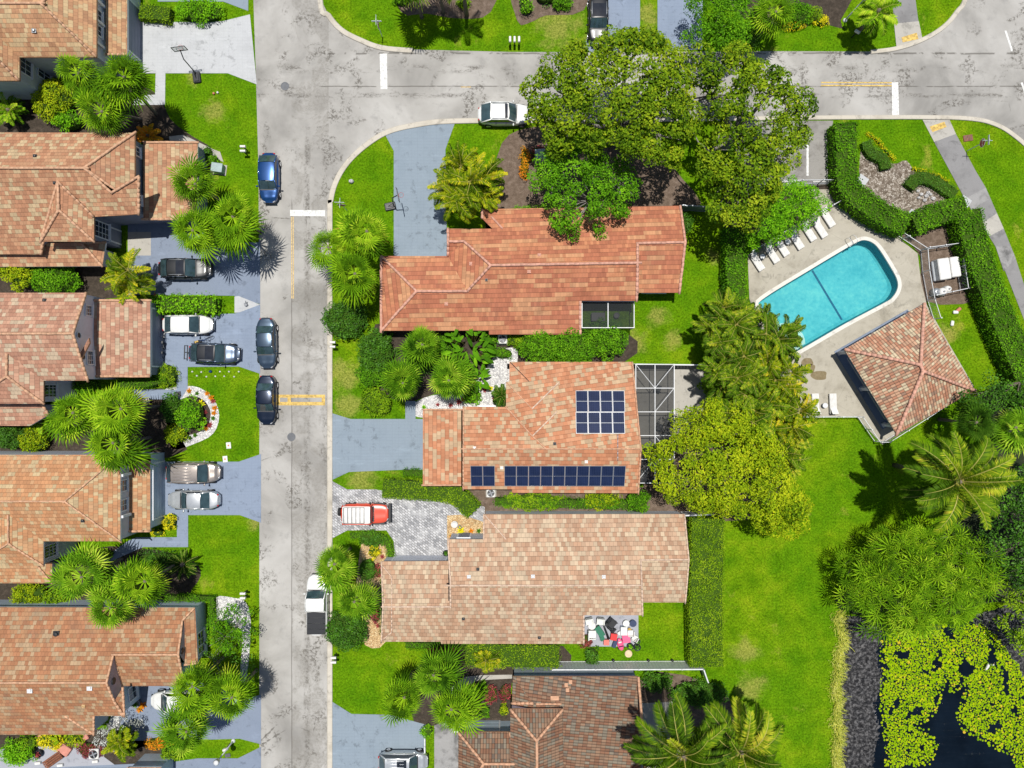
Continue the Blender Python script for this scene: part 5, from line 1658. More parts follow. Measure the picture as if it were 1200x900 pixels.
make_car('parked_car', 'silver minivan at the bottom edge with a panoramic glass roof', 'minivan', 472, 893, 0, 'van', 4.7, 1.9, 'car_silver', roof_hatch=(.1, .5))
make_car('parked_car', 'white car half hidden under the lower left palms', 'car', 205, 822, 180, 'hatch', 4.6, 1.84, 'car_white')
# ------------------------------------------------------------------ plants
def quad_obj(name, Q, rnd, m, parent=None, extra=None):
    """Q: (n,4,3) array of leaf faces; extra: an MB with solid shapes for a second material"""
    n = len(Q)
    vs = Q.reshape(-1, 3); fs = np.arange(n * 4).reshape(-1, 4)
    me = bpy.data.meshes.new(name)
    me.materials.append(m)
    if extra is not None:
        b, m2 = extra
        V = np.vstack([vs, np.array(b.v, dtype=float).reshape(-1, 3)])
        F = [tuple(f) for f in fs.tolist()] + [tuple(i + n * 4 for i in f) for f in b.f]
        me.from_pydata(V.tolist(), [], F)
        me.materials.append(m2)
        mi = np.zeros(len(F), dtype=np.int32); mi[n:] = 1
        me.polygons.foreach_set('material_index', mi)
        rnd = np.concatenate([rnd, np.full(len(b.f), .15)])
    else:
        me.from_pydata(vs.tolist(), [], fs.tolist())
    at = me.attributes.new('rnd', 'FLOAT', 'FACE')
    at.data.foreach_set('value', np.clip(rnd, 0, 1).astype(np.float32))
    me.update()
    o = bpy.data.objects.new(name, me); COL.objects.link(o)
    if parent is not None: o.parent = parent
    return o


def norm(a): return a / np.maximum(np.linalg.norm(a, axis=-1, keepdims=True), 1e-9)


def leaf_quads(C, N, L, W, rng, tilt=.7):
    """rhombic leaves at C facing roughly N"""
    n = len(C)
    N = norm(N + rng.normal(0, tilt, (n, 3)))
    A = rng.normal(0, 1, (n, 3)); A = norm(A - N * (A * N).sum(1, keepdims=True))
    B = np.cross(N, A)
    L = np.broadcast_to(L, (n,))[:, None]; W = np.broadcast_to(W, (n,))[:, None]
    return np.stack([C - A * L / 2, C + B * W / 2 - A * L * .05, C + A * L / 2, C - B * W / 2 - A * L * .05], axis=1)


def clump_leaves(lobes, per, size, rng, asp=.55, up=.7, squash=.8, tilt=.6, lv=.35):
    """leaves on the outer shell of many lobes; rnd varies by lobe and by leaf"""
    Qs, rs = [], []
    for (x, y, z, r) in lobes:
        n = max(6, int(per * r * r))
        d = norm(rng.normal(0, 1, (n, 3))); d[:, 2] = np.abs(d[:, 2]) * 1.0 - .35 * (rng.random(n) < .35)
        d = norm(d)
        rad = r * (.62 + .45 * rng.random(n)[:, None] ** .6)
        C = np.array([x, y, z]) + d * rad * np.array([1, 1, squash])
        s = size * rng.uniform(.75, 1.25) * (.7 + .6 * rng.random(n))
        Qs.append(leaf_quads(C, d + np.array([0, 0, up]), s, s * asp, rng, tilt))
        rs.append(np.clip(.5 + rng.normal(0, lv * .45) + rng.normal(0, .2, n), 0, 1))
    return np.concatenate(Qs), np.concatenate(rs)


def outline_lobes(poly, step, rng, r, ztop, zedge, fall, jit=.45, skip=.05, under=True):
    """lobe centres filling a world outline, domed: zedge at the rim to ztop inside"""
    xs = [p[0] for p in poly]; ys = [p[1] for p in poly]
    out = []
    y = min(ys); row = 0
    while y < max(ys):
        x = min(xs) + (row % 2) * step / 2
        while x < max(xs):
            px, py = x + rng.uniform(-jit, jit) * step, y + rng.uniform(-jit, jit) * step
            if inside(px, py, poly) and rng.random() > skip:
                d = min(1, edge_dist(px, py, poly) / fall)
                z = zedge + (ztop - zedge) * math.sqrt(max(0, 1 - (1 - d) ** 2)) + rng.uniform(-.45, .45)
                out.append((px, py, z, r * rng.uniform(.55, 1.4)))
                if under and rng.random() < .5:
                    out.append((px + rng.uniform(-.5, .5), py + rng.uniform(-.5, .5), z - r * 1.5, r))
            x += step
        y += step * .86; row += 1
    return out


def broad_tree(name, out_px, zmid, label, cat, leaf, ztop, zedge, step, r, per, size, seed, trunk_r=.3, bark='bark', trunk_px=None, fall=4.0, skip=.05, group=None, limbs=.5, lv=.35, asp=.55, tilt=.6):
    rng = np.random.default_rng(seed)
    poly = [tuple(P(a, b_, zmid)[:2]) for a, b_ in out_px]
    poly = [tuple(p[:2]) for p in smooth_path([Vector((x, y, 0)) for x, y in poly], 3, True)]
    lob = outline_lobes(poly, step, rng, r, ztop, zedge, fall, skip=skip)
    cx = sum(p[0] for p in poly) / len(poly); cy = sum(p[1] for p in poly) / len(poly)
    if trunk_px: t_ = P(*trunk_px); cx, cy = t_.x, t_.y
    e = empty(name, (cx, cy, 0), 0, label, cat, group)
    L2 = [(x - cx, y - cy, z, rr) for x, y, z, rr in lob]
    Q, rn = clump_leaves(L2, per, size, rng, asp=asp, lv=lv, tilt=tilt)
    quad_obj('crown', Q, rn, M[leaf], e)
    b = MB()
    h = zedge * .62
    b.tube([(0, 0, -.1), (0, 0, .3), (.1, .05, h * .6), (0, 0, h)], [trunk_r * 1.5, trunk_r * 1.1, trunk_r * .9, trunk_r * .8], 10)
    hubs = []
    nh = 7 if len(L2) > 40 else 4
    for k in range(nh):
        a = 2 * math.pi * k / nh + rng.uniform(-.3, .3)
        ext = max((math.hypot(l[0], l[1]) for l in L2 if abs((math.atan2(l[1], l[0]) - a + math.pi) % (2 * math.pi) - math.pi) < .5), default=2) * .55
        p = Vector((math.cos(a) * ext, math.sin(a) * ext, zedge + (ztop - zedge) * .35))
        b.tube([(0, 0, h * .9), p * .5 + Vector((0, 0, h * .35)), p], [trunk_r * .65, trunk_r * .45, trunk_r * .28], 7)
        hubs.append(p)
    for l in L2:
        if rng.random() < limbs:
            hb = min(hubs, key=lambda q: (q - Vector(l[:3])).length)
            tgt = Vector((l[0], l[1], l[2]))
            mid = (hb + tgt) / 2 + Vector((rng.uniform(-.3, .3), rng.uniform(-.3, .3), -.25))
            b.tube([hb, mid, tgt], [trunk_r * .25, trunk_r * .16, trunk_r * .06], 5)
    b.build('trunk', M[bark], e, True)
    return e


# ---- fan palms
def fan_crown(seed, leaves=40, R_=1.0, segs=17, green='palm_green', droop=.5):
    rng = np.random.default_rng(seed)
    Q, rn = [], []
    ph0, ph1 = rng.uniform(0, 6.28, 2)
    for i in range(leaves):
        el = R(66 - 100 * ((i + .5) / leaves) ** .8) + rng.normal(0, .07)
        az = i * 2.39996 + rng.normal(0, .3)
        RR = R_ * (1 + .2 * math.sin(az + ph0) + .1 * math.sin(2 * az + ph1)) * rng.uniform(.88, 1.1)
        out = np.array([math.cos(az), math.sin(az), 0])
        side = np.array([-math.sin(az), math.cos(az), 0])
        d = out * math.cos(el) + np.array([0, 0, math.sin(el)])
        pet = RR * rng.uniform(.42, .64)
        base = d * pet
        w = .018
        Q.append([np.array([0, 0, 0]) - side * w, np.array([0, 0, 0]) + side * w, base + side * w, base - side * w]); rn.append(.75)
        nrm = np.cross(side, d); nrm *= -1 if nrm[2] < 0 else 1
        blade = RR * rng.uniform(.52, .74)
        lr = np.clip(rng.normal(.42, .22), 0, .82)
        dead = i > leaves * .8 and rng.random() < .35
        if dead: lr = 1.0
        for k in range(segs):
            f = (k + .5) / segs * 2 - 1
            a = f * R(118)
            v = d * math.cos(a) + side * math.sin(a)
            ln = blade * (1 - .32 * abs(f) ** 1.6) * rng.uniform(.85, 1.1)
            v = norm(v + nrm * (-.18 + .3 * (1 - abs(f))) * .4)
            m_ = base + v * ln * .55
            tip = base + v * ln + np.array([0, 0, -droop * ln * (.35 + .5 * rng.random())])
            sw = norm(np.cross(v, nrm)) * blade * .037
            Q.append([base, m_ - sw, m_ + nrm * .012, m_ + sw]) ; rn.append(1.0 if dead else np.clip(lr + rng.normal(0, .09), 0, .9))
            Q.append([m_ - sw, tip, m_ + sw, m_ + nrm * .012]); rn.append(1.0 if dead else np.clip(lr + rng.normal(.04, .11), 0, .9))
    return np.array(Q), np.array(rn)


PALM_CROWNS = {}
def palm_mesh(kind, var):
    k = (kind, var)
    if k not in PALM_CROWNS:
        mat, lv, dr = {'green': ('palm_green', 36, .5), 'cool': ('palm_blue', 44, .42), 'dark': ('palm_dark', 34, .35), 'yellow': ('palm_yellow', 40, .5)}[kind]
        Q, rn = fan_crown(100 + var * 7 + len(kind), lv + (var % 4) * 4 - 6, 1.0, 17, mat, dr)
        o = quad_obj('crown', Q, rn, M[mat]); me = o.data
        bpy.data.objects.remove(o)
        b = MB()
        b.tube([(0, 0, -.1), (.0, 0, .4), (.05, .03, 2), (.03, .02, 4), (0, 0, 6)], [.21, .16, .14, .13, .15], 10)
        b.ell((0, 0, 5.9), (.2, .2, .35), 10, 6)
        o = b.build('trunk', M['bark_palm'], smooth=True); tm = o.data
        bpy.data.objects.remove(o)
        PALM_CROWNS[k] = (me, tm)
    return PALM_CROWNS[k]


PR = random.Random(5)
def fan_palm(px, py, rad, h, label, kind='green', group=None, base=None):
    top = P(px, py, h)
    bs = P(*base) if base else Vector((top.x, top.y, 0))
    e = empty('fan_palm', bs, 0, label, 'palm', group)
    me, tm = palm_mesh(kind, PR.randrange(7))
    k = (CAM_H - h) / CAM_H / PXM
    c = bpy.data.objects.new('crown', me); COL.objects.link(c); c.parent = e
    c.location = top - bs; c.location.z = h
    s = rad * k / 1.12
    c.scale = (s * PR.uniform(.9, 1.1), s * PR.uniform(.9, 1.1), s * PR.uniform(.8, 1.05)); c.rotation_euler = (PR.uniform(-.22, .22), PR.uniform(-.22, .22), PR.uniform(0, 6.28))
    t = bpy.data.objects.new('trunk', tm); COL.objects.link(t); t.parent = e
    d = Vector((top.x - bs.x, top.y - bs.y, h))
    t.rotation_euler = d.to_track_quat('Z', 'Y').to_euler()
    t.scale = (1, 1, d.length / 6.05)
    return e


for a in [
    (92, 86, 30, 7.0, 'fan palm beside the entry of the uppermost left house', 'green', (150, 128)),
    (146, 91, 34, 7.5, 'fan palm with a leaning trunk by the white driveway', 'green', (183, 134)),
    (120, 131, 35, 6.8, 'fan palm overhanging the rose tiled roof edge', 'green', (165, 140)),
    (229, 216, 29, 6.0, 'upper palm of the trio on the lawn beside the rose roof', 'green', None),
    (273, 254, 36, 6.5, 'palm of the lawn trio closest to the street', 'green', None),
    (226, 270, 31, 5.8, 'palm of the lawn trio shading the slate driveway', 'green', None),
    (430, 271, 33, 6.0, 'street corner palm beside the pale blue driveway', 'green', None),
    (385, 290, 26, 5.0, 'small palm leaning out over the kerb', 'green', None),
    (416, 321, 34, 6.0, 'lower palm of the street corner trio', 'green', None),
    (495, 404, 27, 4.5, 'round palm touching the lower edge of the red roof', 'cool', None),
    (472, 449, 29, 4.5, 'round palm beside the clipped ball shrub', 'cool', None),
    (526, 446, 30, 4.8, 'round palm over the white gravel garden', 'cool', None),
    (86, 484, 33, 6.5, 'left palm of the trio above the peach roof', 'green', None),
    (142, 479, 35, 7.0, 'palm of the trio nearest the gravel island bed', 'green', None),
    (133, 519, 34, 6.5, 'palm of the trio drooping onto the peach roof', 'green', None),
    (96, 676, 33, 6.5, 'left palm of the trio above the orange roof', 'cool', None),
    (170, 681, 32, 6.5, 'right palm of the trio above the orange roof', 'green', None),
    (130, 712, 31, 6.3, 'palm of the trio drooping onto the orange roof', 'cool', None),
    (226, 804, 35, 6.5, 'large palm hiding the white car', 'green', None),
    (272, 817, 31, 6.0, 'palm beside the street above the blue grey driveway', 'green', None),
    (219, 857, 32, 6.0, 'lowest palm of the trio around the white car', 'cool', None),
    (392, 661, 29, 6.0, 'palm whose crown covers the nose of the white pickup', 'cool', None),
    (415, 705, 25, 5.0, 'palm beside the door of the white pickup', 'cool', None),
    (474, 817, 29, 5.5, 'left palm of the trio at the brown roof house', 'green', None),
    (508, 791, 29, 5.5, 'upper palm of the trio at the brown roof house', 'cool', None),
    (529, 831, 31, 5.8, 'right palm of the trio at the brown roof house', 'green', None),
    (909, 14, 29, 4.5, 'palm in the planting bed at the top right', 'green', None),
    (1190, 501, 30, 6.0, 'pale spiky palm at the right edge of the photo', 'cool', None),
    (1144, 495, 26, 5.5, 'dark spiky palm behind the pool pavilion', 'dark', None),
    (484, -22, 33, 6.2, 'palm at the top edge whose shadow lies beside the street sign', 'green', None),
    (512, -28, 32, 6.2, 'second palm at the top edge of the photo', 'green', None),
]:
    fan_palm(a[0], a[1], a[2], a[3], a[4], a[5], 'fan palms in the front gardens', a[6])


# ---- feather palms
def pinnate(b, Q, rn, base, az, el, L, nl, ll, rng, sag=.9, v=.5, twist=0.0, lw=.05, lr=.45, age=0):
    """one arching frond; rachis into b, leaflets into Q"""
    pts = []
    d = np.array([math.cos(az) * math.cos(el), math.sin(az) * math.cos(el), math.sin(el)])
    p = np.array(base, float)
    side = np.array([-math.sin(az), math.cos(az), 0.0])
    n = 9
    for i in range(n + 1):
        pts.append(p.copy())
        p = p + d * L / n
        d = norm(d + np.array([0, 0, -sag / n * (1 + i / n)]) + side * twist / n)
    b.tube([Vector(q) for q in pts], [.05 * (1 - .8 * i / n) * (L / 4.5) + .006 for i in range(n + 1)], 5)
    P_ = np.array(pts)
    for k in range(nl):
        f = .14 + .86 * k / (nl - 1)
        s = f * n; i = min(int(s), n - 1); t = s - i
        c = P_[i] * (1 - t) + P_[i + 1] * t
        tg = norm(P_[i + 1] - P_[i])
        upv = norm(np.cross(tg, side)); upv *= 1 if upv[2] > 0 else -1
        ln = ll * (math.sin(math.pi * (.16 + .78 * f)) ** .7) * rng.uniform(.85, 1.1)
        for sg in (-1, 1):
            dr = norm(side * sg * .86 + tg * (.34 + .5 * f) + upv * (v * .5 + rng.normal(0, .06)))
            m_ = c + dr * ln * .5
            tip = c + dr * ln + np.array([0, 0, -ln * (.22 + .2 * rng.random())])
            w = tg * lw * .5
            w = norm(np.cross(dr, upv)) * lw * .5
            r_ = np.clip(lr + rng.normal(0, .17), 0, 1)
            Q.append([c - w * .5, m_ - w, m_ + w, c + w * .5]); rn.append(r_)
            Q.append([m_ - w, tip - w * .1, tip + w * .1, m_ + w]); rn.append(np.clip(r_ + .05, 0, 1))


def feather_palm(name, px, py, h, fr, L, nl, ll, label, seed, leaf='frond', base=None, stems=1, spread=0.0, el0=70, el1=-12, sag=1.0, lw=.06, group=None, cat='palm', tr=.17, vee=.5):
    rng = np.random.default_rng(seed)
    top = P(px, py, h)
    bs = P(*base) if base else Vector((top.x, top.y, 0))
    e = empty(name, bs, 0, label, cat, group)
    Q, rn = [], []
    rb = MB(); tb = MB()
    for s in range(stems):
        if stems == 1: o = Vector((0, 0, 0))
        else:
            a = s * 2.4; rr = spread * math.sqrt((s + .5) / stems)
            o = Vector((math.cos(a) * rr, math.sin(a) * rr, 0))
        hh = h * (1 if stems == 1 else rng.uniform(.72, 1.05))
        hd = Vector((top.x - bs.x, top.y - bs.y, 0)) + o + Vector((0, 0, hh))
        ft = o * .35
        tb.tube([ft + Vector((0, 0, -.1)), ft.lerp(hd, .3) + Vector((0, 0, .2)), ft.lerp(hd, .7), hd], [tr * 1.4, tr, tr * .85, tr * .8], 8)
        if stems == 1: tb.ell(hd + Vector((0, 0, .1)), (tr * 1.3, tr * 1.3, .45), 9, 6)
        for i in range(fr):
            u = (i + .5) / fr
            el = R(el0 + (el1 - el0) * u ** .9) + rng.normal(0, .08)
            az = i * 2.39996 + s * 1.1 + rng.normal(0, .15)
            if stems > 1 and o.length > .3 and rng.random() < .55:
                az = math.atan2(o.y, o.x) + rng.normal(0, .8)
            pinnate(rb, Q, rn, hd, az, el, L * rng.uniform(.82, 1.08), nl, ll, rng, sag * rng.uniform(.8, 1.2), vee, rng.normal(0, .35), lw, .55 - .25 * u + rng.normal(0, .2))
    quad_obj('crown', np.array(Q), np.array(rn), M[leaf], e, (rb, M['rachis']))
    tb.build('trunk', M['bark_palm'], e, True)
    return e


feather_palm('coconut_palm', 1122, 564, 10.0, 34, 4.7, 44, .95, 'large coconut palm below the pool pavilion', 21, base=(1048, 545), sag=1.15, lw=.085, vee=.9)
feather_palm('coconut_palm', 800, 884, 8.5, 32, 4.7, 44, .95, 'coconut palm leaning over the brown barrel tile roof', 22, base=(790, 850), sag=1.0, lw=.085, vee=.9)
feather_palm('coconut_palm', 868, 880, 8.0, 30, 4.6, 42, .95, 'coconut palm at the bottom edge beside the open lawn', 23, base=(850, 860), sag=1.1, lw=.085, vee=.9)
feather_palm('queen_palm', 1028, 14, 3.6, 17, 2.2, 24, .6, 'bright feather palm beside the upper pavement', 24, leaf='palm_green', sag=1.2, lw=.09)
feather_palm('queen_palm', 541, -24, 6.2, 9, 2.2, 24, .6, 'feather palm at the top edge casting a star shadow', 25, leaf='frond', sag=1.0, base=(547, 18))
G = 'clumping feather palms'
feather_palm('areca_palm', 545, 214, 5.0, 13, 2.3, 17, .50, 'clumping feather palm beside the pale blue driveway', 31, leaf='palm_yellow', stems=9, spread=1.9, group=G, tr=.06, lw=.10, vee=1.0)
feather_palm('areca_palm', 145, 325, 4.0, 12, 2.2, 16, .50, 'yellowing feather palm at the corner of the rosy roof', 32, leaf='palm_yellow', stems=4, spread=.8, group=G, tr=.06, lw=.10, vee=1.0)
for i, (px, py, h, lab, lf) in enumerate([
    (858, 380, 6.0, 'feather palm clump at the lower left corner of the pool', 'frond'),
    (905, 398, 5.5, 'feather palm clump hanging over the shallow pool end', 'frond'),
    (862, 430, 6.0, 'feather palm clump beside the pale fence end', 'frond'),
    (905, 445, 6.0, 'yellowish feather palm clump beside the pool deck stains', 'palm_yellow'),
    (915, 490, 6.0, 'feather palm clump beside the pair of loungers', 'palm_yellow'),
    (880, 482, 6.5, 'feather palm clump crowding the yellow green tree', 'frond'),
    (912, 530, 5.0, 'lowest feather palm clump on the open lawn edge', 'frond')]):
    feather_palm('areca_palm', px, py, h, 13, 2.0, 15, .46, lab, 40 + i, leaf=lf, stems=9, spread=1.8, group=G, tr=.06, lw=.10, vee=1.0)
feather_palm('areca_palm', 142, 872, 2.6, 13, 1.6, 18, .5, 'young yellow green feather palm beside the silver bush', 52, leaf='palm_yellow', stems=2, spread=.3, group=G, tr=.06, lw=.10)
feather_palm('areca_palm', 572, 776, 2.2, 11, 1.3, 16, .45, 'small orange tinged feather palm beside the clipped shrubs', 53, leaf='palm_yellow', stems=2, spread=.3, group=G, tr=.05, lw=.06)
feather_palm('areca_palm', 590, 466, 1.8, 12, 1.2, 16, .4, 'small dark feather plant against the apricot roof corner', 54, leaf='palm_dark', stems=2, spread=.3, group=G, tr=.05, lw=.06)
feather_palm('cycad', 215, 661, .9, 30, 1.55, 24, .25, 'dark star shaped cycad on the lawn by the peach roof', 55, leaf='palm_dark', el0=60, el1=5, sag=.5, lw=.05, cat='cycad', tr=.2)
feather_palm('cycad', 12, 130, 1.2, 22, 1.7, 20, .4, 'feathery plant at the far left beside the yellow bush', 56, leaf='palm_green', el0=65, el1=5, sag=.8, lw=.07, cat='cycad', tr=.15)
feather_palm('cycad', 175, 160, .8, 18, 1.3, 18, .35, 'small feathery plant under the leaning palm', 57, leaf='leaf_orange', el0=65, el1=5, sag=.8, lw=.07, cat='cycad', tr=.12)
feather_palm('cycad', 50, 495, 1.0, 16, 1.3, 18, .35, 'feathery plant between the rosy and the peach roofs', 58, leaf='palm_green', el0=65, el1=5, sag=.8, lw=.07, cat='cycad', tr=.12)

# ---- large clump of paurotis palms by the pond: one plant with many heads
rng = np.random.default_rng(77)
poly = [tuple(P(a, b_, 4.5)[:2]) for a, b_ in [(995, 660), (1020, 632), (1060, 622), (1100, 614), (1135, 628), (1158, 660), (1164, 690), (1145, 720), (1110, 738), (1070, 742), (1040, 738), (1010, 715), (992, 690)]]
hd = outline_lobes(poly, 1.42, rng, 1, 5.6, 3.0, 4.5, jit=.3, skip=0, under=False)
cx = sum(p[0] for p in poly) / len(poly); cy = sum(p[1] for p in poly) / len(poly)
e = empty('palm_clump', (cx, cy, 0), 0, 'wide clump of spiky fan palms overhanging the lily pond', 'palm clump')
Qs, rs = [], []; b = MB()
for (x, y, z, r_) in hd:
    Q, rn = fan_crown(rng.integers(1e6), 17, 1.45 * r_, 9, droop=.35)
    yel = rng.random() < .16
    Qs.append(Q + np.array([x - cx, y - cy, z])); rs.append(np.clip(rn * .9 + .08 + rng.normal(0, .1) + (.3 if yel else 0), 0, .9))
    b.tube([((x - cx) * .6, (y - cy) * .6, -.9), ((x - cx) * .8, (y - cy) * .8, z * .5), (x - cx, y - cy, z)], [.09, .08, .08], 6)
quad_obj('crown', np.concatenate(Qs), np.concatenate(rs), M['palm_green'], e)
b.build('trunk', M['bark_palm'], e, True)

# ---- broadleaf trees
broad_tree('oak_tree', [(618, 100), (632, 78), (660, 62), (690, 50), (712, 36), (740, 33), (770, 42), (797, 62), (808, 90), (812, 125), (806, 160), (790, 185), (765, 196), (745, 200), (720, 185), (690, 178), (655, 172), (636, 150), (628, 125)],
           8.5, 'broad olive green oak overhanging the street', 'oak tree', 'leaf_oak', 11, 6.8, 1.1, .76, 250, .27, 61, .42, 'bark_grey', (720, 165), skip=.03, limbs=.6)
broad_tree('oak_tree', [(800, 70), (815, 58), (840, 62), (865, 52), (890, 74), (915, 80), (938, 100), (950, 125), (950, 150), (935, 180), (920, 208), (905, 232), (885, 262), (862, 268), (842, 255), (845, 225), (828, 205), (812, 170), (806, 130), (800, 100)],
           8.0, 'oak with pale branches showing over the parking bays', 'oak tree', 'leaf_oak', 10, 6.0, 1.15, .78, 230, .27, 62, .4, 'bark_grey', (850, 170), skip=.10, limbs=.7)
broad_tree('small_tree', [(628, 185), (650, 172), (690, 178), (725, 186), (748, 205), (752, 232), (735, 250), (705, 262), (680, 275), (655, 262), (635, 240), (626, 212)],
           6.0, 'green tree with grey twigs leaning on the red roof', 'tree', 'leaf_green', 7.2, 4.6, .95, .64, 240, .22, 63, .2, 'bark_grey', (690, 205), skip=.13, fall=3, limbs=.9)
broad_tree('small_tree', [(765, 545), (772, 515), (790, 490), (820, 472), (850, 470), (880, 480), (905, 505), (918, 535), (935, 570), (948, 600), (940, 630), (915, 632), (890, 612), (860, 604), (830, 600), (800, 592), (778, 575)],
           6.5, 'dense yellow green tree beside the screened pool cage', 'tree', 'leaf_yellow', 8.5, 4.5, .95, .72, 330, .2, 64, .28, 'bark', (835, 545), skip=.02, fall=4, limbs=.2, lv=.25)
broad_tree('small_tree', [(880, 268), (893, 245), (905, 222), (916, 205), (938, 212), (962, 222), (970, 240), (957, 254), (938, 268), (915, 280), (893, 288)],
           4.6, 'feathery bright green tree leaning over the loungers', 'tree', 'leaf_bright', 5.4, 3.4, .72, .6, 380, .21, 65, .14, 'bark', (905, 255), skip=.03, fall=2.5, lv=.3, asp=.38, tilt=.7)
broad_tree('small_tree', [(808, 15), (815, -10), (850, -22), (878, -8), (882, 22), (872, 48), (850, 60), (828, 52), (812, 36)],
           4.5, 'dense dark green round tree at the top edge', 'tree', 'leaf_green', 6, 3.0, .85, .62, 300, .19, 66, .18, 'bark', (842, 20), skip=0, fall=3, limbs=.1)
D = 'dark trees by the pond'
broad_tree('small_tree', [(1150, 590), (1165, 560), (1200, 545), (1260, 560), (1270, 640), (1240, 680), (1195, 690), (1165, 660)], 6.0, 'dark leafy tree at the right edge above the lily pond', 'tree', 'leaf_dark', 7.2, 4.2, 1.1, .72, 200, .22, 67, .25, 'bark', (1185, 610), skip=.12, group=D)
broad_tree('small_tree', [(1128, 470), (1150, 452), (1200, 440), (1260, 450), (1260, 490), (1215, 488), (1170, 482), (1140, 490)], 4.5, 'dark leafy tree beyond the end of the tall hedge', 'tree', 'leaf_dark', 5.5, 3.4, .95, .62, 200, .2, 68, .2, 'bark', (1185, 468), skip=.12, group=D)
broad_tree('small_tree', [(1168, 690), (1185, 672), (1215, 665), (1250, 690), (1240, 760), (1205, 765), (1180, 730)], 4.0, 'lighter green tree overhanging the pond corner', 'tree', 'leaf_olive', 4.6, 2.2, .95, .6, 190, .2, 69, .18, 'bark', (1200, 705), skip=.2, group=D)
broad_tree('small_tree', [(242, 735), (250, 720), (270, 712), (290, 722), (296, 745), (285, 765), (262, 768), (246, 755)], 2.6, 'loose leafy shrub over the white gravel band', 'shrub', 'leaf_green', 3.2, 1.5, .6, .42, 260, .17, 70, .08, 'bark_grey', (268, 742), skip=.3, fall=1.4, limbs=.9)
broad_tree('small_tree', [(236, 770), (255, 760), (285, 768), (294, 800), (270, 806), (245, 795)], 2.2, 'twiggy half bare bush beside the large palm and street', 'shrub', 'leaf_dark', 2.6, 1.2, .6, .4, 160, .15, 71, .08, 'bark_grey', (262, 785), skip=.35, fall=1.4, limbs=1.0)
broad_tree('small_tree', [(110, 868), (120, 848), (140, 838), (158, 845), (162, 862), (145, 876), (125, 880)], 1.6, 'silver leafed bush on the white gravel patch', 'shrub', 'leaf_silver', 2.0, .8, .45, .32, 230, .12, 72, .06, 'bark_grey', (137, 858), skip=.15, fall=1.2, limbs=.8)
broad_tree('small_tree', [(322, 1), (330, -1), (331, 8), (325, 10)], .5, 'tiny weed tuft on the junction kerb', 'plant', 'leaf_green', .4, .2, .3, .2, 200, .1, 73, .02) if False else None


# ---- shrubs: lobed mounds
def shrub(px, py, rx, ry, h, leaf, label, seed, size=.17, per=420, cat='shrub', group=None, lobes=None, rz=0.0, name='shrub', lob=.42):
    rng = np.random.default_rng(seed)
    c = P(px, py, h * .6)
    k = (CAM_H - h * .6) / CAM_H / PXM
    RX, RY = rx * k, ry * k
    e = empty(name, (c.x, c.y, 0), rz, label, cat, group)
    L_ = []
    st = lob * 1.25
    for x in np.arange(-RX, RX + .01, st):
        for y in np.arange(-RY, RY + .01, st):
            xx, yy = x + rng.uniform(-.2, .2), y + rng.uniform(-.2, .2)
            d = (xx / RX) ** 2 + (yy / RY) ** 2
            if d > 1: continue
            L_.append((xx * .93, yy * .93, max(.18, h * (1 - d) ** .38 - lob * .6 + rng.uniform(-.08, .10)), lob * rng.uniform(.8, 1.2)))
    Q, rn = clump_leaves(L_, per, size, rng, lv=.22)
    b = MB(); b.ell((0, 0, h * .32), (RX * .82, RY * .82, h * .5), 14, 8)
    quad_obj('foliage', Q, rn, M[leaf], e, (b, M['leaf_core']))
    b = MB()
    for k_ in range(4):
        a = k_ * 1.57 + .4; b.tube([(0, 0, 0), (math.cos(a) * RX * .3, math.sin(a) * RY * .3, h * .5)], [.05, .025], 5)
    b.build('stem', M['bark'], e)
    return e


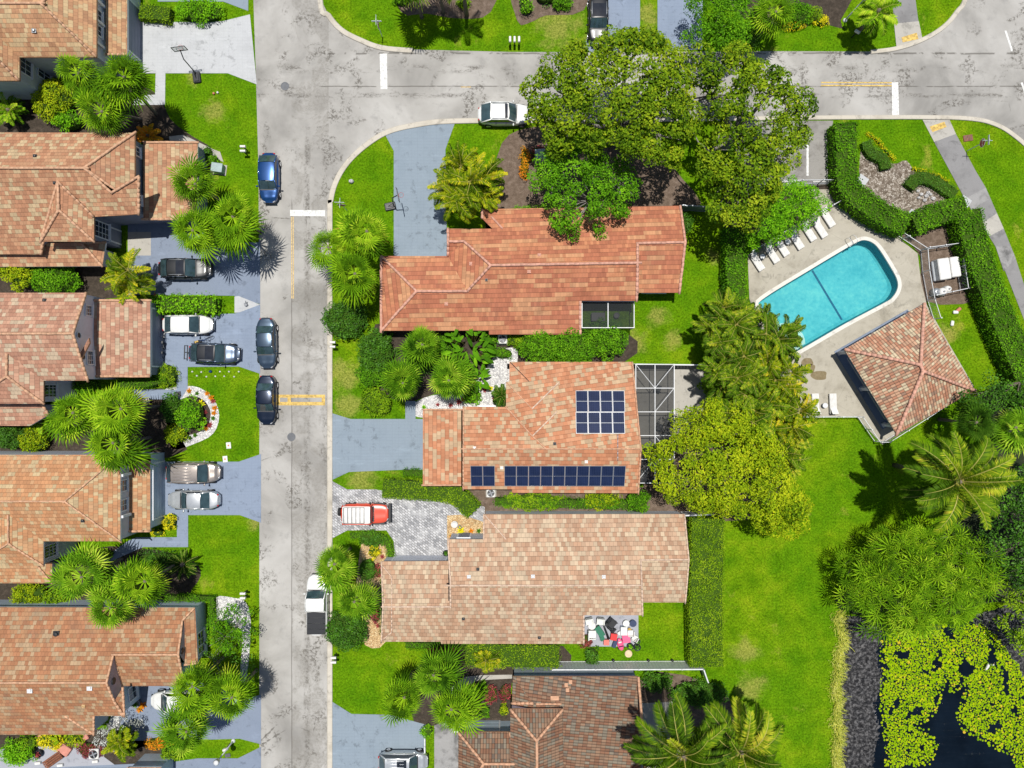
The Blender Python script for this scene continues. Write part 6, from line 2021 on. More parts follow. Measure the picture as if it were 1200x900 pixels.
SH = [
    (404, 374, 29, 27, 2.2, 'leaf_dark', 'large dark shrub covering the kerb below the street palms'),
    (440, 412, 24, 29, 2.1, 'leaf_dark', 'dark shrub at the lower left corner of the red roof'),
    (434, 441, 17, 16, 1.6, 'leaf_green', 'medium shrub between the dark shrub and the clipped ball'),
    (440, 470, 18.5, 17, 1.6, 'leaf_olive', 'clipped ball shrub above the pale driveway'),
    (405, 741, 29, 26, 1.9, 'leaf_dark', 'glossy dark shrub behind the white pickup'),
    (634, 404, 28, 25, 2.9, 'leaf_green', 'left shrub of the big mass below the red roof'),
    (672, 406, 29, 29, 3.3, 'leaf_green', 'middle shrub of the big mass drooping onto the apricot roof'),
    (711, 397, 27, 24, 3.0, 'leaf_green', 'right shrub of the big mass under the screened porch'),
    (590, 414, 12, 7, 1.0, 'leaf_green', 'small low shrub beside the air conditioner'),
    (606, 398, 12, 9, 1.2, 'leaf_olive', 'yellowish shrub between the air conditioner and shrub mass'),
    (553, 464, 12, 11, .9, 'leaf_bright', 'bright low shrub on the white gravel garden'),
    (232, 10, 32, 14, 1.6, 'leaf_bright', 'bright shrub above the white driveway'),
    (59, 117, 25, 27, 2.4, 'leaf_yellow', 'yellow green bush between the two uppermost roofs'),
    (78, 140, 18, 12, 1.8, 'leaf_bright', 'bright green shrub against the rose roof edge'),
    (22, 315, 26, 25, 2.8, 'leaf_yellow', 'yellow green bush above the rosy roof'),
    (62, 326, 32, 19, 2.5, 'leaf_green', 'green bush above the rosy roof'),
    (10, 512, 18, 18, 2.0, 'leaf_dark', 'dark bush at the left edge above the peach roof'),
    (38, 516, 19, 17, 1.9, 'leaf_yellow', 'yellow tinged bush above the peach roof'),
    (100, 452, 18, 8, 1.2, 'leaf_green', 'low green shrub below the rosy roof'),
    (222, 486, 17, 21, 1.8, 'leaf_bright', 'bright leafy shrub on the gravel island bed'),
    (200, 480, 13, 20, 1.6, 'leaf_dark', 'dark grey green shrub behind the island bed'),
    (205, 510, 16, 11, 1.2, 'leaf_yellow', 'yellow spotted shrub at the foot of the island bed'),
    (198, 612, 8, 9, 1.0, 'leaf_gold', 'golden shrub beside the pale blue garage wall'),
    (184, 624, 8, 5, .7, 'leaf_gold', 'low golden shrub at the peach garage corner'),
    (110, 650, 26, 7, 1.4, 'leaf_olive', 'row of low green shrubs below the peach roof'),
    (185, 655, 30, 8, 1.2, 'leaf_dark', 'dark low shrub between the palm trio and the cycad'),
    (32, 697, 24, 15, 1.6, 'leaf_yellow', 'yellow green bush at the upper edge of the orange roof'),
    (64, 702, 16, 10, 1.4, 'leaf_olive', 'olive bush at the upper edge of the orange roof'),
    (20, 882, 22, 16, 1.5, 'leaf_bright', 'bright green bush at the lower left corner'),
    (58, 866, 16, 13, 1.2, 'leaf_gold', 'yellow flowering bush under the orange eaves'),
    (30, 872, 14, 10, 1.2, 'leaf_olive', 'olive bush beside the lower left corner bush'),
    (86, 864, 11, 11, 1.1, 'leaf_yellow', 'pale yellow bush between the terracotta slabs'),
    (200, 882, 16, 10, 1.2, 'leaf_olive', 'olive bush under the lowest trio palm'),
    (185, 872, 18, 7, .9, 'leaf_orange', 'orange tinged low shrubs beside the gravel patch'),
    (258, 742, 14, 16, 1.3, 'leaf_olive', 'olive shrub against the grey garage wall'),
    (500, 858, 8, 8, .9, 'leaf_bright', 'bright shrub at the black stained strip'),
    (565, 808, 9, 9, .7, 'leaf_bright', 'bright low plant among the red leaved shrubs'),
    (566, 834, 9, 8, .7, 'leaf_green', 'green low plant beside the brown garage roof'),
    (590, 832, 6, 8, .6, 'leaf_yellow', 'yellow green plant against the brown roof wall'),
    (575, 814, 9, 12, .7, 'leaf_red', 'red leaved shrub in the dark bed'),
    (592, 812, 7, 11, .7, 'leaf_red', 'red leaved shrub nearest the brown roof wall'),
    (558, 826, 8, 6, .6, 'leaf_red', 'small red leaved shrub nearest the palm trio'),
    (518, 763, 16, 8, .9, 'leaf_red', 'dark red shrub below the beige roof'),
    (694, 770, 9, 11, 1.2, 'leaf_dark', 'dark round bush on the grass below the cluttered patio'),
    (687, 752, 8, 9, .8, 'leaf_red', 'red leaved shrub at the corner of the cluttered patio'),
    (105, 880, 17, 10, .8, 'leaf_red', 'crimson shrub beside the air conditioner of the lower left yard'),
    (625, 588, 40, 11, 1.3, 'leaf_olive', 'long low shrub along the lower edge of the solar roof'),
    (705, 586, 24, 10, 1.3, 'leaf_yellow', 'yellow leaved shrub below the long solar row'),
    (748, 588, 15, 16, 1.8, 'leaf_green', 'green shrub at the lower right corner of the solar roof'),
    (787, 290, 26, 34, 1.2, 'leaf_dark', 'dark creeping shrub at the end of the red roof') if False else (800, 262, 14, 14, 1.6, 'leaf_dark', 'dark shrub under the short grey fence'),
    (615, 190, 6, 22, 1.0, 'leaf_orange', 'orange leaved shrub beside the utility box under the oak'),
    (630, 178, 9, 8, .8, 'leaf_red', 'purple leaved shrub under the oak edge'),
    (935, 14, 20, 14, 1.4, 'leaf_green', 'green shrub between two palms at the top right'),
    (955, 16, 10, 9, 1.0, 'leaf_olive', 'olive shrub near the upper street lamp'),
    (928, 28, 17, 7, .7, 'leaf_gold', 'yellow flowering border shrub at the top right'),
    (963, 24, 9, 6, .6, 'leaf_gold', 'small yellow border shrub by the upper street lamp'),
    (880, 40, 12, 14, 1.4, 'leaf_dark', 'dark shrub next to the round tree at the top'),
    (617, 6, 9, 10, 1.2, 'leaf_bright', 'clipped bright bush in the mulch at the top edge'),
    (658, 2, 14, 8, 1.0, 'leaf_green', 'green shrub beside the black car at the top'),
    (640, -6, 14, 9, 1.2, 'leaf_dark', 'dark shrub at the top edge between bush and car'),
    (470, -4, 12, 10, 1.0, 'leaf_green', 'low shrub under the top edge palms'),
    (543, 3, 9, 6, .7, 'leaf_olive', 'low shrub at the foot of the feather palm at the top'),
    (820, 815, 38, 17, 1.5, 'leaf_dark', 'dark overgrown shrubs behind the white fence'),
    (770, 800, 17, 12, 1.3, 'leaf_dark', 'dark shrub at the corner of the brown roof'),
    (858, 340, 14, 22, 1.8, 'leaf_dark', 'dark shrub at the foot of the narrow hedge'),
    (1040, 215, 7, 5, .4, 'leaf_olive', 'tiny shrub among the pebbles') if False else (880, 285, 12, 14, 1.3, 'leaf_bright', 'bright shrub at the corner of the lounger fence'),
    (242, 178, 7, 7, .7, 'leaf_dark', 'small shrub at the salmon garage corner'),
    (248, 186, 8, 6, .7, 'leaf_green', 'small green shrub beside the green utility box'),
    (436, 632, 18, 10, .9, 'leaf_dark', 'dark plant beside the curved low hedge'),
    (430, 668, 12, 15, 1.0, 'leaf_dark', 'dark shrub between the two street palms'),
    (438, 647, 8, 8, .7, 'leaf_gold', 'golden plant in the tan gravel bed'),
    (440, 720, 6, 12, .7, 'leaf_red', 'purple plant at the left wall of the beige house'),
    (443, 670, 6, 9, .6, 'leaf_red', 'red plant in the tan gravel bed'),
    (548, 436, 13, 12, 1.3, 'leaf_green', 'green shrub filling the gap below the paddle leaf clump'),
    (497, 428, 12, 9, 1.4, 'leaf_dark', 'dark shrub in the middle of the three round palms'),
    (575, 398, 9, 10, 1.4, 'leaf_green', 'green shrub squeezed between paddle leaves and air conditioner'),
    (450, 478, 10, 9, .8, 'leaf_olive', 'small shrub at the walkway beside the clipped ball'),
    (880, 448, 30, 26, 3.2, 'leaf_dark', 'dark undergrowth between the feather palms and the yellow green tree'),
    (905, 500, 22, 34, 3.2, 'leaf_dark', 'dark undergrowth on the lawn side of the yellow green tree'),
    (860, 408, 22, 22, 2.8, 'leaf_dark', 'dark undergrowth beneath the feather palms at the pool corner'),
    (835, 450, 14, 14, 1.6, 'leaf_olive', 'small yellow shrub on the pale slab beside the pool cage'),
    (520, 405, 10, 14, 1.5, 'leaf_green', 'upright green shrub beside the broad leaved clump'),
]
for i, s in enumerate(SH):
    small = s[4] < 1.05
    shrub(s[0], s[1], s[2], s[3], s[4], s[5], s[6], 300 + i, size=.13 if small else .165, per=520 if small else 400, group='garden shrubs', lob=.26 if small else .42)


# ---- hedges: clipped boxes of leaves
def hedge(path_px, w, h, leaf, label, seed, size=.13, dens=85, group='clipped hedges', rough=.10, round_=.0, name='hedge', smoothn=0, zref=None):
    rng = np.random.default_rng(seed)
    path = px2(path_px, h if zref is None else zref)
    if smoothn: path = smooth_path(path, smoothn)
    path = [Vector((p.x, p.y, 0)) for p in path]
    base = path[len(path) // 2].copy()
    C, N, rn = [], [], []
    lo, ro = ribbon(path, w / 2, -w / 2)
    core = MB()
    c1, c2 = ribbon(path, w / 2 - .14, -w / 2 + .14)
    nP = len(path)
    vs = []
    for i in range(nP):
        for q, z in ((c1[i], 0), (c1[i], h - .14), (c2[i], h - .14), (c2[i], 0)):
            vs.append((q[0] - base.x, q[1] - base.y, z))
    fs = [(i * 4 + k, i * 4 + k + 1, (i + 1) * 4 + k + 1, (i + 1) * 4 + k) for i in range(nP - 1) for k in range(3)] + [(0, 1, 2, 3), tuple((nP - 1) * 4 + k for k in (3, 2, 1, 0))]
    core.add(vs, fs)
    for i in range(nP - 1):
        a0, a1, b0, b1 = [np.array([p[0] - base.x, p[1] - base.y, 0]) for p in (lo[i], lo[i + 1], ro[i], ro[i + 1])]
        ln = np.linalg.norm(((a1 + b1) - (a0 + b0)) / 2)
        def put(nn, fn, nr, noisez):
            u, v = rng.random(nn), rng.random(nn)
            p = fn(u[:, None], v[:, None])
            C.append(p); N.append(np.tile(nr, (nn, 1)))
        n_top = int(ln * w * dens)
        wv = lambda p: (np.sin(p[:, 0] * 2.1 + seed) * np.cos(p[:, 1] * 2.6)) * .11 + np.sin(p[:, 0] * 5.3 + p[:, 1] * 4.1) * .05
        def ftop(u, v):
            p = (a0 * (1 - u) + a1 * u) * (1 - v) + (b0 * (1 - u) + b1 * u) * v
            e_ = 1 - np.abs(2 * v[:, 0] - 1) ** 6
            p[:, 2] = h + rng.normal(0, rough * .6, len(p)) + wv(p) - round_ * (1 - e_) - .02
            return p
        put(n_top, ftop, np.array([0, 0, 1.0]), 0)
        for (s0, s1, sg) in ((a0, a1, 1), (b0, b1, -1)):
            d = norm(s1 - s0); nr = np.array([-d[1], d[0], 0]) * sg
            def fs_(u, v):
                p = s0 * (1 - u) + s1 * u
                p = p + nr * rng.normal(0, rough * .7, (len(u), 1)); p[:, 2] = h * v[:, 0] ** .8
                return p
            put(int(ln * h * dens * .6), fs_, nr + np.array([0, 0, .3]), 0)
    for end, o_, sgn in ((0, 1, -1), (nP - 1, nP - 2, -1)):
        d = np.array(path[end] - path[o_]); d = norm(d)
        aa = np.array([lo[end][0] - base.x, lo[end][1] - base.y, 0]); bb_ = np.array([ro[end][0] - base.x, ro[end][1] - base.y, 0])
        nn = int(w * h * dens * .6)
        u, v = rng.random((nn, 1)), rng.random(nn)
        p = aa * (1 - u) + bb_ * u + d * rng.normal(0, rough, (nn, 1)); p[:, 2] = h * v
        C.append(p); N.append(np.tile(d + np.array([0, 0, .3]), (nn, 1)))
    C = np.concatenate(C); N = np.concatenate(N)
    hole = np.sin(C[:, 0] * 3.1 + seed) * np.sin(C[:, 1] * 2.7 + seed * 2) * np.sin(C[:, 0] * 1.2 - C[:, 1] * 1.7) < -.42
    kp = ~hole | (rng.random(len(C)) < .3); C, N = C[kp], N[kp]
    st = rng.random(len(C)) < .03; C[st, 2] += rng.uniform(.05, .28, st.sum())
    s = size * (.7 + .6 * rng.random(len(C)))
    Q = leaf_quads(C, N, s, s * .6, rng, .55)
    lum = .5 + .2 * np.sin(C[:, 0] * 1.3 + seed) * np.sin(C[:, 1] * 1.1) + rng.normal(0, .2, len(C))
    e = empty(name, base, 0, label, 'hedge', group)
    quad_obj('foliage', Q, np.clip(lum, 0, 1), M[leaf], e, (core, M['leaf_core']))
    return e


hedge([(992, 143), (993, 180), (995, 217), (1012, 234), (1036, 250), (1065, 263)], 2.2, 2.0, 'leaf_green', 'thick green hedge running down from the parking bays to the pad', 401, .17, 95, smoothn=3)
hedge([(1073, 262), (1100, 250), (1134, 241)], 2.1, 2.0, 'leaf_green', 'short hedge section between pool corner and pavement', 402, .17, 95)
hedge([(1136, 246), (1146, 290), (1160, 330), (1180, 380), (1205, 440), (1222, 480)], 2.5, 2.1, 'leaf_green', 'long tall hedge beside the slab pavement', 403, .17, 95, smoothn=2)
hedge([(830, 608), (829, 660), (828, 715), (829, 782)], 3.2, 2.0, 'leaf_olive', 'broad flat topped hedge at the right of the beige house', 404, .12, 170, smoothn=2, rough=.07)
hedge([(863, 266), (863, 310), (864, 356)], 2.0, 2.0, 'leaf_green', 'narrow hedge between the red house lawn and the pool', 405, .16, 100, smoothn=2)
hedge([(448, 572), (480, 574), (515, 577), (535, 581), (555, 600)], 1.9, 1.2, 'leaf_olive', 'rounded yellow green hedge along the paver forecourt', 406, .12, 130, smoothn=4, rough=.07, round_=.2)
hedge([(580, 588), (600, 589), (660, 590), (740, 592)], .9, 1.1, 'leaf_green', 'thin green hedge in the gap below the solar roof', 407, .13, 110)
hedge([(137, 449), (160, 449), (180, 446), (192, 440)], 1.1, 1.2, 'leaf_green', 'clipped hedge below the rosy garage roof', 408, .12, 120, smoothn=3)
shrub(194, 440, 13, 16, 1.3, 'leaf_olive', 'clipped round hedge end beside the blue walkway', 409, .12, 500, group='garden shrubs', lob=.3)
hedge([(172, 357), (200, 356), (230, 356), (252, 358)], 1.6, 1.5, 'leaf_bright', 'leafy bright hedge between the two blue driveways', 410, .22, 75, smoothn=3, rough=.2)
hedge([(410, 629), (430, 627), (447, 630), (455, 640), (458, 656)], .8, .6, 'leaf_green', 'low curved hedge edging the tan gravel bed', 411, .10, 150, smoothn=4, rough=.04)
hedge([(192, 702), (220, 702), (247, 702), (247, 735)], .8, .8, 'leaf_green', 'low hedge round the corner of the orange roofed house', 412, .11, 140, rough=.05)
hedge([(163, 12), (185, 14), (198, 16)], 1.5, 1.0, 'leaf_olive', 'low olive hedge beside the bright shrub at the top left', 413, .13, 120)
hedge([(545, 767), (580, 769), (620, 770), (655, 770)], 2.3, 1.9, 'leaf_olive', 'mass of clipped shrubs below the beige roof', 414, .14, 100, smoothn=2, rough=.16)
hedge([(475, 757), (520, 757), (545, 757)], .8, .8, 'leaf_green', 'low hedge along the lower wall of the beige house', 415, .12, 110)
hedge([(602, 245), (640, 244), (700, 243), (740, 242)], .6, 1.2, 'leaf_bright', 'thin bright hedge along the upper wall of the red house', 416, .12, 110)
hedge([(1016, 165), (1022, 178), (1036, 185), (1040, 197)], 1.2, .7, 'leaf_dark', 'dark clipped low hedge at the left of the pebble bed', 417, .09, 190, smoothn=4, rough=.03)
hedge([(1067, 219), (1078, 207), (1095, 211), (1108, 219), (1121, 228)], 1.3, .7, 'leaf_dark', 'dark clipped low hedge at the right of the pebble bed', 418, .09, 190, smoothn=4, rough=.03)
hedge([(1017, 155), (1030, 165), (1040, 177), (1050, 187)], .35, .35, 'leaf_gold', 'yellow flower border at the left of the pebble bed', 419, .10, 160, smoothn=3, group='flower borders')
hedge([(1070, 197), (1085, 201), (1100, 205), (1112, 213)], .35, .35, 'leaf_gold', 'yellow flower border at the right of the pebble bed', 420, .10, 160, smoothn=3, group='flower borders')
hedge([(418, 556), (440, 555), (470, 557), (494, 556)], .8, .5, 'leaf_olive', 'low straggling hedge below the pale driveway', 421, .10, 100) if False else hedge([(472, 554), (496, 555)], .8, .7, 'leaf_green', 'short low hedge at the garage corner of the solar house', 421, .11, 140)
hedge([(447, 745), (446, 715), (447, 680)], .35, .8, 'leaf_dark', 'narrow dark hedge along the left wall of the beige house', 422, .1, 140)


# ---- big paddle leaves
def paddle_plant(px, py, rad, h, n, label, seed, leaf='leaf_green', name='banana_clump', cat='plant'):
    rng = np.random.default_rng(seed)
    c = P(px, py, h * .6)
    e = empty(name, (c.x, c.y, 0), 0, label, cat)
    Q, rn = [], []; b = MB()
    for i in range(n):
        a = rng.uniform(0, 6.28); r0 = rad * math.sqrt(rng.random()) * .85
        base = np.array([math.cos(a) * r0, math.sin(a) * r0, 0])
        az = a + rng.normal(0, .9)
        hh = h * rng.uniform(.55, 1.0)
        d = np.array([math.cos(az), math.sin(az), 0]); sd = np.array([-d[1], d[0], 0])
        st = base + np.array([0, 0, hh])
        b.tube([Vector(base * .7), Vector(st)], [.035, .02], 5)
        L_ = rng.uniform(.7, 1.15); w = L_ * .17
        lr = np.clip(rng.normal(.45, .2), 0, 1)
        if rng.random() < .07: lr = 1.0
        prev = None
        for k in range(6):
            u = k / 5
            p = st + d * L_ * u + np.array([0, 0, .25 * u - .65 * u * u]) * L_
            ww = w * math.sin(math.pi * (.1 + .86 * u)) ** .7
            cur = (p - sd * ww + np.array([0, 0, .06]), p, p + sd * ww + np.array([0, 0, .06]))
            if prev is not None:
                Q.append([prev[0], cur[0], cur[1], prev[1]]); Q.append([prev[1], cur[1], cur[2], prev[2]]); rn += [lr, np.clip(lr + .08, 0, 1)]
            prev = cur
    quad_obj('foliage', np.array(Q), np.array(rn), M[leaf], e)
    b.build('stem', M['rachis'], e)


paddle_plant(549, 409, 2.2, 2.8, 70, 'clump of broad paddle leaves below the red roof', 501)
paddle_plant(560, 442, .9, 1.8, 22, 'smaller clump of paddle leaves beside the round palm', 502)
paddle_plant(72, 862, .6, 1.3, 16, 'yellow green paddle leaved plant under the orange eaves', 503, 'leaf_yellow')


# ---- rosette plants (bromeliads and the like): small, built as one mesh each
def rosette_mesh(leaf, seed, n=16, r=.32):
    rng = np.random.default_rng(seed)
    Q, rn = [], []
    for i in range(n):
        a = i * 2.4 + rng.normal(0, .1); el = R(70 - 60 * i / n)
        d = np.array([math.cos(a) * math.cos(el), math.sin(a) * math.cos(el), math.sin(el)]); s = np.array([-math.sin(a), math.cos(a), 0]) * .045
        m_ = d * r * .6; t = d * r + np.array([0, 0, -.12 * r])
        o = np.array([0, 0, .03]); lr = rng.uniform(.2, 1)
        Q += [[o - s * .5, m_ - s, m_ + s, o + s * .5], [m_ - s, t - s * .1, t + s * .1, m_ + s]]; rn += [lr, lr]
    o = quad_obj('rosette_plant', np.array(Q), np.array(rn), M[leaf]); me = o.data; bpy.data.objects.remove(o)
    return me


ROS = {k: rosette_mesh(k, 600 + i) for i, k in enumerate(('leaf_orange', 'leaf_gold', 'leaf_red', 'leaf_dark', 'leaf_bright'))}
RL = [
    (222, 458, 'leaf_orange', 'orange rosette plant at the start of the gravel island edge', 1.0), (231, 461, 'leaf_dark', 'dark rosette plant at the upper island edge', .8),
    (243, 461, 'leaf_orange', 'orange rosette plant on the upper island edge', 1.0), (248, 466, 'leaf_orange', 'larger orange rosette on the island shoulder', 1.2), (250, 470, 'leaf_red', 'red rosette on the island shoulder', 1.0),
    (252, 478, 'leaf_orange', 'orange rosette at the island tip nearest the street', 1.1), (251, 484, 'leaf_orange', 'rusty rosette just below the island tip', 1.0), (250, 490, 'leaf_dark', 'dark rosette below the island tip', .9),
    (246, 498, 'leaf_red', 'bright red rosette on the lower island edge', 1.2), (242, 502, 'leaf_orange', 'orange rosette next to the bright red one', 1.0), (229, 510, 'leaf_dark', 'dark rosette on the lower island edge', .9), (223, 513, 'leaf_dark', 'last dark rosette of the island edge', .9),
    (236, 473, 'leaf_gold', 'yellow rosette plant on the dark island core', 1.6), (237, 494, 'leaf_gold', 'yellow rosette plant at the lower island core', 1.5), (241, 483, 'leaf_red', 'small red rosette between the two yellow ones', .9),
    (533, 607, 'leaf_gold', 'yellow rosette in the entry bed of the beige house', .7) if False else (540, 622, 'leaf_gold', 'yellow plant in the entry bed of the beige house', 1.5), (552, 622, 'leaf_orange', 'orange plant in the entry bed of the beige house', 1.0), (561, 622, 'leaf_dark', 'dark plant in the entry bed of the beige house', 1.0), (529, 628, 'leaf_orange', 'orange plant at the corner of the entry bed', .9),
    (513, 474, 'leaf_red', 'red rosette on white gravel nearest the pale driveway', .8), (528, 475, 'leaf_red', 'dark red rosette below the gravel garden palm', 1.0), (538, 471, 'leaf_red', 'purple red rosette below the gravel garden palm', 1.2), (543, 468, 'leaf_orange', 'orange rosette beside the bright low shrub', .8),
    (568, 457, 'leaf_red', 'purple rosette beside the dark feather plant', 1.0), (580, 467, 'leaf_red', 'pink red rosette at the apricot roof wall', 1.2), (575, 455, 'leaf_gold', 'yellow rosette beside the dark feather plant', 1.0), (497, 477, 'leaf_bright', 'green rosette at the driveway edge of the gravel garden', .9),
    (441, 640, 'leaf_orange', 'rusty rosette in the tan bed beside the curved hedge', .9), (448, 652, 'leaf_red', 'red rosette in the tan bed beside the curved hedge', .9), (436, 656, 'leaf_gold', 'yellow rosette in the tan gravel bed', .9), (440, 690, 'leaf_gold', 'yellow rosette by the wall of the beige house', .9), (443, 733, 'leaf_red', 'red rosette at the lower end of the tan bed', .9),
    (168, 826, 'leaf_orange', 'orange flowering rosette behind the white car', 1.5), (164, 831, 'leaf_orange', 'second orange rosette behind the white car', 1.3),
]
for px, py, k, lab, s in RL:
    o = bpy.data.objects.new('rosette_plant', ROS[k]); COL.objects.link(o)
    o.location = P(px, py, .03); o.scale = (s, s, s); o.rotation_euler = (0, 0, PR.uniform(0, 6.28))
    tag(o, lab, 'plant', 'rosette plants in the gravel beds')

# ---- reeds along the pond
rng = np.random.default_rng(9)
C = []
for i in range(5200):
    y = rng.uniform(716, 1000); x = 981.5 + rng.normal(0, 2.6 + 1.6 * math.sin(y * .11) ** 2) + 1.5 * math.sin(y * .17) + (3 if y < 760 else -2 * (y > 840)) + 2 * math.sin(y * .06)
    C.append(P(x, y, 0))
C = np.array([tuple(c) for c in C])
az = rng.uniform(0, 6.28, len(C)); L_ = rng.uniform(.3, .75, len(C))
d = np.stack([np.cos(az) * .75, np.sin(az) * .75, np.full(len(C), .8)], 1); s = np.stack([-np.sin(az), np.cos(az), np.zeros(len(C))], 1) * .022
C[:, 2] = -.15
tip = C + d * L_[:, None]; mid = C + d * L_[:, None] * .6 + np.array([0, 0, .05])
Q = np.stack([C - s, mid - s, tip, mid + s], 1)
o = quad_obj('reeds', Q, rng.random(len(C)), M['reed']); tag(o, 'fringe of yellow tall grass between lawn and black mud', 'tall grass', kind='stuff')

# ---- water lilies
LILY = [
    [(1040, 742), (1075, 735), (1130, 735), (1152, 728), (1168, 745), (1182, 762), (1200, 785), (1260, 800), (1260, 885), (1200, 884), (1180, 878), (1150, 862), (1132, 852), (1126, 838), (1133, 822), (1138, 806), (1128, 798), (1117, 806), (1112, 796), (1106, 790),
     (1098, 812), (1092, 832), (1076, 846), (1068, 852), (1086, 860), (1094, 876), (1086, 892), (1076, 885), (1066, 905), (1062, 960), (1046, 960), (1042, 880), (1040, 855), (1034, 815), (1040, 790), (1036, 765)],
    [(1191, 882), (1215, 868), (1260, 880), (1260, 1000), (1192, 1000)]]
rng = np.random.default_rng(4)
lil = [[tuple(P(a, b_, -.4)[:2]) for a, b_ in pl] for pl in LILY]
pads = []
cell = {}
tries = 0
while tries < 90000:
    tries += 1
    pl = lil[0] if rng.random() < .9 else lil[1]
    x = rng.uniform(min(p[0] for p in pl) - .3, max(p[0] for p in pl)); y = rng.uniform(min(p[1] for p in pl), max(p[1] for p in pl) + .3)
    ed = edge_dist(x, y, pl); ins = inside(x, y, pl)
    if not ins and (ed > .5 or rng.random() > .12): continue
    if ins and mnoise.noise((x * .75, y * .75, 1)) + .35 * mnoise.noise((x * 2.2, y * 2.2, 4)) < -.30: continue
    r = rng.uniform(.065, .125) if rng.random() < .75 else rng.uniform(.12, .18)
    kx, ky = int(x / .3), int(y / .3)
    if any((x - q[0]) ** 2 + (y - q[1]) ** 2 < (.78 * (r + q[2])) ** 2 for i in (-2, -1, 0, 1, 2) for j in (-2, -1, 0, 1, 2) for q in cell.get((kx + i, ky + j), ())): continue
    cell.setdefault((kx, ky), []).append((x, y, r)); pads.append((x, y, r))
pads.sort(key=lambda q: (not (q[0] < 48.5 and q[1] > -36.4), -q[2]))


def pad_face(r, a):
    k = 12
    return [(r * math.cos(a + .25 + (6.28 - .5) * i / k), r * math.sin(a + .25 + (6.28 - .5) * i / k), .012 * (1 if i % 2 else .4)) for i in range(k + 1)] + [(0, 0, .002)]


meshes = []
for v in range(10):
    b = MB(); p = pad_face(.15, v); b.add(p, [tuple(range(len(p)))])
    o = b.build('lily_pad', M['lily'], rnd=[[.15, .3, .45, .5, .6, .38, .7, .55, .9, 1.0][v]]); meshes.append(o.data); bpy.data.objects.remove(o)
for i, (x, y, r) in enumerate(pads[:300]):
    o = bpy.data.objects.new('lily_pad', meshes[rng.integers(8) if rng.random() < .86 else rng.integers(8, 10)]); COL.objects.link(o)
    o.location = (x, y, -.405 + .006 * rng.random()); o.scale = (r / .15, r / .15, 1); o.rotation_euler = (0, 0, rng.uniform(0, 6.28))
    tag(o, 'round floating green or yellow lily pad on the black pond', 'lily pad', 'lily pads on the pond')
b = MB(); rn = []
for (x, y, r) in pads[300:]:
    p = pad_face(r, rng.uniform(0, 6.28)); zz = -.408 + .004 * rng.random()
    b.add([(q[0] + x, q[1] + y, q[2] + zz) for q in p], [tuple(range(len(p)))]); rn.append(np.clip(rng.normal(.5, .16), 0, .8) if rng.random() < .87 else rng.uniform(.86, 1))
o = b.build('lily_pads', M['lily'], rnd=rn); tag(o, 'carpet of smaller lily pads covering the black pond', 'lily pads', kind='stuff')
# ------------------------------------------------------------------ fences, street furniture, pool furniture, small things
def fence_line(path_px, h, m, label, gap=.14, post=1.9, name='fence', rails=(.12, .95), solid=False, z0=0.0, pick_r=.014, group=None):
    path = px2(path_px)
    base = path[0].copy()
    e = empty(name, base, 0, label, 'fence', group)
    for a, b_ in zip(path[:-1], path[1:]):
        d = b_ - a; L = d.length; u = d.normalized(); ang = math.atan2(u.y, u.x)
        c = (a + b_) / 2 - base
        bb = MB()
        if solid:
            k = max(1, int(L / .3))
            for i in range(k):
                q = a.lerp(b_, (i + .5) / k) - base
                bb.box((q.x, q.y, z0 + h / 2), (L / k - .012, .045, h - .1), ang)
            bb.build('panel', M[m], e)
            bb = MB(); bb.box((c.x, c.y, z0 + h - .04), (L, .11, .1), ang); bb.box((c.x, c.y, z0 + .12), (L, .09, .1), ang)
            bb.build('rail', M[m], e)
        else:
            for r in rails:
                bb.box((c.x, c.y, z0 + h * r), (L, .05, .055), ang)
            bb.build('rail', M[m], e)
            bb = MB(); k = int(L / gap)
            for i in range(1, k):
                q = a.lerp(b_, i / k) - base
                bb.tube([(q.x, q.y, z0 + h * rails[0]), (q.x, q.y, z0 + h * rails[-1])], pick_r, 4)
            bb.build('pickets', M[m], e)
        k = max(1, round(L / post))
        for i in range(k + 1):
            q = a.lerp(b_, i / k) - base
            bb = MB(); bb.cbox((q.x, q.y, z0 + h / 2 + .03), (.08, .08, h + .06), .015, ang); bb.cbox((q.x, q.y, z0 + h + .07), (.11, .11, .03), .01, ang)
            bb.build('post', M[m], e)
    return e


FG = 'white metal pool fences'
fence_line([(935, 488), (1004, 488)], 1.3, 'metal_white', 'white picket fence behind the pair of loungers', group=FG)
fence_line([(1004, 488), (1024, 517), (1035, 517), (1120, 463)], 1.3, 'metal_white', 'white picket fence round the lower corner of the pavilion', group=FG)
fence_line([(877, 297), (920, 271)], 1.3, 'metal_white', 'white picket fence behind the left loungers', group=FG)
fence_line([(948, 256), (993, 231)], 1.3, 'metal_white', 'white picket fence behind the right end lounger', group=FG)
fence_line([(910, 216), (982, 215), (998, 234)], 1.4, 'metal_grey', 'grey metal fence and gate at the parking end of the pool', group=FG)
fence_line([(1003, 240), (1035, 266), (1078, 294)], 1.4, 'metal_white', 'white picket fence in front of the pool hedge', group=FG)
fence_line([(1078, 294), (1080, 319), (1086, 352), (1093, 374)], 1.4, 'metal_white', 'white picket fence between deck and pump enclosure', group=FG)
fence_line([(1079, 293), (1116, 288), (1124, 340), (1087, 348)], 1.5, 'metal_white', 'white picket fence enclosing the pool pumps', group=FG)
fence_line([(792, 246), (826, 248)], 1.9, 'metal_grey', 'short grey board fence at the end of the red roof', solid=True, group='board fences')
fence_line([(742, 427.5), (828, 428.5)], 1.9, 'metal_white', 'white board fence beside the screened pool cage', solid=True, group='board fences')
fence_line([(797, 600), (829, 599)], 1.9, 'metal_white', 'short white board fence above the broad hedge', solid=True, group='board fences')
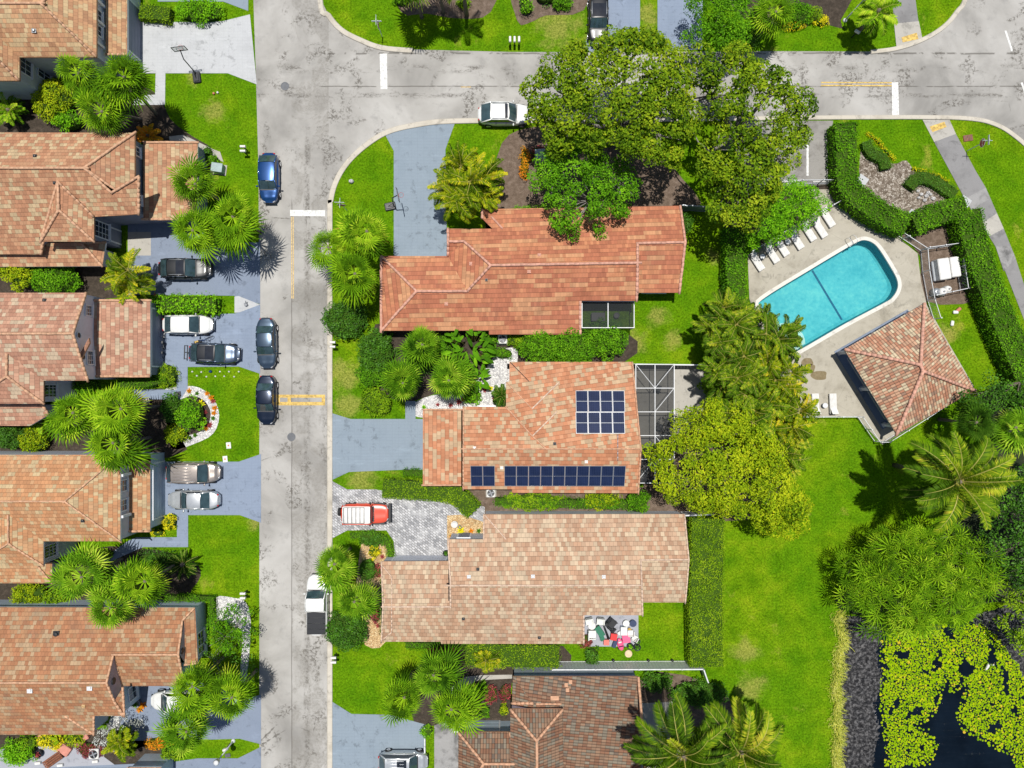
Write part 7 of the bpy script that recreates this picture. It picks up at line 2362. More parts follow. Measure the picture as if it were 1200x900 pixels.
fence_line([(646, 775), (818, 774.5), (823, 789)], 2.05, 'metal_white', 'long pale board fence above the brown roof', solid=True, group='board fences')
fence_line([(498.5, 850), (498.5, 960)], .5, 'metal_white', 'low white wall strip at the black stained concrete', solid=True, group='board fences')


def screen_cage(x0, y0, x1, y1, h, nx, ny, label, braces, m='metal_white', name='screen_enclosure', zpx=True, sk=0):
    a, c = P(x0, y0, h), P(x1, y1, h)
    o = Vector((min(a.x, c.x), min(a.y, c.y), 0))
    W, D = abs(c.x - a.x), abs(c.y - a.y)
    e = empty(name, o, 0, label, 'screen enclosure')
    bb = MB()
    for i in range(nx + 1): bb.box((W * i / nx, D / 2, h), (.065, D, .1))
    for j in range(ny + 1): bb.box((W / 2, D * j / ny, h + .002), (W, .06, .098))
    for (i0, j0, i1, j1) in braces:
        bb.tube([(W * i0 / nx, D * j0 / ny, h), (W * i1 / nx, D * j1 / ny, h)], .03, 6)
    bb.build('roof_frame', M[m], e)
    for i in range(nx + 1):
        for j in range(ny + 1):
            if i in (0, nx) or j in (0, ny):
                bb = MB(); bb.box((W * i / nx, D * j / ny, h / 2), (.075, .075, h)); bb.build('post', M[m], e)
    bb = MB()
    bb.add([(0, 0, h - .07), (W, 0, h - .07), (W, D, h - .07), (0, D, h - .07)], [(0, 1, 2, 3)])
    for q in (((0, 0), (W, 0)), ((W, 0), (W, D)), ((W, D), (0, D))):
        bb.add([(q[0][0], q[0][1], .05), (q[1][0], q[1][1], .05), (q[1][0], q[1][1], h - .1), (q[0][0], q[0][1], h - .1)], [(0, 1, 2, 3)])
    bb.build('screen', M['screen'], e)
    return e


screen_cage(745, 427, 790, 566, 2.7, 2, 5, 'white framed screened pool cage at the right of the solar roof', [(0, 5, 1, 4), (2, 5, 1, 4), (1, 3, 2, 4), (0, 0, 1, 1), (1, 2, 2, 1)])
screen_cage(682, 353.5, 743, 384, 2.6, 2, 1, 'white framed screened porch at the lower side of the red roof', [])
for (px, py, lab, w, d) in ((700, 372, 'dark outdoor table inside the screened porch', 1.3, .8), (722, 370, 'dark round pot inside the screened porch', .5, .5)):
    q = P(px, py); e = empty('patio_table' if w > 1 else 'plant_pot', q, 0, lab, 'table' if w > 1 else 'pot')
    bb = MB()
    if w > 1:
        bb.cbox((0, 0, .72), (w, d, .05), .02); bb.build('table_top', M['plastic_black'], e)
        for sx in (-1, 1):
            for sy in (-1, 1):
                bb = MB(); bb.tube([(sx * (w / 2 - .08), sy * (d / 2 - .08), 0), (sx * (w / 2 - .08), sy * (d / 2 - .08), .7)], .025, 6); bb.build('leg', M['plastic_black'], e)
    else:
        bb.lathe((0, 0, 0), [(.18, 0), (.26, .4), (.28, .42), (.24, .42), (.22, .34), (.01, .34)], 16); bb.build('pot', M['plastic_black'], e)
# things inside the pool cage
for (px, py, lab) in ((772, 500, 'dark lounge chair inside the screened pool cage'), (770, 455, 'second dark lounge chair at the top of the pool cage')):
    q = P(px, py); e = empty('patio_chair', q, 1.2, lab, 'chair')
    bb = MB(); bb.cbox((0, 0, .42), (.6, .6, .08), .03); bb.build('seat', M['plastic_black'], e)
    bb = MB(); bb.cbox((-.3, 0, .72), (.07, .6, .6), .03); bb.build('backrest', M['plastic_black'], e)
    for sx in (-1, 1):
        for sy in (-1, 1):
            bb = MB(); bb.tube([(sx * .26, sy * .26, 0), (sx * .26, sy * .26, .4)], .022, 6); bb.build('leg', M['metal_dark'], e)


# ---- street signs
def text_obj(body, size, m, parent, loc, rot, name='lettering'):
    cu = bpy.data.curves.new(name, 'FONT'); cu.body = body; cu.size = size; cu.align_x = 'CENTER'; cu.align_y = 'CENTER'; cu.extrude = .004
    cu.materials.append(m)
    f = bpy.data.objects.new(name, cu); me = bpy.data.meshes.new_from_object(f); bpy.data.objects.remove(f)
    o = bpy.data.objects.new(name, me); COL.objects.link(o); o.parent = parent; o.location = loc; o.rotation_euler = rot
    return o


M['sign_red'] = plain('sign_red', (.42, .02, .02), .4); M['sign_back'] = plain('sign_back', (.55, .56, .57), .35, .6); M['sign_green'] = plain('sign_pale', (.62, .66, .70), .4)


def stop_sign(px, py, face, label, blades=True):
    e = empty('stop_sign', P(px, py), R(face), label, 'stop sign')
    bb = MB(); bb.cbox((0, 0, 1.45), (.06, .06, 2.9), .01); bb.build('post', M['metal_white'], e)
    bb = MB(); bb.tube([(.035, 0, 2.35), (.05, 0, 2.35)], .42, 8)
    pl = bb.build('sign_plate', M['sign_back'], e)
    bb = MB(); bb.tube([(.0505, 0, 2.35), (.054, 0, 2.35)], .40, 8); bb.build('sign_face', M['plastic_white'], pl)
    bb = MB(); bb.tube([(.0545, 0, 2.35), (.058, 0, 2.35)], .375, 8); bb.build('sign_face', M['sign_red'], pl)
    text_obj('STOP', .27, M['plastic_white'], pl, (.064, 0, 2.35), (R(90), 0, R(90)))
    if blades:
        for k, (z, r) in enumerate(((2.95, 0), (3.16, 90))):
            bb = MB(); bb.box((0, 0, z), (.9, .02, .19), R(r)); bb.build('name_blade', M['sign_green'], e)
        bb = MB(); bb.cyl((0, 0, 2.9), .04, .4, 8); bb.build('bracket', M['metal_white'], e)
    return e


stop_sign(1133, 177, 178, 'stop sign with street name blades on the lawn at the right')
stop_sign(448, 43, 0, 'stop sign with name blades on the top lawn beside the palm shadows')
stop_sign(407, 247, -92, 'stop sign between the kerb and the corner palms')


def street_lamp(px, py, h, face, label):
    e = empty('street_lamp', P(px, py), R(face), label, 'street lamp')
    bb = MB(); bb.tube([(0, 0, 0), (0, 0, .3), (0, 0, h)], [.09, .07, .045], 10); bb.lathe((0, 0, 0), [(.2, 0), (.2, .06), (.1, .2), (.01, .2)], 14)
    bb.build('pole', M['metal_white'], e, True)
    bb = MB(); bb.lathe((0, 0, h - .05), [(.08, 0), (.2, .1), (.24, .32), (.19, .5), (.05, .58)], 16); bb.build('lantern', M['lamp_glass'], e, True)
    bb = MB(); bb.lathe((0, 0, h + .42), [(.27, 0), (.2, .09), (.03, .16)], 16); bb.build('cap', M['metal_white'], e, True)


M['lamp_glass'] = plain('lamp_glass', (.60, .57, .40), .3)
street_lamp(273.5, 868, 3.6, 0, 'white street lamp on the small lawn at the bottom left')
street_lamp(990, 24, 3.8, 0, 'white street lamp in the planting bed at the top right')


def mailbox(px, py, face, label, n=1, posts=True):
    e = empty('mailbox', P(px, py), R(face), label, 'mailbox', 'mailboxes beside the street')
    for k in range(n):
        y = (k - (n - 1) / 2) * .42
        bb = MB(); bb.cbox((0, y, .52), (.1, .1, 1.04), .015); bb.build('post', M['plastic_black'], e)
        bb = MB(); bb.cbox((0, y, 1.13), (.5, .22, .2), .03)
        prev = []
        for i in range(7):
            t = math.pi * i / 6; prev.append((.11 * math.cos(t), 1.22 + .09 * math.sin(t)))
        vs = [(x, y + a, z) for x in (-.25, .25) for a, z in prev]
        bb.add(vs, [(i, i + 1, i + 8, i + 7) for i in range(6)] + [tuple(range(7)), tuple(range(13, 6, -1))])
        bx = bb.build('box', M['plastic_white'], e)
        bb = MB(); bb.box((.1, y + .125, 1.28), (.04, .012, .16)); bb.build('flag', M['lamp_red'], bx)


mailbox(603, 53, 90, 'row of three white mailboxes on black posts on the top lawn', 3)
mailbox(290, 179, 0, 'pair of white mailboxes beside the blue car', 2)
mailbox(393.5, 404.5, 180, 'pair of white mailboxes at the kerb beside the dark shrub', 2)
mailbox(394.5, 768, 180, 'pair of white mailboxes at the kerb behind the pickup', 2)
mailbox(290, 694, 0, 'pair of white mailboxes near the loose leafy shrub', 2)
mailbox(998, 44, -30, 'single white mailbox on the lawn under the top right lamp', 1)
mailbox(270, 871, 20, 'single white mailbox beside the bottom left lamp', 1)


# ---- basketball hoops
def hoop(px, py, face, label):
    e = empty('basketball_hoop', P(px, py), R(face), label, 'basketball hoop')
    bb = MB(); bb.cbox((-.45, 0, .12), (1.05, .75, .22), .08); bb.cbox((-.5, 0, .26), (.7, .45, .08), .03); bb.build('base', M['plastic_black'], e)
    bb = MB(); bb.tube([(-.1, 0, .2), (.05, 0, 1.6), (.15, 0, 2.7), (.75, 0, 3.2)], .05, 8); bb.tube([(-.7, 0, .22), (-.02, 0, .95)], .025, 6); bb.build('pole', M['metal_dark'], e)
    bb = MB(); bb.box((.80, 0, 3.35), (.03, 1.2, .78)); bd = bb.build('backboard', M['clear_board'], e)
    bb = MB()
    for s in (-1, 1): bb.box((.80, s * .6, 3.35), (.05, .05, .82)); bb.box((.80, 0, 3.35 + s * .39), (.05, 1.2, .05))
    bb.box((.822, 0, 3.22 + .2), (.01, .6, .045)); bb.box((.822, 0, 3.22 - .2), (.01, .6, .045))
    for s in (-1, 1): bb.box((.823, s * .3, 3.22), (.01, .045, .4))
    bb.build('frame', M['metal_dark'], bd)
    bb = MB(); pv_ = None
    for k in range(17):
        t = 2 * math.pi * k / 16; p = Vector((1.06 + .23 * math.cos(t), .23 * math.sin(t), 3.05))
        if pv_ is not None: bb.tube([pv_, p], .012, 5)
        pv_ = p
    rim = bb.build('rim', M['lamp_red'], e)
    bb = MB()
    for k in range(12):
        t = 2 * math.pi * k / 12
        bb.tube([(1.06 + .23 * math.cos(t), .23 * math.sin(t), 3.05), (1.06 + .13 * math.cos(t + .3), .13 * math.sin(t + .3), 2.65)], .006, 4)
    bb.build('net', M['plastic_white'], rim)


hoop(230.5, 86, 98, 'portable basketball hoop standing between lawn and white driveway')
hoop(463, 241, 12, 'portable basketball hoop on the lawn edge beside the pale blue driveway')
q = P(251, 110); bb = MB(); bb.ell((q.x, q.y, .12), (.12, .12, .12), 14, 10); tag(bb.build('ball', M['leaf_orange'] if False else M['brick_red'], smooth=True), 'orange brown ball lying on the lawn by the hoop', 'ball')
q = P(255.5, 109); bb = MB(); bb.ell((q.x, q.y, .11), (.11, .11, .11), 14, 10); tag(bb.build('ball', M['plastic_white'], smooth=True), 'white ball lying on the lawn by the hoop', 'ball')


# ---- pool furniture
def lounger(px, py, ang, label, proto=[None]):
    e = empty('sun_lounger', P(px, py) + Vector((0, 0, .05)), R(ang), label, 'sun lounger', 'white sun loungers on the pool deck')
    bb = MB()
    for s in (-1, 1): bb.cbox((0, s * .31, .30), (1.9, .05, .06), .015)
    bb.cbox((.94, 0, .30), (.05, .62, .06), .015); bb.cbox((-.94, 0, .30), (.05, .62, .06), .015)
    bb.build('frame', M['plastic_white'], e)
    bb = MB()
    for i in range(16): bb.cbox((.9 - .085 * i, 0, .345), (.078, .60, .03), .008)
    bb.build('seat', M['plastic_white'], e)
    bb = MB(); pp = []
    for i in range(8):
        x0 = -.45 - .068 * i; bb.cbox((x0, 0, .37 + .055 * (i + .5)), (.075, .60, .035), .008)
    bb.build('backrest', M['plastic_white'], e)
    bb = MB(); bb.tube([(-.9, -.25, .3), (-.98, -.25, .72), (-.98, .25, .72), (-.9, .25, .3)], .02, 6); bb.build('brace', M['metal_dark'], e)
    for sx in (-.8, .8):
        for s in (-1, 1):
            bb = MB(); bb.tube([(sx, s * .3, 0), (sx, s * .3, .29)], .03, 8); bb.build('leg', M['plastic_white'], e)


for (px, py, lab) in ((885.5, 307, 'lounger at the left end of the fence row'), (903, 298, 'lounger right of the first side table in the row'), (914.5, 290, 'lounger left of the second side table in the row'), (931.5, 282, 'lounger right of the second side table in the row'),
                      (946, 272.5, 'lounger half shaded by the feathery tree'), (959, 268.5, 'lounger second from the right end of the row'), (968, 256, 'lounger at the right end of the fence row')):
    lounger(px, py, -57, lab)
lounger(954, 473, 92, 'left lounger of the pair by the lower fence')
lounger(974.5, 473, 92, 'right lounger of the pair by the lower fence')


def side_table(px, py, label):
    e = empty('side_table', P(px, py) + Vector((0, 0, .05)), 0, label, 'side table', 'round side tables by the loungers')
    bb = MB(); bb.lathe((0, 0, .42), [(.24, 0), (.25, .02), (.24, .04), (.01, .04)], 20); bb.build('table_top', M['metal_white'], e)
    for k in range(3):
        t = 2.09 * k; bb = MB(); bb.tube([(.08 * math.cos(t), .08 * math.sin(t), .42), (.2 * math.cos(t), .2 * math.sin(t), 0)], .018, 6); bb.build('leg', M['metal_white'], e)


side_table(891.5, 301.5, 'round side table between the two left loungers')
side_table(921, 284.5, 'round side table in the middle of the lounger row')
side_table(964.5, 475, 'round side table between the pair of loungers')
for (px, py, rx, ry, lab) in ((946, 424, .55, .42, 'upper of the brown damp stains on the deck'), (948, 432, .6, .5, 'middle brown damp stain on the deck'), (960, 440, .75, .5, 'lower brown damp stain on the deck')):
    q = P(px, py); pts = [(q.x + rx * math.cos(t) * (1 + .15 * math.sin(3 * t + px)), q.y + ry * math.sin(t) * (1 + .15 * math.cos(2 * t))) for t in np.linspace(0, 6.1, 26)]
    bb = MB(); bb.sheet(pts, .055); tag(bb.build('deck_stain', M['mud_brown'] if 'mud_brown' in M else M.setdefault('mud_brown', shingle_noise('deck_stain', [(.3, (.13, .10, .05)), (.7, (.26, .21, .13))], 3))), lab, 'stain', kind='structure')

# pool pumps
q = P(1106, 316); e = empty('pool_heater', q, R(8), 'white pair of pool heater units inside the fence', 'pool heater')
bb = MB(); bb.cbox((-.55, 0, .55), (1.1, 2.0, 1.1), .08); bb.build('cabinet', M['plastic_white'], e)
bb = MB(); bb.cbox((.55, .05, .5), (.9, 1.9, 1.0), .08); bb.build('cabinet', M['plastic_white'], e)
bb = MB(); bb.cbox((-1.25, -.05, .25), (.25, 1.9, .5), .05); bb.build('plinth', M['metal_grey'], e)
for px, py, r, h, m, lab in ((1092.5, 343, .36, .9, 'metal_grey', 'grey filter tank in the pump enclosure'), (1099, 343, .38, 1.0, 'plastic_white', 'white filter tank in the pump enclosure'), (1105, 340, .33, 1.0, 'plastic_white', 'smaller white filter tank in the pump enclosure')):
    q = P(px, py); e = empty('filter_tank', q, 0, lab, 'filter tank')
    bb = MB(); bb.lathe((0, 0, 0), [(r * .9, 0), (r, .1), (r, h * .75), (r * .8, h * .95), (r * .3, h), (.01, h)], 18); bb.build('tank', M[m], e, True)
    bb = MB(); bb.cyl((0, 0, h), .08, .12, 10); bb.tube([(r, 0, .3), (r + .3, .1, .3), (r + .3, .1, 0)], .04, 7); bb.build('pipe', M['plastic_grey'], e)

# ---- utility things
def box_unit(px, py, size, m, label, cat, name, rz=0, lid=None):
    e = empty(name, P(px, py), R(rz), label, cat)
    bb = MB(); bb.cbox((0, 0, size[2] / 2), size, .05); bb.build('cabinet', M[m], e)
    bb = MB(); bb.cbox((0, 0, size[2] + .03), (size[0] * 1.05, size[1] * 1.05, .06), .02); bb.build('lid', M[lid or m], e)
    bb = MB(); bb.cbox((0, 0, .03), (size[0] * 1.25, size[1] * 1.25, .06), .02); bb.build('plinth', M['walk_light'], e)


M['utility_green'] = plain('utility_green', (.26, .34, .34), .5)
box_unit(258, 199, (1.0, .8, .8), 'utility_green', 'pale green utility box beside the salmon garage', 'utility box', 'utility_box', -8)
box_unit(632.5, 184, (.9, .9, .9), 'utility_green', 'pale green utility box under the oak edge', 'utility box', 'utility_box', 5)


def ac_unit(px, py, label, s=.85):
    e = empty('air_conditioner', P(px, py), 0, label, 'air conditioner')
    bb = MB(); bb.cbox((0, 0, .4), (s, s, .78), .06); bb.build('cabinet', M['plastic_white'], e)
    bb = MB(); bb.lathe((0, 0, .79), [(s * .42, 0), (s * .42, .02), (.01, .015)], 22); g = bb.build('grille', M['plastic_black'], e)
    bb = MB()
    for k in range(4):
        t = k * 1.57 + .4; bb.box((s * .2 * math.cos(t), s * .2 * math.sin(t), .825), (s * .36, .12, .012), t)
    bb.ell((0, 0, .83), (.09, .09, .03), 12, 6); bb.build('fan', M['plastic_grey'], g)
    bb = MB(); bb.cbox((0, 0, .03), (s * 1.25, s * 1.25, .06), .02); bb.build('plinth', M['walk_light'], e)


ac_unit(115, 879, 'white air conditioner in the lower left yard', .95)
ac_unit(589, 398, 'white air conditioner beside the red roof')
ac_unit(575.5, 576.5, 'white air conditioner in the gap below the solar roof', .8)


# ---- bicycles leaning at the rosy garage
def bicycle(px, py, ang, label, m, lean=.12, scale=1.0):
    e = empty('bicycle', P(px, py) + Vector((0, 0, .03)), 0, label, 'bicycle')
    e.rotation_euler = (lean, 0, R(ang)); e.scale = (scale,) * 3
    for x in (-.52, .52):
        bb = MB(); pv_ = None
        for k in range(21):
            t = 2 * math.pi * k / 20; p = Vector((x + .33 * math.cos(t), 0, .33 + .33 * math.sin(t)))
            if pv_ is not None: bb.tube([pv_, p], .022, 6)
            pv_ = p
        w = bb.build('wheel', M['rubber'], e)
        bb = MB()
        for k in range(8):
            t = math.pi * k / 4; bb.tube([(x, 0, .33), (x + .32 * math.cos(t), 0, .33 + .32 * math.sin(t))], .004, 4)
        bb.build('spokes', M['alloy'], w)
    bb = MB()
    for a, c in (((-.52, 0, .33), (-.1, 0, .35)), ((-.1, 0, .35), (-.22, 0, .85)), ((-.22, 0, .8), (.36, 0, .82)), ((-.1, 0, .35), (.38, 0, .75)), ((-.52, 0, .33), (-.2, 0, .75)), ((.52, 0, .33), (.36, 0, .95))):
        bb.tube([a, c], .02, 6)
    bb.build('frame', M[m], e)
    bb = MB(); bb.cbox((-.24, 0, .9), (.26, .14, .06), .02); bb.build('saddle', M['plastic_black'], e)
    bb = MB(); bb.tube([(.32, -.28, .98), (.36, 0, .98), (.32, .28, .98)], .016, 6); bb.build('handlebar', M['metal_dark'], e)


bicycle(193.5, 399, 88, 'upper bicycle leaning at the dark garage door', 'metal_dark', .15, .9)
bicycle(193.5, 411, 85, 'lower bicycle leaning at the dark garage door', 'metal_dark', .12, .85)
bicycle(241, 396.5, 20, 'dark bicycle standing between the white car and the rack car', 'car_blue', .35)
q = P(232, 401); e = empty('toy_cart', q, .3, 'small toy with a yellow seat beside the rack car', 'toy')
bb = MB(); bb.cbox((0, 0, .3), (.35, .25, .12), .04); bb.build('seat', M['yellow_paint'], e)
for s in (-1, 1):
    bb = MB(); bb.tube([(s * .2, -.14, .12), (s * .2, .14, .12)], .12, 10); bb.build('wheel', M['rubber'], e)

# ---- things on lawns and paths
def stone(px, py, r, m, label, cat, name, h=.12, group=None):
    q = P(px, py); bb = MB(); bb.ell((q.x, q.y, h * .4), (r, r * .85, h), 12, 7)
    rr = random.Random(int(px * 7 + py))
    bb.v = [(x + rr.uniform(-.02, .02), y + rr.uniform(-.02, .02), z) for x, y, z in bb.v]
    tag(bb.build(name, M[m], smooth=True), label, cat, group)


STG = 'small white stones lying on the lawn'
for px, py, lab in ((225.5, 435.5, 'upper row leftmost'), (236, 436, 'upper row second'), (258, 435.5, 'upper row right of the blue ball'), (268.5, 435.5, 'upper row fifth'), (280, 435.5, 'upper row rightmost'), (231, 440.5, 'lower row leftmost'), (242, 441.5, 'lower row second'), (252.5, 441, 'lower row third'), (263, 441, 'lower row fourth'), (274.5, 441.5, 'lower row rightmost')):
    stone(px, py, .09, 'plastic_white', f'white stone on the lawn by the rack car, {lab}', 'stone', 'lawn_stone', .08, STG)
stone(247, 435.5, .17, 'car_blue', 'blue ball on the lawn below the rack car', 'ball', 'ball', .17)
for px, py, lab in ((268, 522, 'white ground cover plate with a dark centre on the lawn'), (264, 538, 'small white ground cover plate beside the tan minivan driveway')):
    q = P(px, py); bb = MB(); bb.cbox((q.x, q.y, .03), (.45, .6, .06), .02, .1); o = bb.build('valve_cover', M['plastic_white']); tag(o, lab, 'valve cover')
    b2 = MB(); b2.cyl((q.x, q.y, .062), .09, .012, 12); b2.build('lid', M['brick_red'], o)
for px, py, m, lab, s in ((1134, 162, 'brick_red', 'dark brown square plate on the lawn by the stop sign', (.9, .6, .05)), (267, 885, 'iron', 'dark grate on the bottom left lawn', (.5, .35, .04)), (208.5, 462, 'plastic_black', 'dark doormat on the blue walkway', (.65, .5, .03))):
    q = P(px, py); bb = MB(); bb.cbox((q.x, q.y, s[2] / 2 + .03), s, .012, .15); o = bb.build('ground_plate' if 'mat' not in lab else 'doormat', M['wood'] if m == 'brick_red' else M[m]); tag(o, lab, 'plate' if 'mat' not in lab else 'doormat')
    b2 = MB()
    for k in range(-2, 3): b2.box((q.x + k * s[0] * .18, q.y, s[2] + .033), (.03, s[1] * .8, .01), .15)
    b2.build('slats', M['iron'], o)
stone(412, 213, .25, 'gravel_white', 'white rock on the lawn inside the kerb curve', 'rock', 'rock', .3)
for i, (px, py) in enumerate(((1075, 224), (1079, 228), (1085, 230), (1090, 228), (1083, 235), (1093, 233), (1076, 232), (1087, 226))):
    stone(px, py, .17 + .03 * (i % 3), 'gravel_white', f'white rock {["at the left tip", "in the left middle", "in the centre", "at the upper right", "at the lower edge", "at the right tip", "at the lower left", "at the upper edge"][i]} of the cluster beside the right clipped hedge', 'rock', 'rock', .18, 'white rocks in the pebble bed')
for i, (px, py, m) in enumerate(((1119, 366, 'plastic_white'), (1122.5, 363, 'brick_red'), (1115, 379, 'plastic_white'))):
    q = P(px, py); bb = MB(); bb.cbox((q.x, q.y, .12), (.5, .3, .22), .06, .7 * i)
    o = bb.build('toy', M[m], smooth=False); tag(o, ['white toy lying on the grass beside the pump fence', 'red brown toy lying on the grass beside the pump fence', 'small white toy lower on the pavilion grass'][i], 'toy')
q = P(1154.5, 779, -.4); e = empty('egret', q, 1.1, 'white wading bird standing among the lily pads', 'bird')
bb = MB(); bb.ell((0, 0, .38), (.30, .13, .14), 14, 8); bb.tube([(.22, 0, .45), (.34, 0, .62), (.30, 0, .82), (.38, 0, .92)], [.06, .035, .03, .035], 8); bb.ell((.40, 0, .93), (.09, .05, .05), 10, 6); bb.tube([(-.2, 0, .40), (-.45, 0, .30)], [.1, .03], 7)
bb.build('body', M['plastic_white'], e, True)
bb = MB(); bb.tube([(.47, 0, .93), (.63, 0, .90)], [.018, .004], 6); bb.build('beak', M['yellow_paint'], e)
for s in (-1, 1):
    bb = MB(); bb.tube([(0, s * .05, .28), (-.03, s * .05, .12), (.02, s * .05, -.1)], .012, 5); bb.build('leg', M['metal_dark'], e)

# planters and pots
def pot(px, py, r, h, m, label, leaf=None):
    e = empty('plant_pot', P(px, py) + Vector((0, 0, .03)), 0, label, 'plant pot', 'plant pots around the houses')
    bb = MB(); bb.lathe((0, 0, 0), [(r * .7, 0), (r, h), (r * 1.08, h), (r * 1.08, h + .04), (r * .9, h + .04), (r * .88, h - .04), (.01, h - .04)], 18); bb.build('pot', M[m], e, True)
    if leaf:
        o = bpy.data.objects.new('foliage', ROS[leaf]); COL.objects.link(o); o.parent = e; o.location = (0, 0, h - .03); o.scale = (r * 3.2,) * 3


pot(533, 613.5, .3, .45, 'plastic_white', 'white pot in the entry bed of the beige house')
pot(539, 617, .16, .25, 'car_blue', 'blue pot in the entry bed of the beige house', 'leaf_gold')
pot(523, 647, .28, .4, 'plastic_black', 'dark hoop rimmed pot at the garage corner of the beige house', 'leaf_dark')
pot(162, 822, .4, .5, 'plastic_grey', 'grey pot behind the white car', 'leaf_dark')
pot(48, 881, .35, .45, 'plastic_black', 'black pot in the lower left yard', 'leaf_red')
pot(174, 470, .35, .4, 'walk_light', 'stone pot at the end of the blue walkway')

# lower left yard: terracotta slabs, bench, white posts
for i, (px, py, w, d, a) in enumerate(((46, 866, 1.3, .8, 25), (76, 876, 1.4, .9, -35), (92, 867, 1.2, .7, -20), (100, 863, .9, .6, 30))):
    q = P(px, py); bb = MB(); bb.cbox((q.x, q.y, .2), (w, d, .34), .05, R(a))
    M.setdefault('pink_clay', plain('pink_clay', (.50, .21, .16), .8))
    tag(bb.build('clay_planter', M['pink_clay']), ['pink clay planter nearest the yellow flowering bush', 'largest pink clay planter below the orange eaves', 'pink clay planter at the orange roof corner', 'small round pink clay planter at the roof corner'][i], 'planter')
q = P(65, 888); e = empty('bench', q, R(35), 'brown slatted bench in the lower left yard', 'bench')
for k in range(4):
    bb = MB(); bb.cbox((0, -.3 + .2 * k, .45), (1.9, .17, .05), .01); bb.build('slat', M['wood'], e)
for s in (-1, 1):
    bb = MB(); bb.cbox((s * .75, 0, .21), (.1, .7, .42), .02); bb.build('leg', M['wood'], e)
for px, py, lab in ((46, 893, 'white box at the left of the brown bench'), (72, 880, 'white box beyond the brown bench'), (113, 891, 'white step beside the air conditioner'), (72, 895.5, 'white block below the brown bench')):
    q = P(px, py); bb = MB(); bb.cbox((q.x, q.y, .15), (.55, .25, .3), .03, .1); tag(bb.build('garden_box', M['plastic_white']), lab, 'box', 'white boxes in the lower left yard')

# garbage bin & items by entrances
for px, py, m, lab in ((183, 347, 'brick_red', 'small red brown stump beside the leafy hedge'), (289, 357, 'plastic_grey', 'dark grey tools lying on the white wedge')):
    q = P(px, py); bb = MB(); bb.cbox((q.x, q.y, .16), (.3, .35, .26), .05, .5); bb.tube([(q.x, q.y, .2), (q.x + .1, q.y + .3, .5)], .04, 6)
    tag(bb.build('garden_tool', M[m]), lab, 'tool')

# ---- clutter on the patio of the beige house
def pchair(px, py, ang, m, label, s=1.0):
    e = empty('patio_chair', P(px, py) + Vector((0, 0, .04)), R(ang), label, 'chair', 'chairs on the cluttered patio'); e.scale = (s,) * 3
    bb = MB(); bb.cbox((0, 0, .42), (.6, .58, .07), .03); bb.build('seat', M[m], e)
    bb = MB(); bb.cbox((-.3, 0, .72), (.08, .6, .6), .03); bb.build('backrest', M[m], e)
    for sy in (-1, 1):
        bb = MB(); bb.cbox((0, sy * .31, .62), (.55, .07, .05), .02); bb.build('armrest', M[m], e)
        for sx in (-1, 1):
            bb = MB(); bb.tube([(sx * .26, sy * .27, 0), (sx * .26, sy * .28, .6 if sx > 0 else .42)], .028, 6); bb.build('leg', M[m], e)


for k, c in {'toy_red': (.60, .03, .03), 'toy_pink': (.72, .10, .22), 'toy_coral': (.62, .16, .13), 'toy_green': (.01, .13, .07), 'toy_navy': (.02, .035, .09), 'cushion': (.62, .63, .60), 'toy_blue': (.42, .50, .62)}.items(): M[k] = plain(k, c, .5)
pchair(693, 741, 0, 'cushion', 'white cushioned patio chair with dark arms', 1.25)
pchair(690, 726, -80, 'cushion', 'white patio chair against the beige roof wall', 1.1)
pchair(703, 726, -95, 'cushion', 'second white patio chair against the roof wall', 1.1)
pchair(715.5, 728, -40, 'plastic_black', 'large black patio chair in the clutter', 1.35)
pchair(738, 740, 180, 'plastic_white', 'white chair at the right end of the clutter', .9)
pchair(743, 746, 150, 'plastic_white', 'small white chair in front of the dark plants', .8)


def ptable(px, py, r, m, label, h=.5):
    e = empty('patio_table', P(px, py) + Vector((0, 0, .04)), 0, label, 'table')
    bb = MB(); bb.lathe((0, 0, h - .04), [(r * .96, 0), (r, .02), (r * .96, .05), (.01, .05)], 22); bb.build('table_top', M[m], e)
    for k in range(3):
        t = 2.09 * k; bb = MB(); bb.tube([(r * .5 * math.cos(t), r * .5 * math.sin(t), h - .03), (r * .8 * math.cos(t), r * .8 * math.sin(t), 0)], .03, 6); bb.build('leg', M['plastic_black'], e)


ptable(693, 731.5, .36, 'plastic_white', 'round white table with a dark rim on the patio'); ptable(733, 729, .32, 'cushion', 'round pale stool beside the black chair', .4)
ptable(741, 729, .34, 'toy_navy', 'round navy stool at the right of the patio', .4)


def chest(px, py, size, a, m, label, lid=None, cat='box'):
    e = empty('storage_box', P(px, py) + Vector((0, 0, .04)), R(a), label, cat)
    bb = MB(); bb.cbox((0, 0, size[2] / 2), size, .05); bb.build('body', M[m], e)
    bb = MB(); bb.cbox((0, 0, size[2] + .03), (size[0] * 1.04, size[1] * 1.04, .06), .02); bb.build('lid', M[lid or m], e)
    bb = MB(); bb.tube([(-size[0] * .25, size[1] * .52, size[2] * .8), (size[0] * .25, size[1] * .52, size[2] * .8)], .02, 6); bb.build('handle', M['plastic_black'], e)


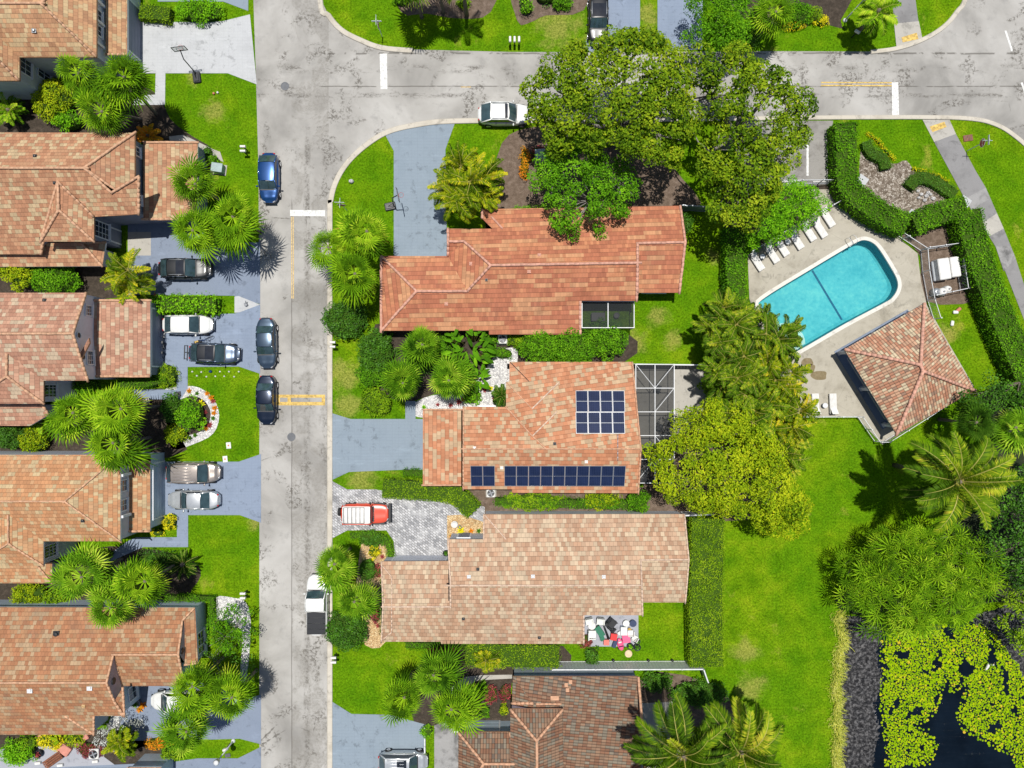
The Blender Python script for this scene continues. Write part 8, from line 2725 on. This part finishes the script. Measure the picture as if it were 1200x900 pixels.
chest(702, 738, (.55, 1.0, .5), 35, 'toy_green', 'dark green cover over patio furniture', cat='covered box'); chest(705, 746, (.4, .55, .3), 20, 'toy_green', 'small dark green box beside the coral stool')
chest(710, 751, (.5, .5, .4), 0, 'toy_coral', 'coral pink cube stool on the patio', cat='stool'); chest(718.5, 744.5, (.6, .6, .45), -10, 'toy_red', 'bright red box in the middle of the patio')
chest(730, 737, (.6, .75, .6), 0, 'toy_blue', 'pale blue grey box on the patio', 'cushion'); chest(733, 746, (.7, .9, .3), 8, 'toy_pink', 'pink toy tray under the pale box', cat='toy')
chest(720, 752.5, (.35, .8, .3), -20, 'toy_navy', 'navy long box beside the pink toy car'); chest(725.5, 740.5, (.35, .3, .3), 30, 'cushion', 'small white box beside the black chair')
e = empty('toy_car', P(726.5, 754) + Vector((0, 0, .04)), R(-75), 'pink ride-on toy car at the patio edge', 'toy car')
bb = MB(); bb.ell((0, 0, .22), (.62, .3, .16), 16, 8); bb.cbox((-.1, 0, .34), (.4, .4, .1), .03); bb.build('body', M['toy_pink'], e, True)
bb = MB(); bb.cbox((.12, 0, .48), (.04, .4, .2), .01); bb.build('windshield', M['toy_navy'], e)
bb = MB(); bb.cbox((-.3, 0, .42), (.12, .34, .22), .03); bb.build('seat', M['cushion'], e)
for sx in (-.36, .36):
    for s in (-1, 1):
        bb = MB(); bb.tube([(sx, s * .24, .12), (sx, s * .32, .12)], .12, 12); bb.build('wheel', M['rubber'], e)
e = empty('patio_umbrella', P(709, 737) + Vector((0, 0, .04)), R(-70), 'closed black parasol lying across the patio', 'parasol')
bb = MB(); bb.tube([(-1.1, 0, .25), (1.2, 0, .15)], .025, 7); bb.build('pole', M['metal_dark'], e)
bb = MB(); bb.tube([(-1.0, 0, .25), (-.2, 0, .24), (.9, 0, .2)], [.03, .09, .12], 9); bb.build('canopy', M['plastic_black'], e, True)
e = empty('lawn_mower', P(716.5, 736) + Vector((0, 0, .04)), R(-50), 'black machine with a handle in the middle of the patio', 'machine')
bb = MB(); bb.cbox((0, 0, .25), (.7, .5, .25), .08); bb.ell((0, 0, .42), (.2, .18, .12), 12, 6); bb.build('body', M['plastic_black'], e)
bb = MB(); bb.tube([(-.3, -.2, .3), (-.9, -.22, .9), (-.9, .22, .9), (-.3, .2, .3)], .02, 6); bb.build('handle', M['metal_dark'], e)
for sx in (-.28, .28):
    for s in (-1, 1):
        bb = MB(); bb.tube([(sx, s * .24, .12), (sx, s * .30, .12)], .12, 12); bb.build('wheel', M['rubber'], e)
pot(738, 756, .3, .35, 'plastic_black', 'black potted plant at the lower right of the patio', 'leaf_bright'); pot(746, 757, .32, .35, 'plastic_black', 'dark potted plant at the far right corner of the patio', 'leaf_dark'); pot(746, 750, .28, .35, 'plastic_black', 'dark potted plant above the far right corner one', 'leaf_dark')
pot(737, 736.5, .16, .3, 'yellow_paint', 'small yellow bucket on the patio')
q = P(736.5, 766); bb = MB(); bb.lathe((q.x, q.y, 0), [(.34, 0), (.36, .03), (.34, .06), (.01, .065)], 22); M.setdefault('pale_stone', plain('pale_stone', (.55, .42, .27), .8, var=.25)); tag(bb.build('stepping_stone', M['pale_stone']), 'round pale stepping stone on the grass below the patio', 'stepping stone')
for px, lab in ((718, 'left dark garden light in front of the long fence'), (759, 'middle dark garden light in front of the long fence'), (787, 'right dark garden light in front of the long fence')):
    q = P(px, 772); e = empty('garden_light', q, 0, lab, 'garden light', 'garden lights along the fence')
    bb = MB(); bb.tube([(0, 0, 0), (0, 0, .4)], .03, 7); bb.build('post', M['metal_dark'], e); bb = MB(); bb.lathe((0, 0, .38), [(.1, 0), (.13, .06), (.05, .16), (.01, .17)], 12); bb.build('lamp_head', M['metal_dark'], e)
# ------------------------------------------------------------------ light, sky, camera
W = bpy.data.worlds.new('World'); SC.world = W; W.use_nodes = True
nt = W.node_tree
sky = nt.nodes.new('ShaderNodeTexSky'); sky.sky_type = 'NISHITA'; sky.sun_disc = False
SUN_EL, SUN_AZ = R(80), R(0)
sky.sun_elevation = SUN_EL; sky.sun_rotation = SUN_AZ
bg = nt.nodes['Background']; bg.inputs['Strength'].default_value = .08
nt.links.new(sky.outputs[0], bg.inputs['Color'])
sl = bpy.data.lights.new('sun', 'SUN'); sl.energy = 5.0; sl.angle = R(.53); sl.color = (1, .965, .90)
so = bpy.data.objects.new('sun', sl); COL.objects.link(so); so.location = (0, 20, 90)
so.rotation_euler = (-(math.pi / 2 - SUN_EL), 0, 0)
cd = bpy.data.cameras.new('camera'); cam = bpy.data.objects.new('camera', cd); COL.objects.link(cam)
cam.location = (0, 0, CAM_H); cam.rotation_euler = (0, 0, 0)
cd.sensor_fit = 'HORIZONTAL'; cd.angle = 2 * math.atan(600 / PXM / CAM_H); cd.clip_end = 6000
SC.camera = cam
vs_ = SC.view_settings
vs_.view_transform = 'Standard'; vs_.look = 'None'; vs_.exposure = .06; vs_.gamma = 1; vs_.use_curve_mapping = False
SC.cycles.max_bounces = 6; SC.cycles.transparent_max_bounces = 12
SC.cycles.use_denoising = True
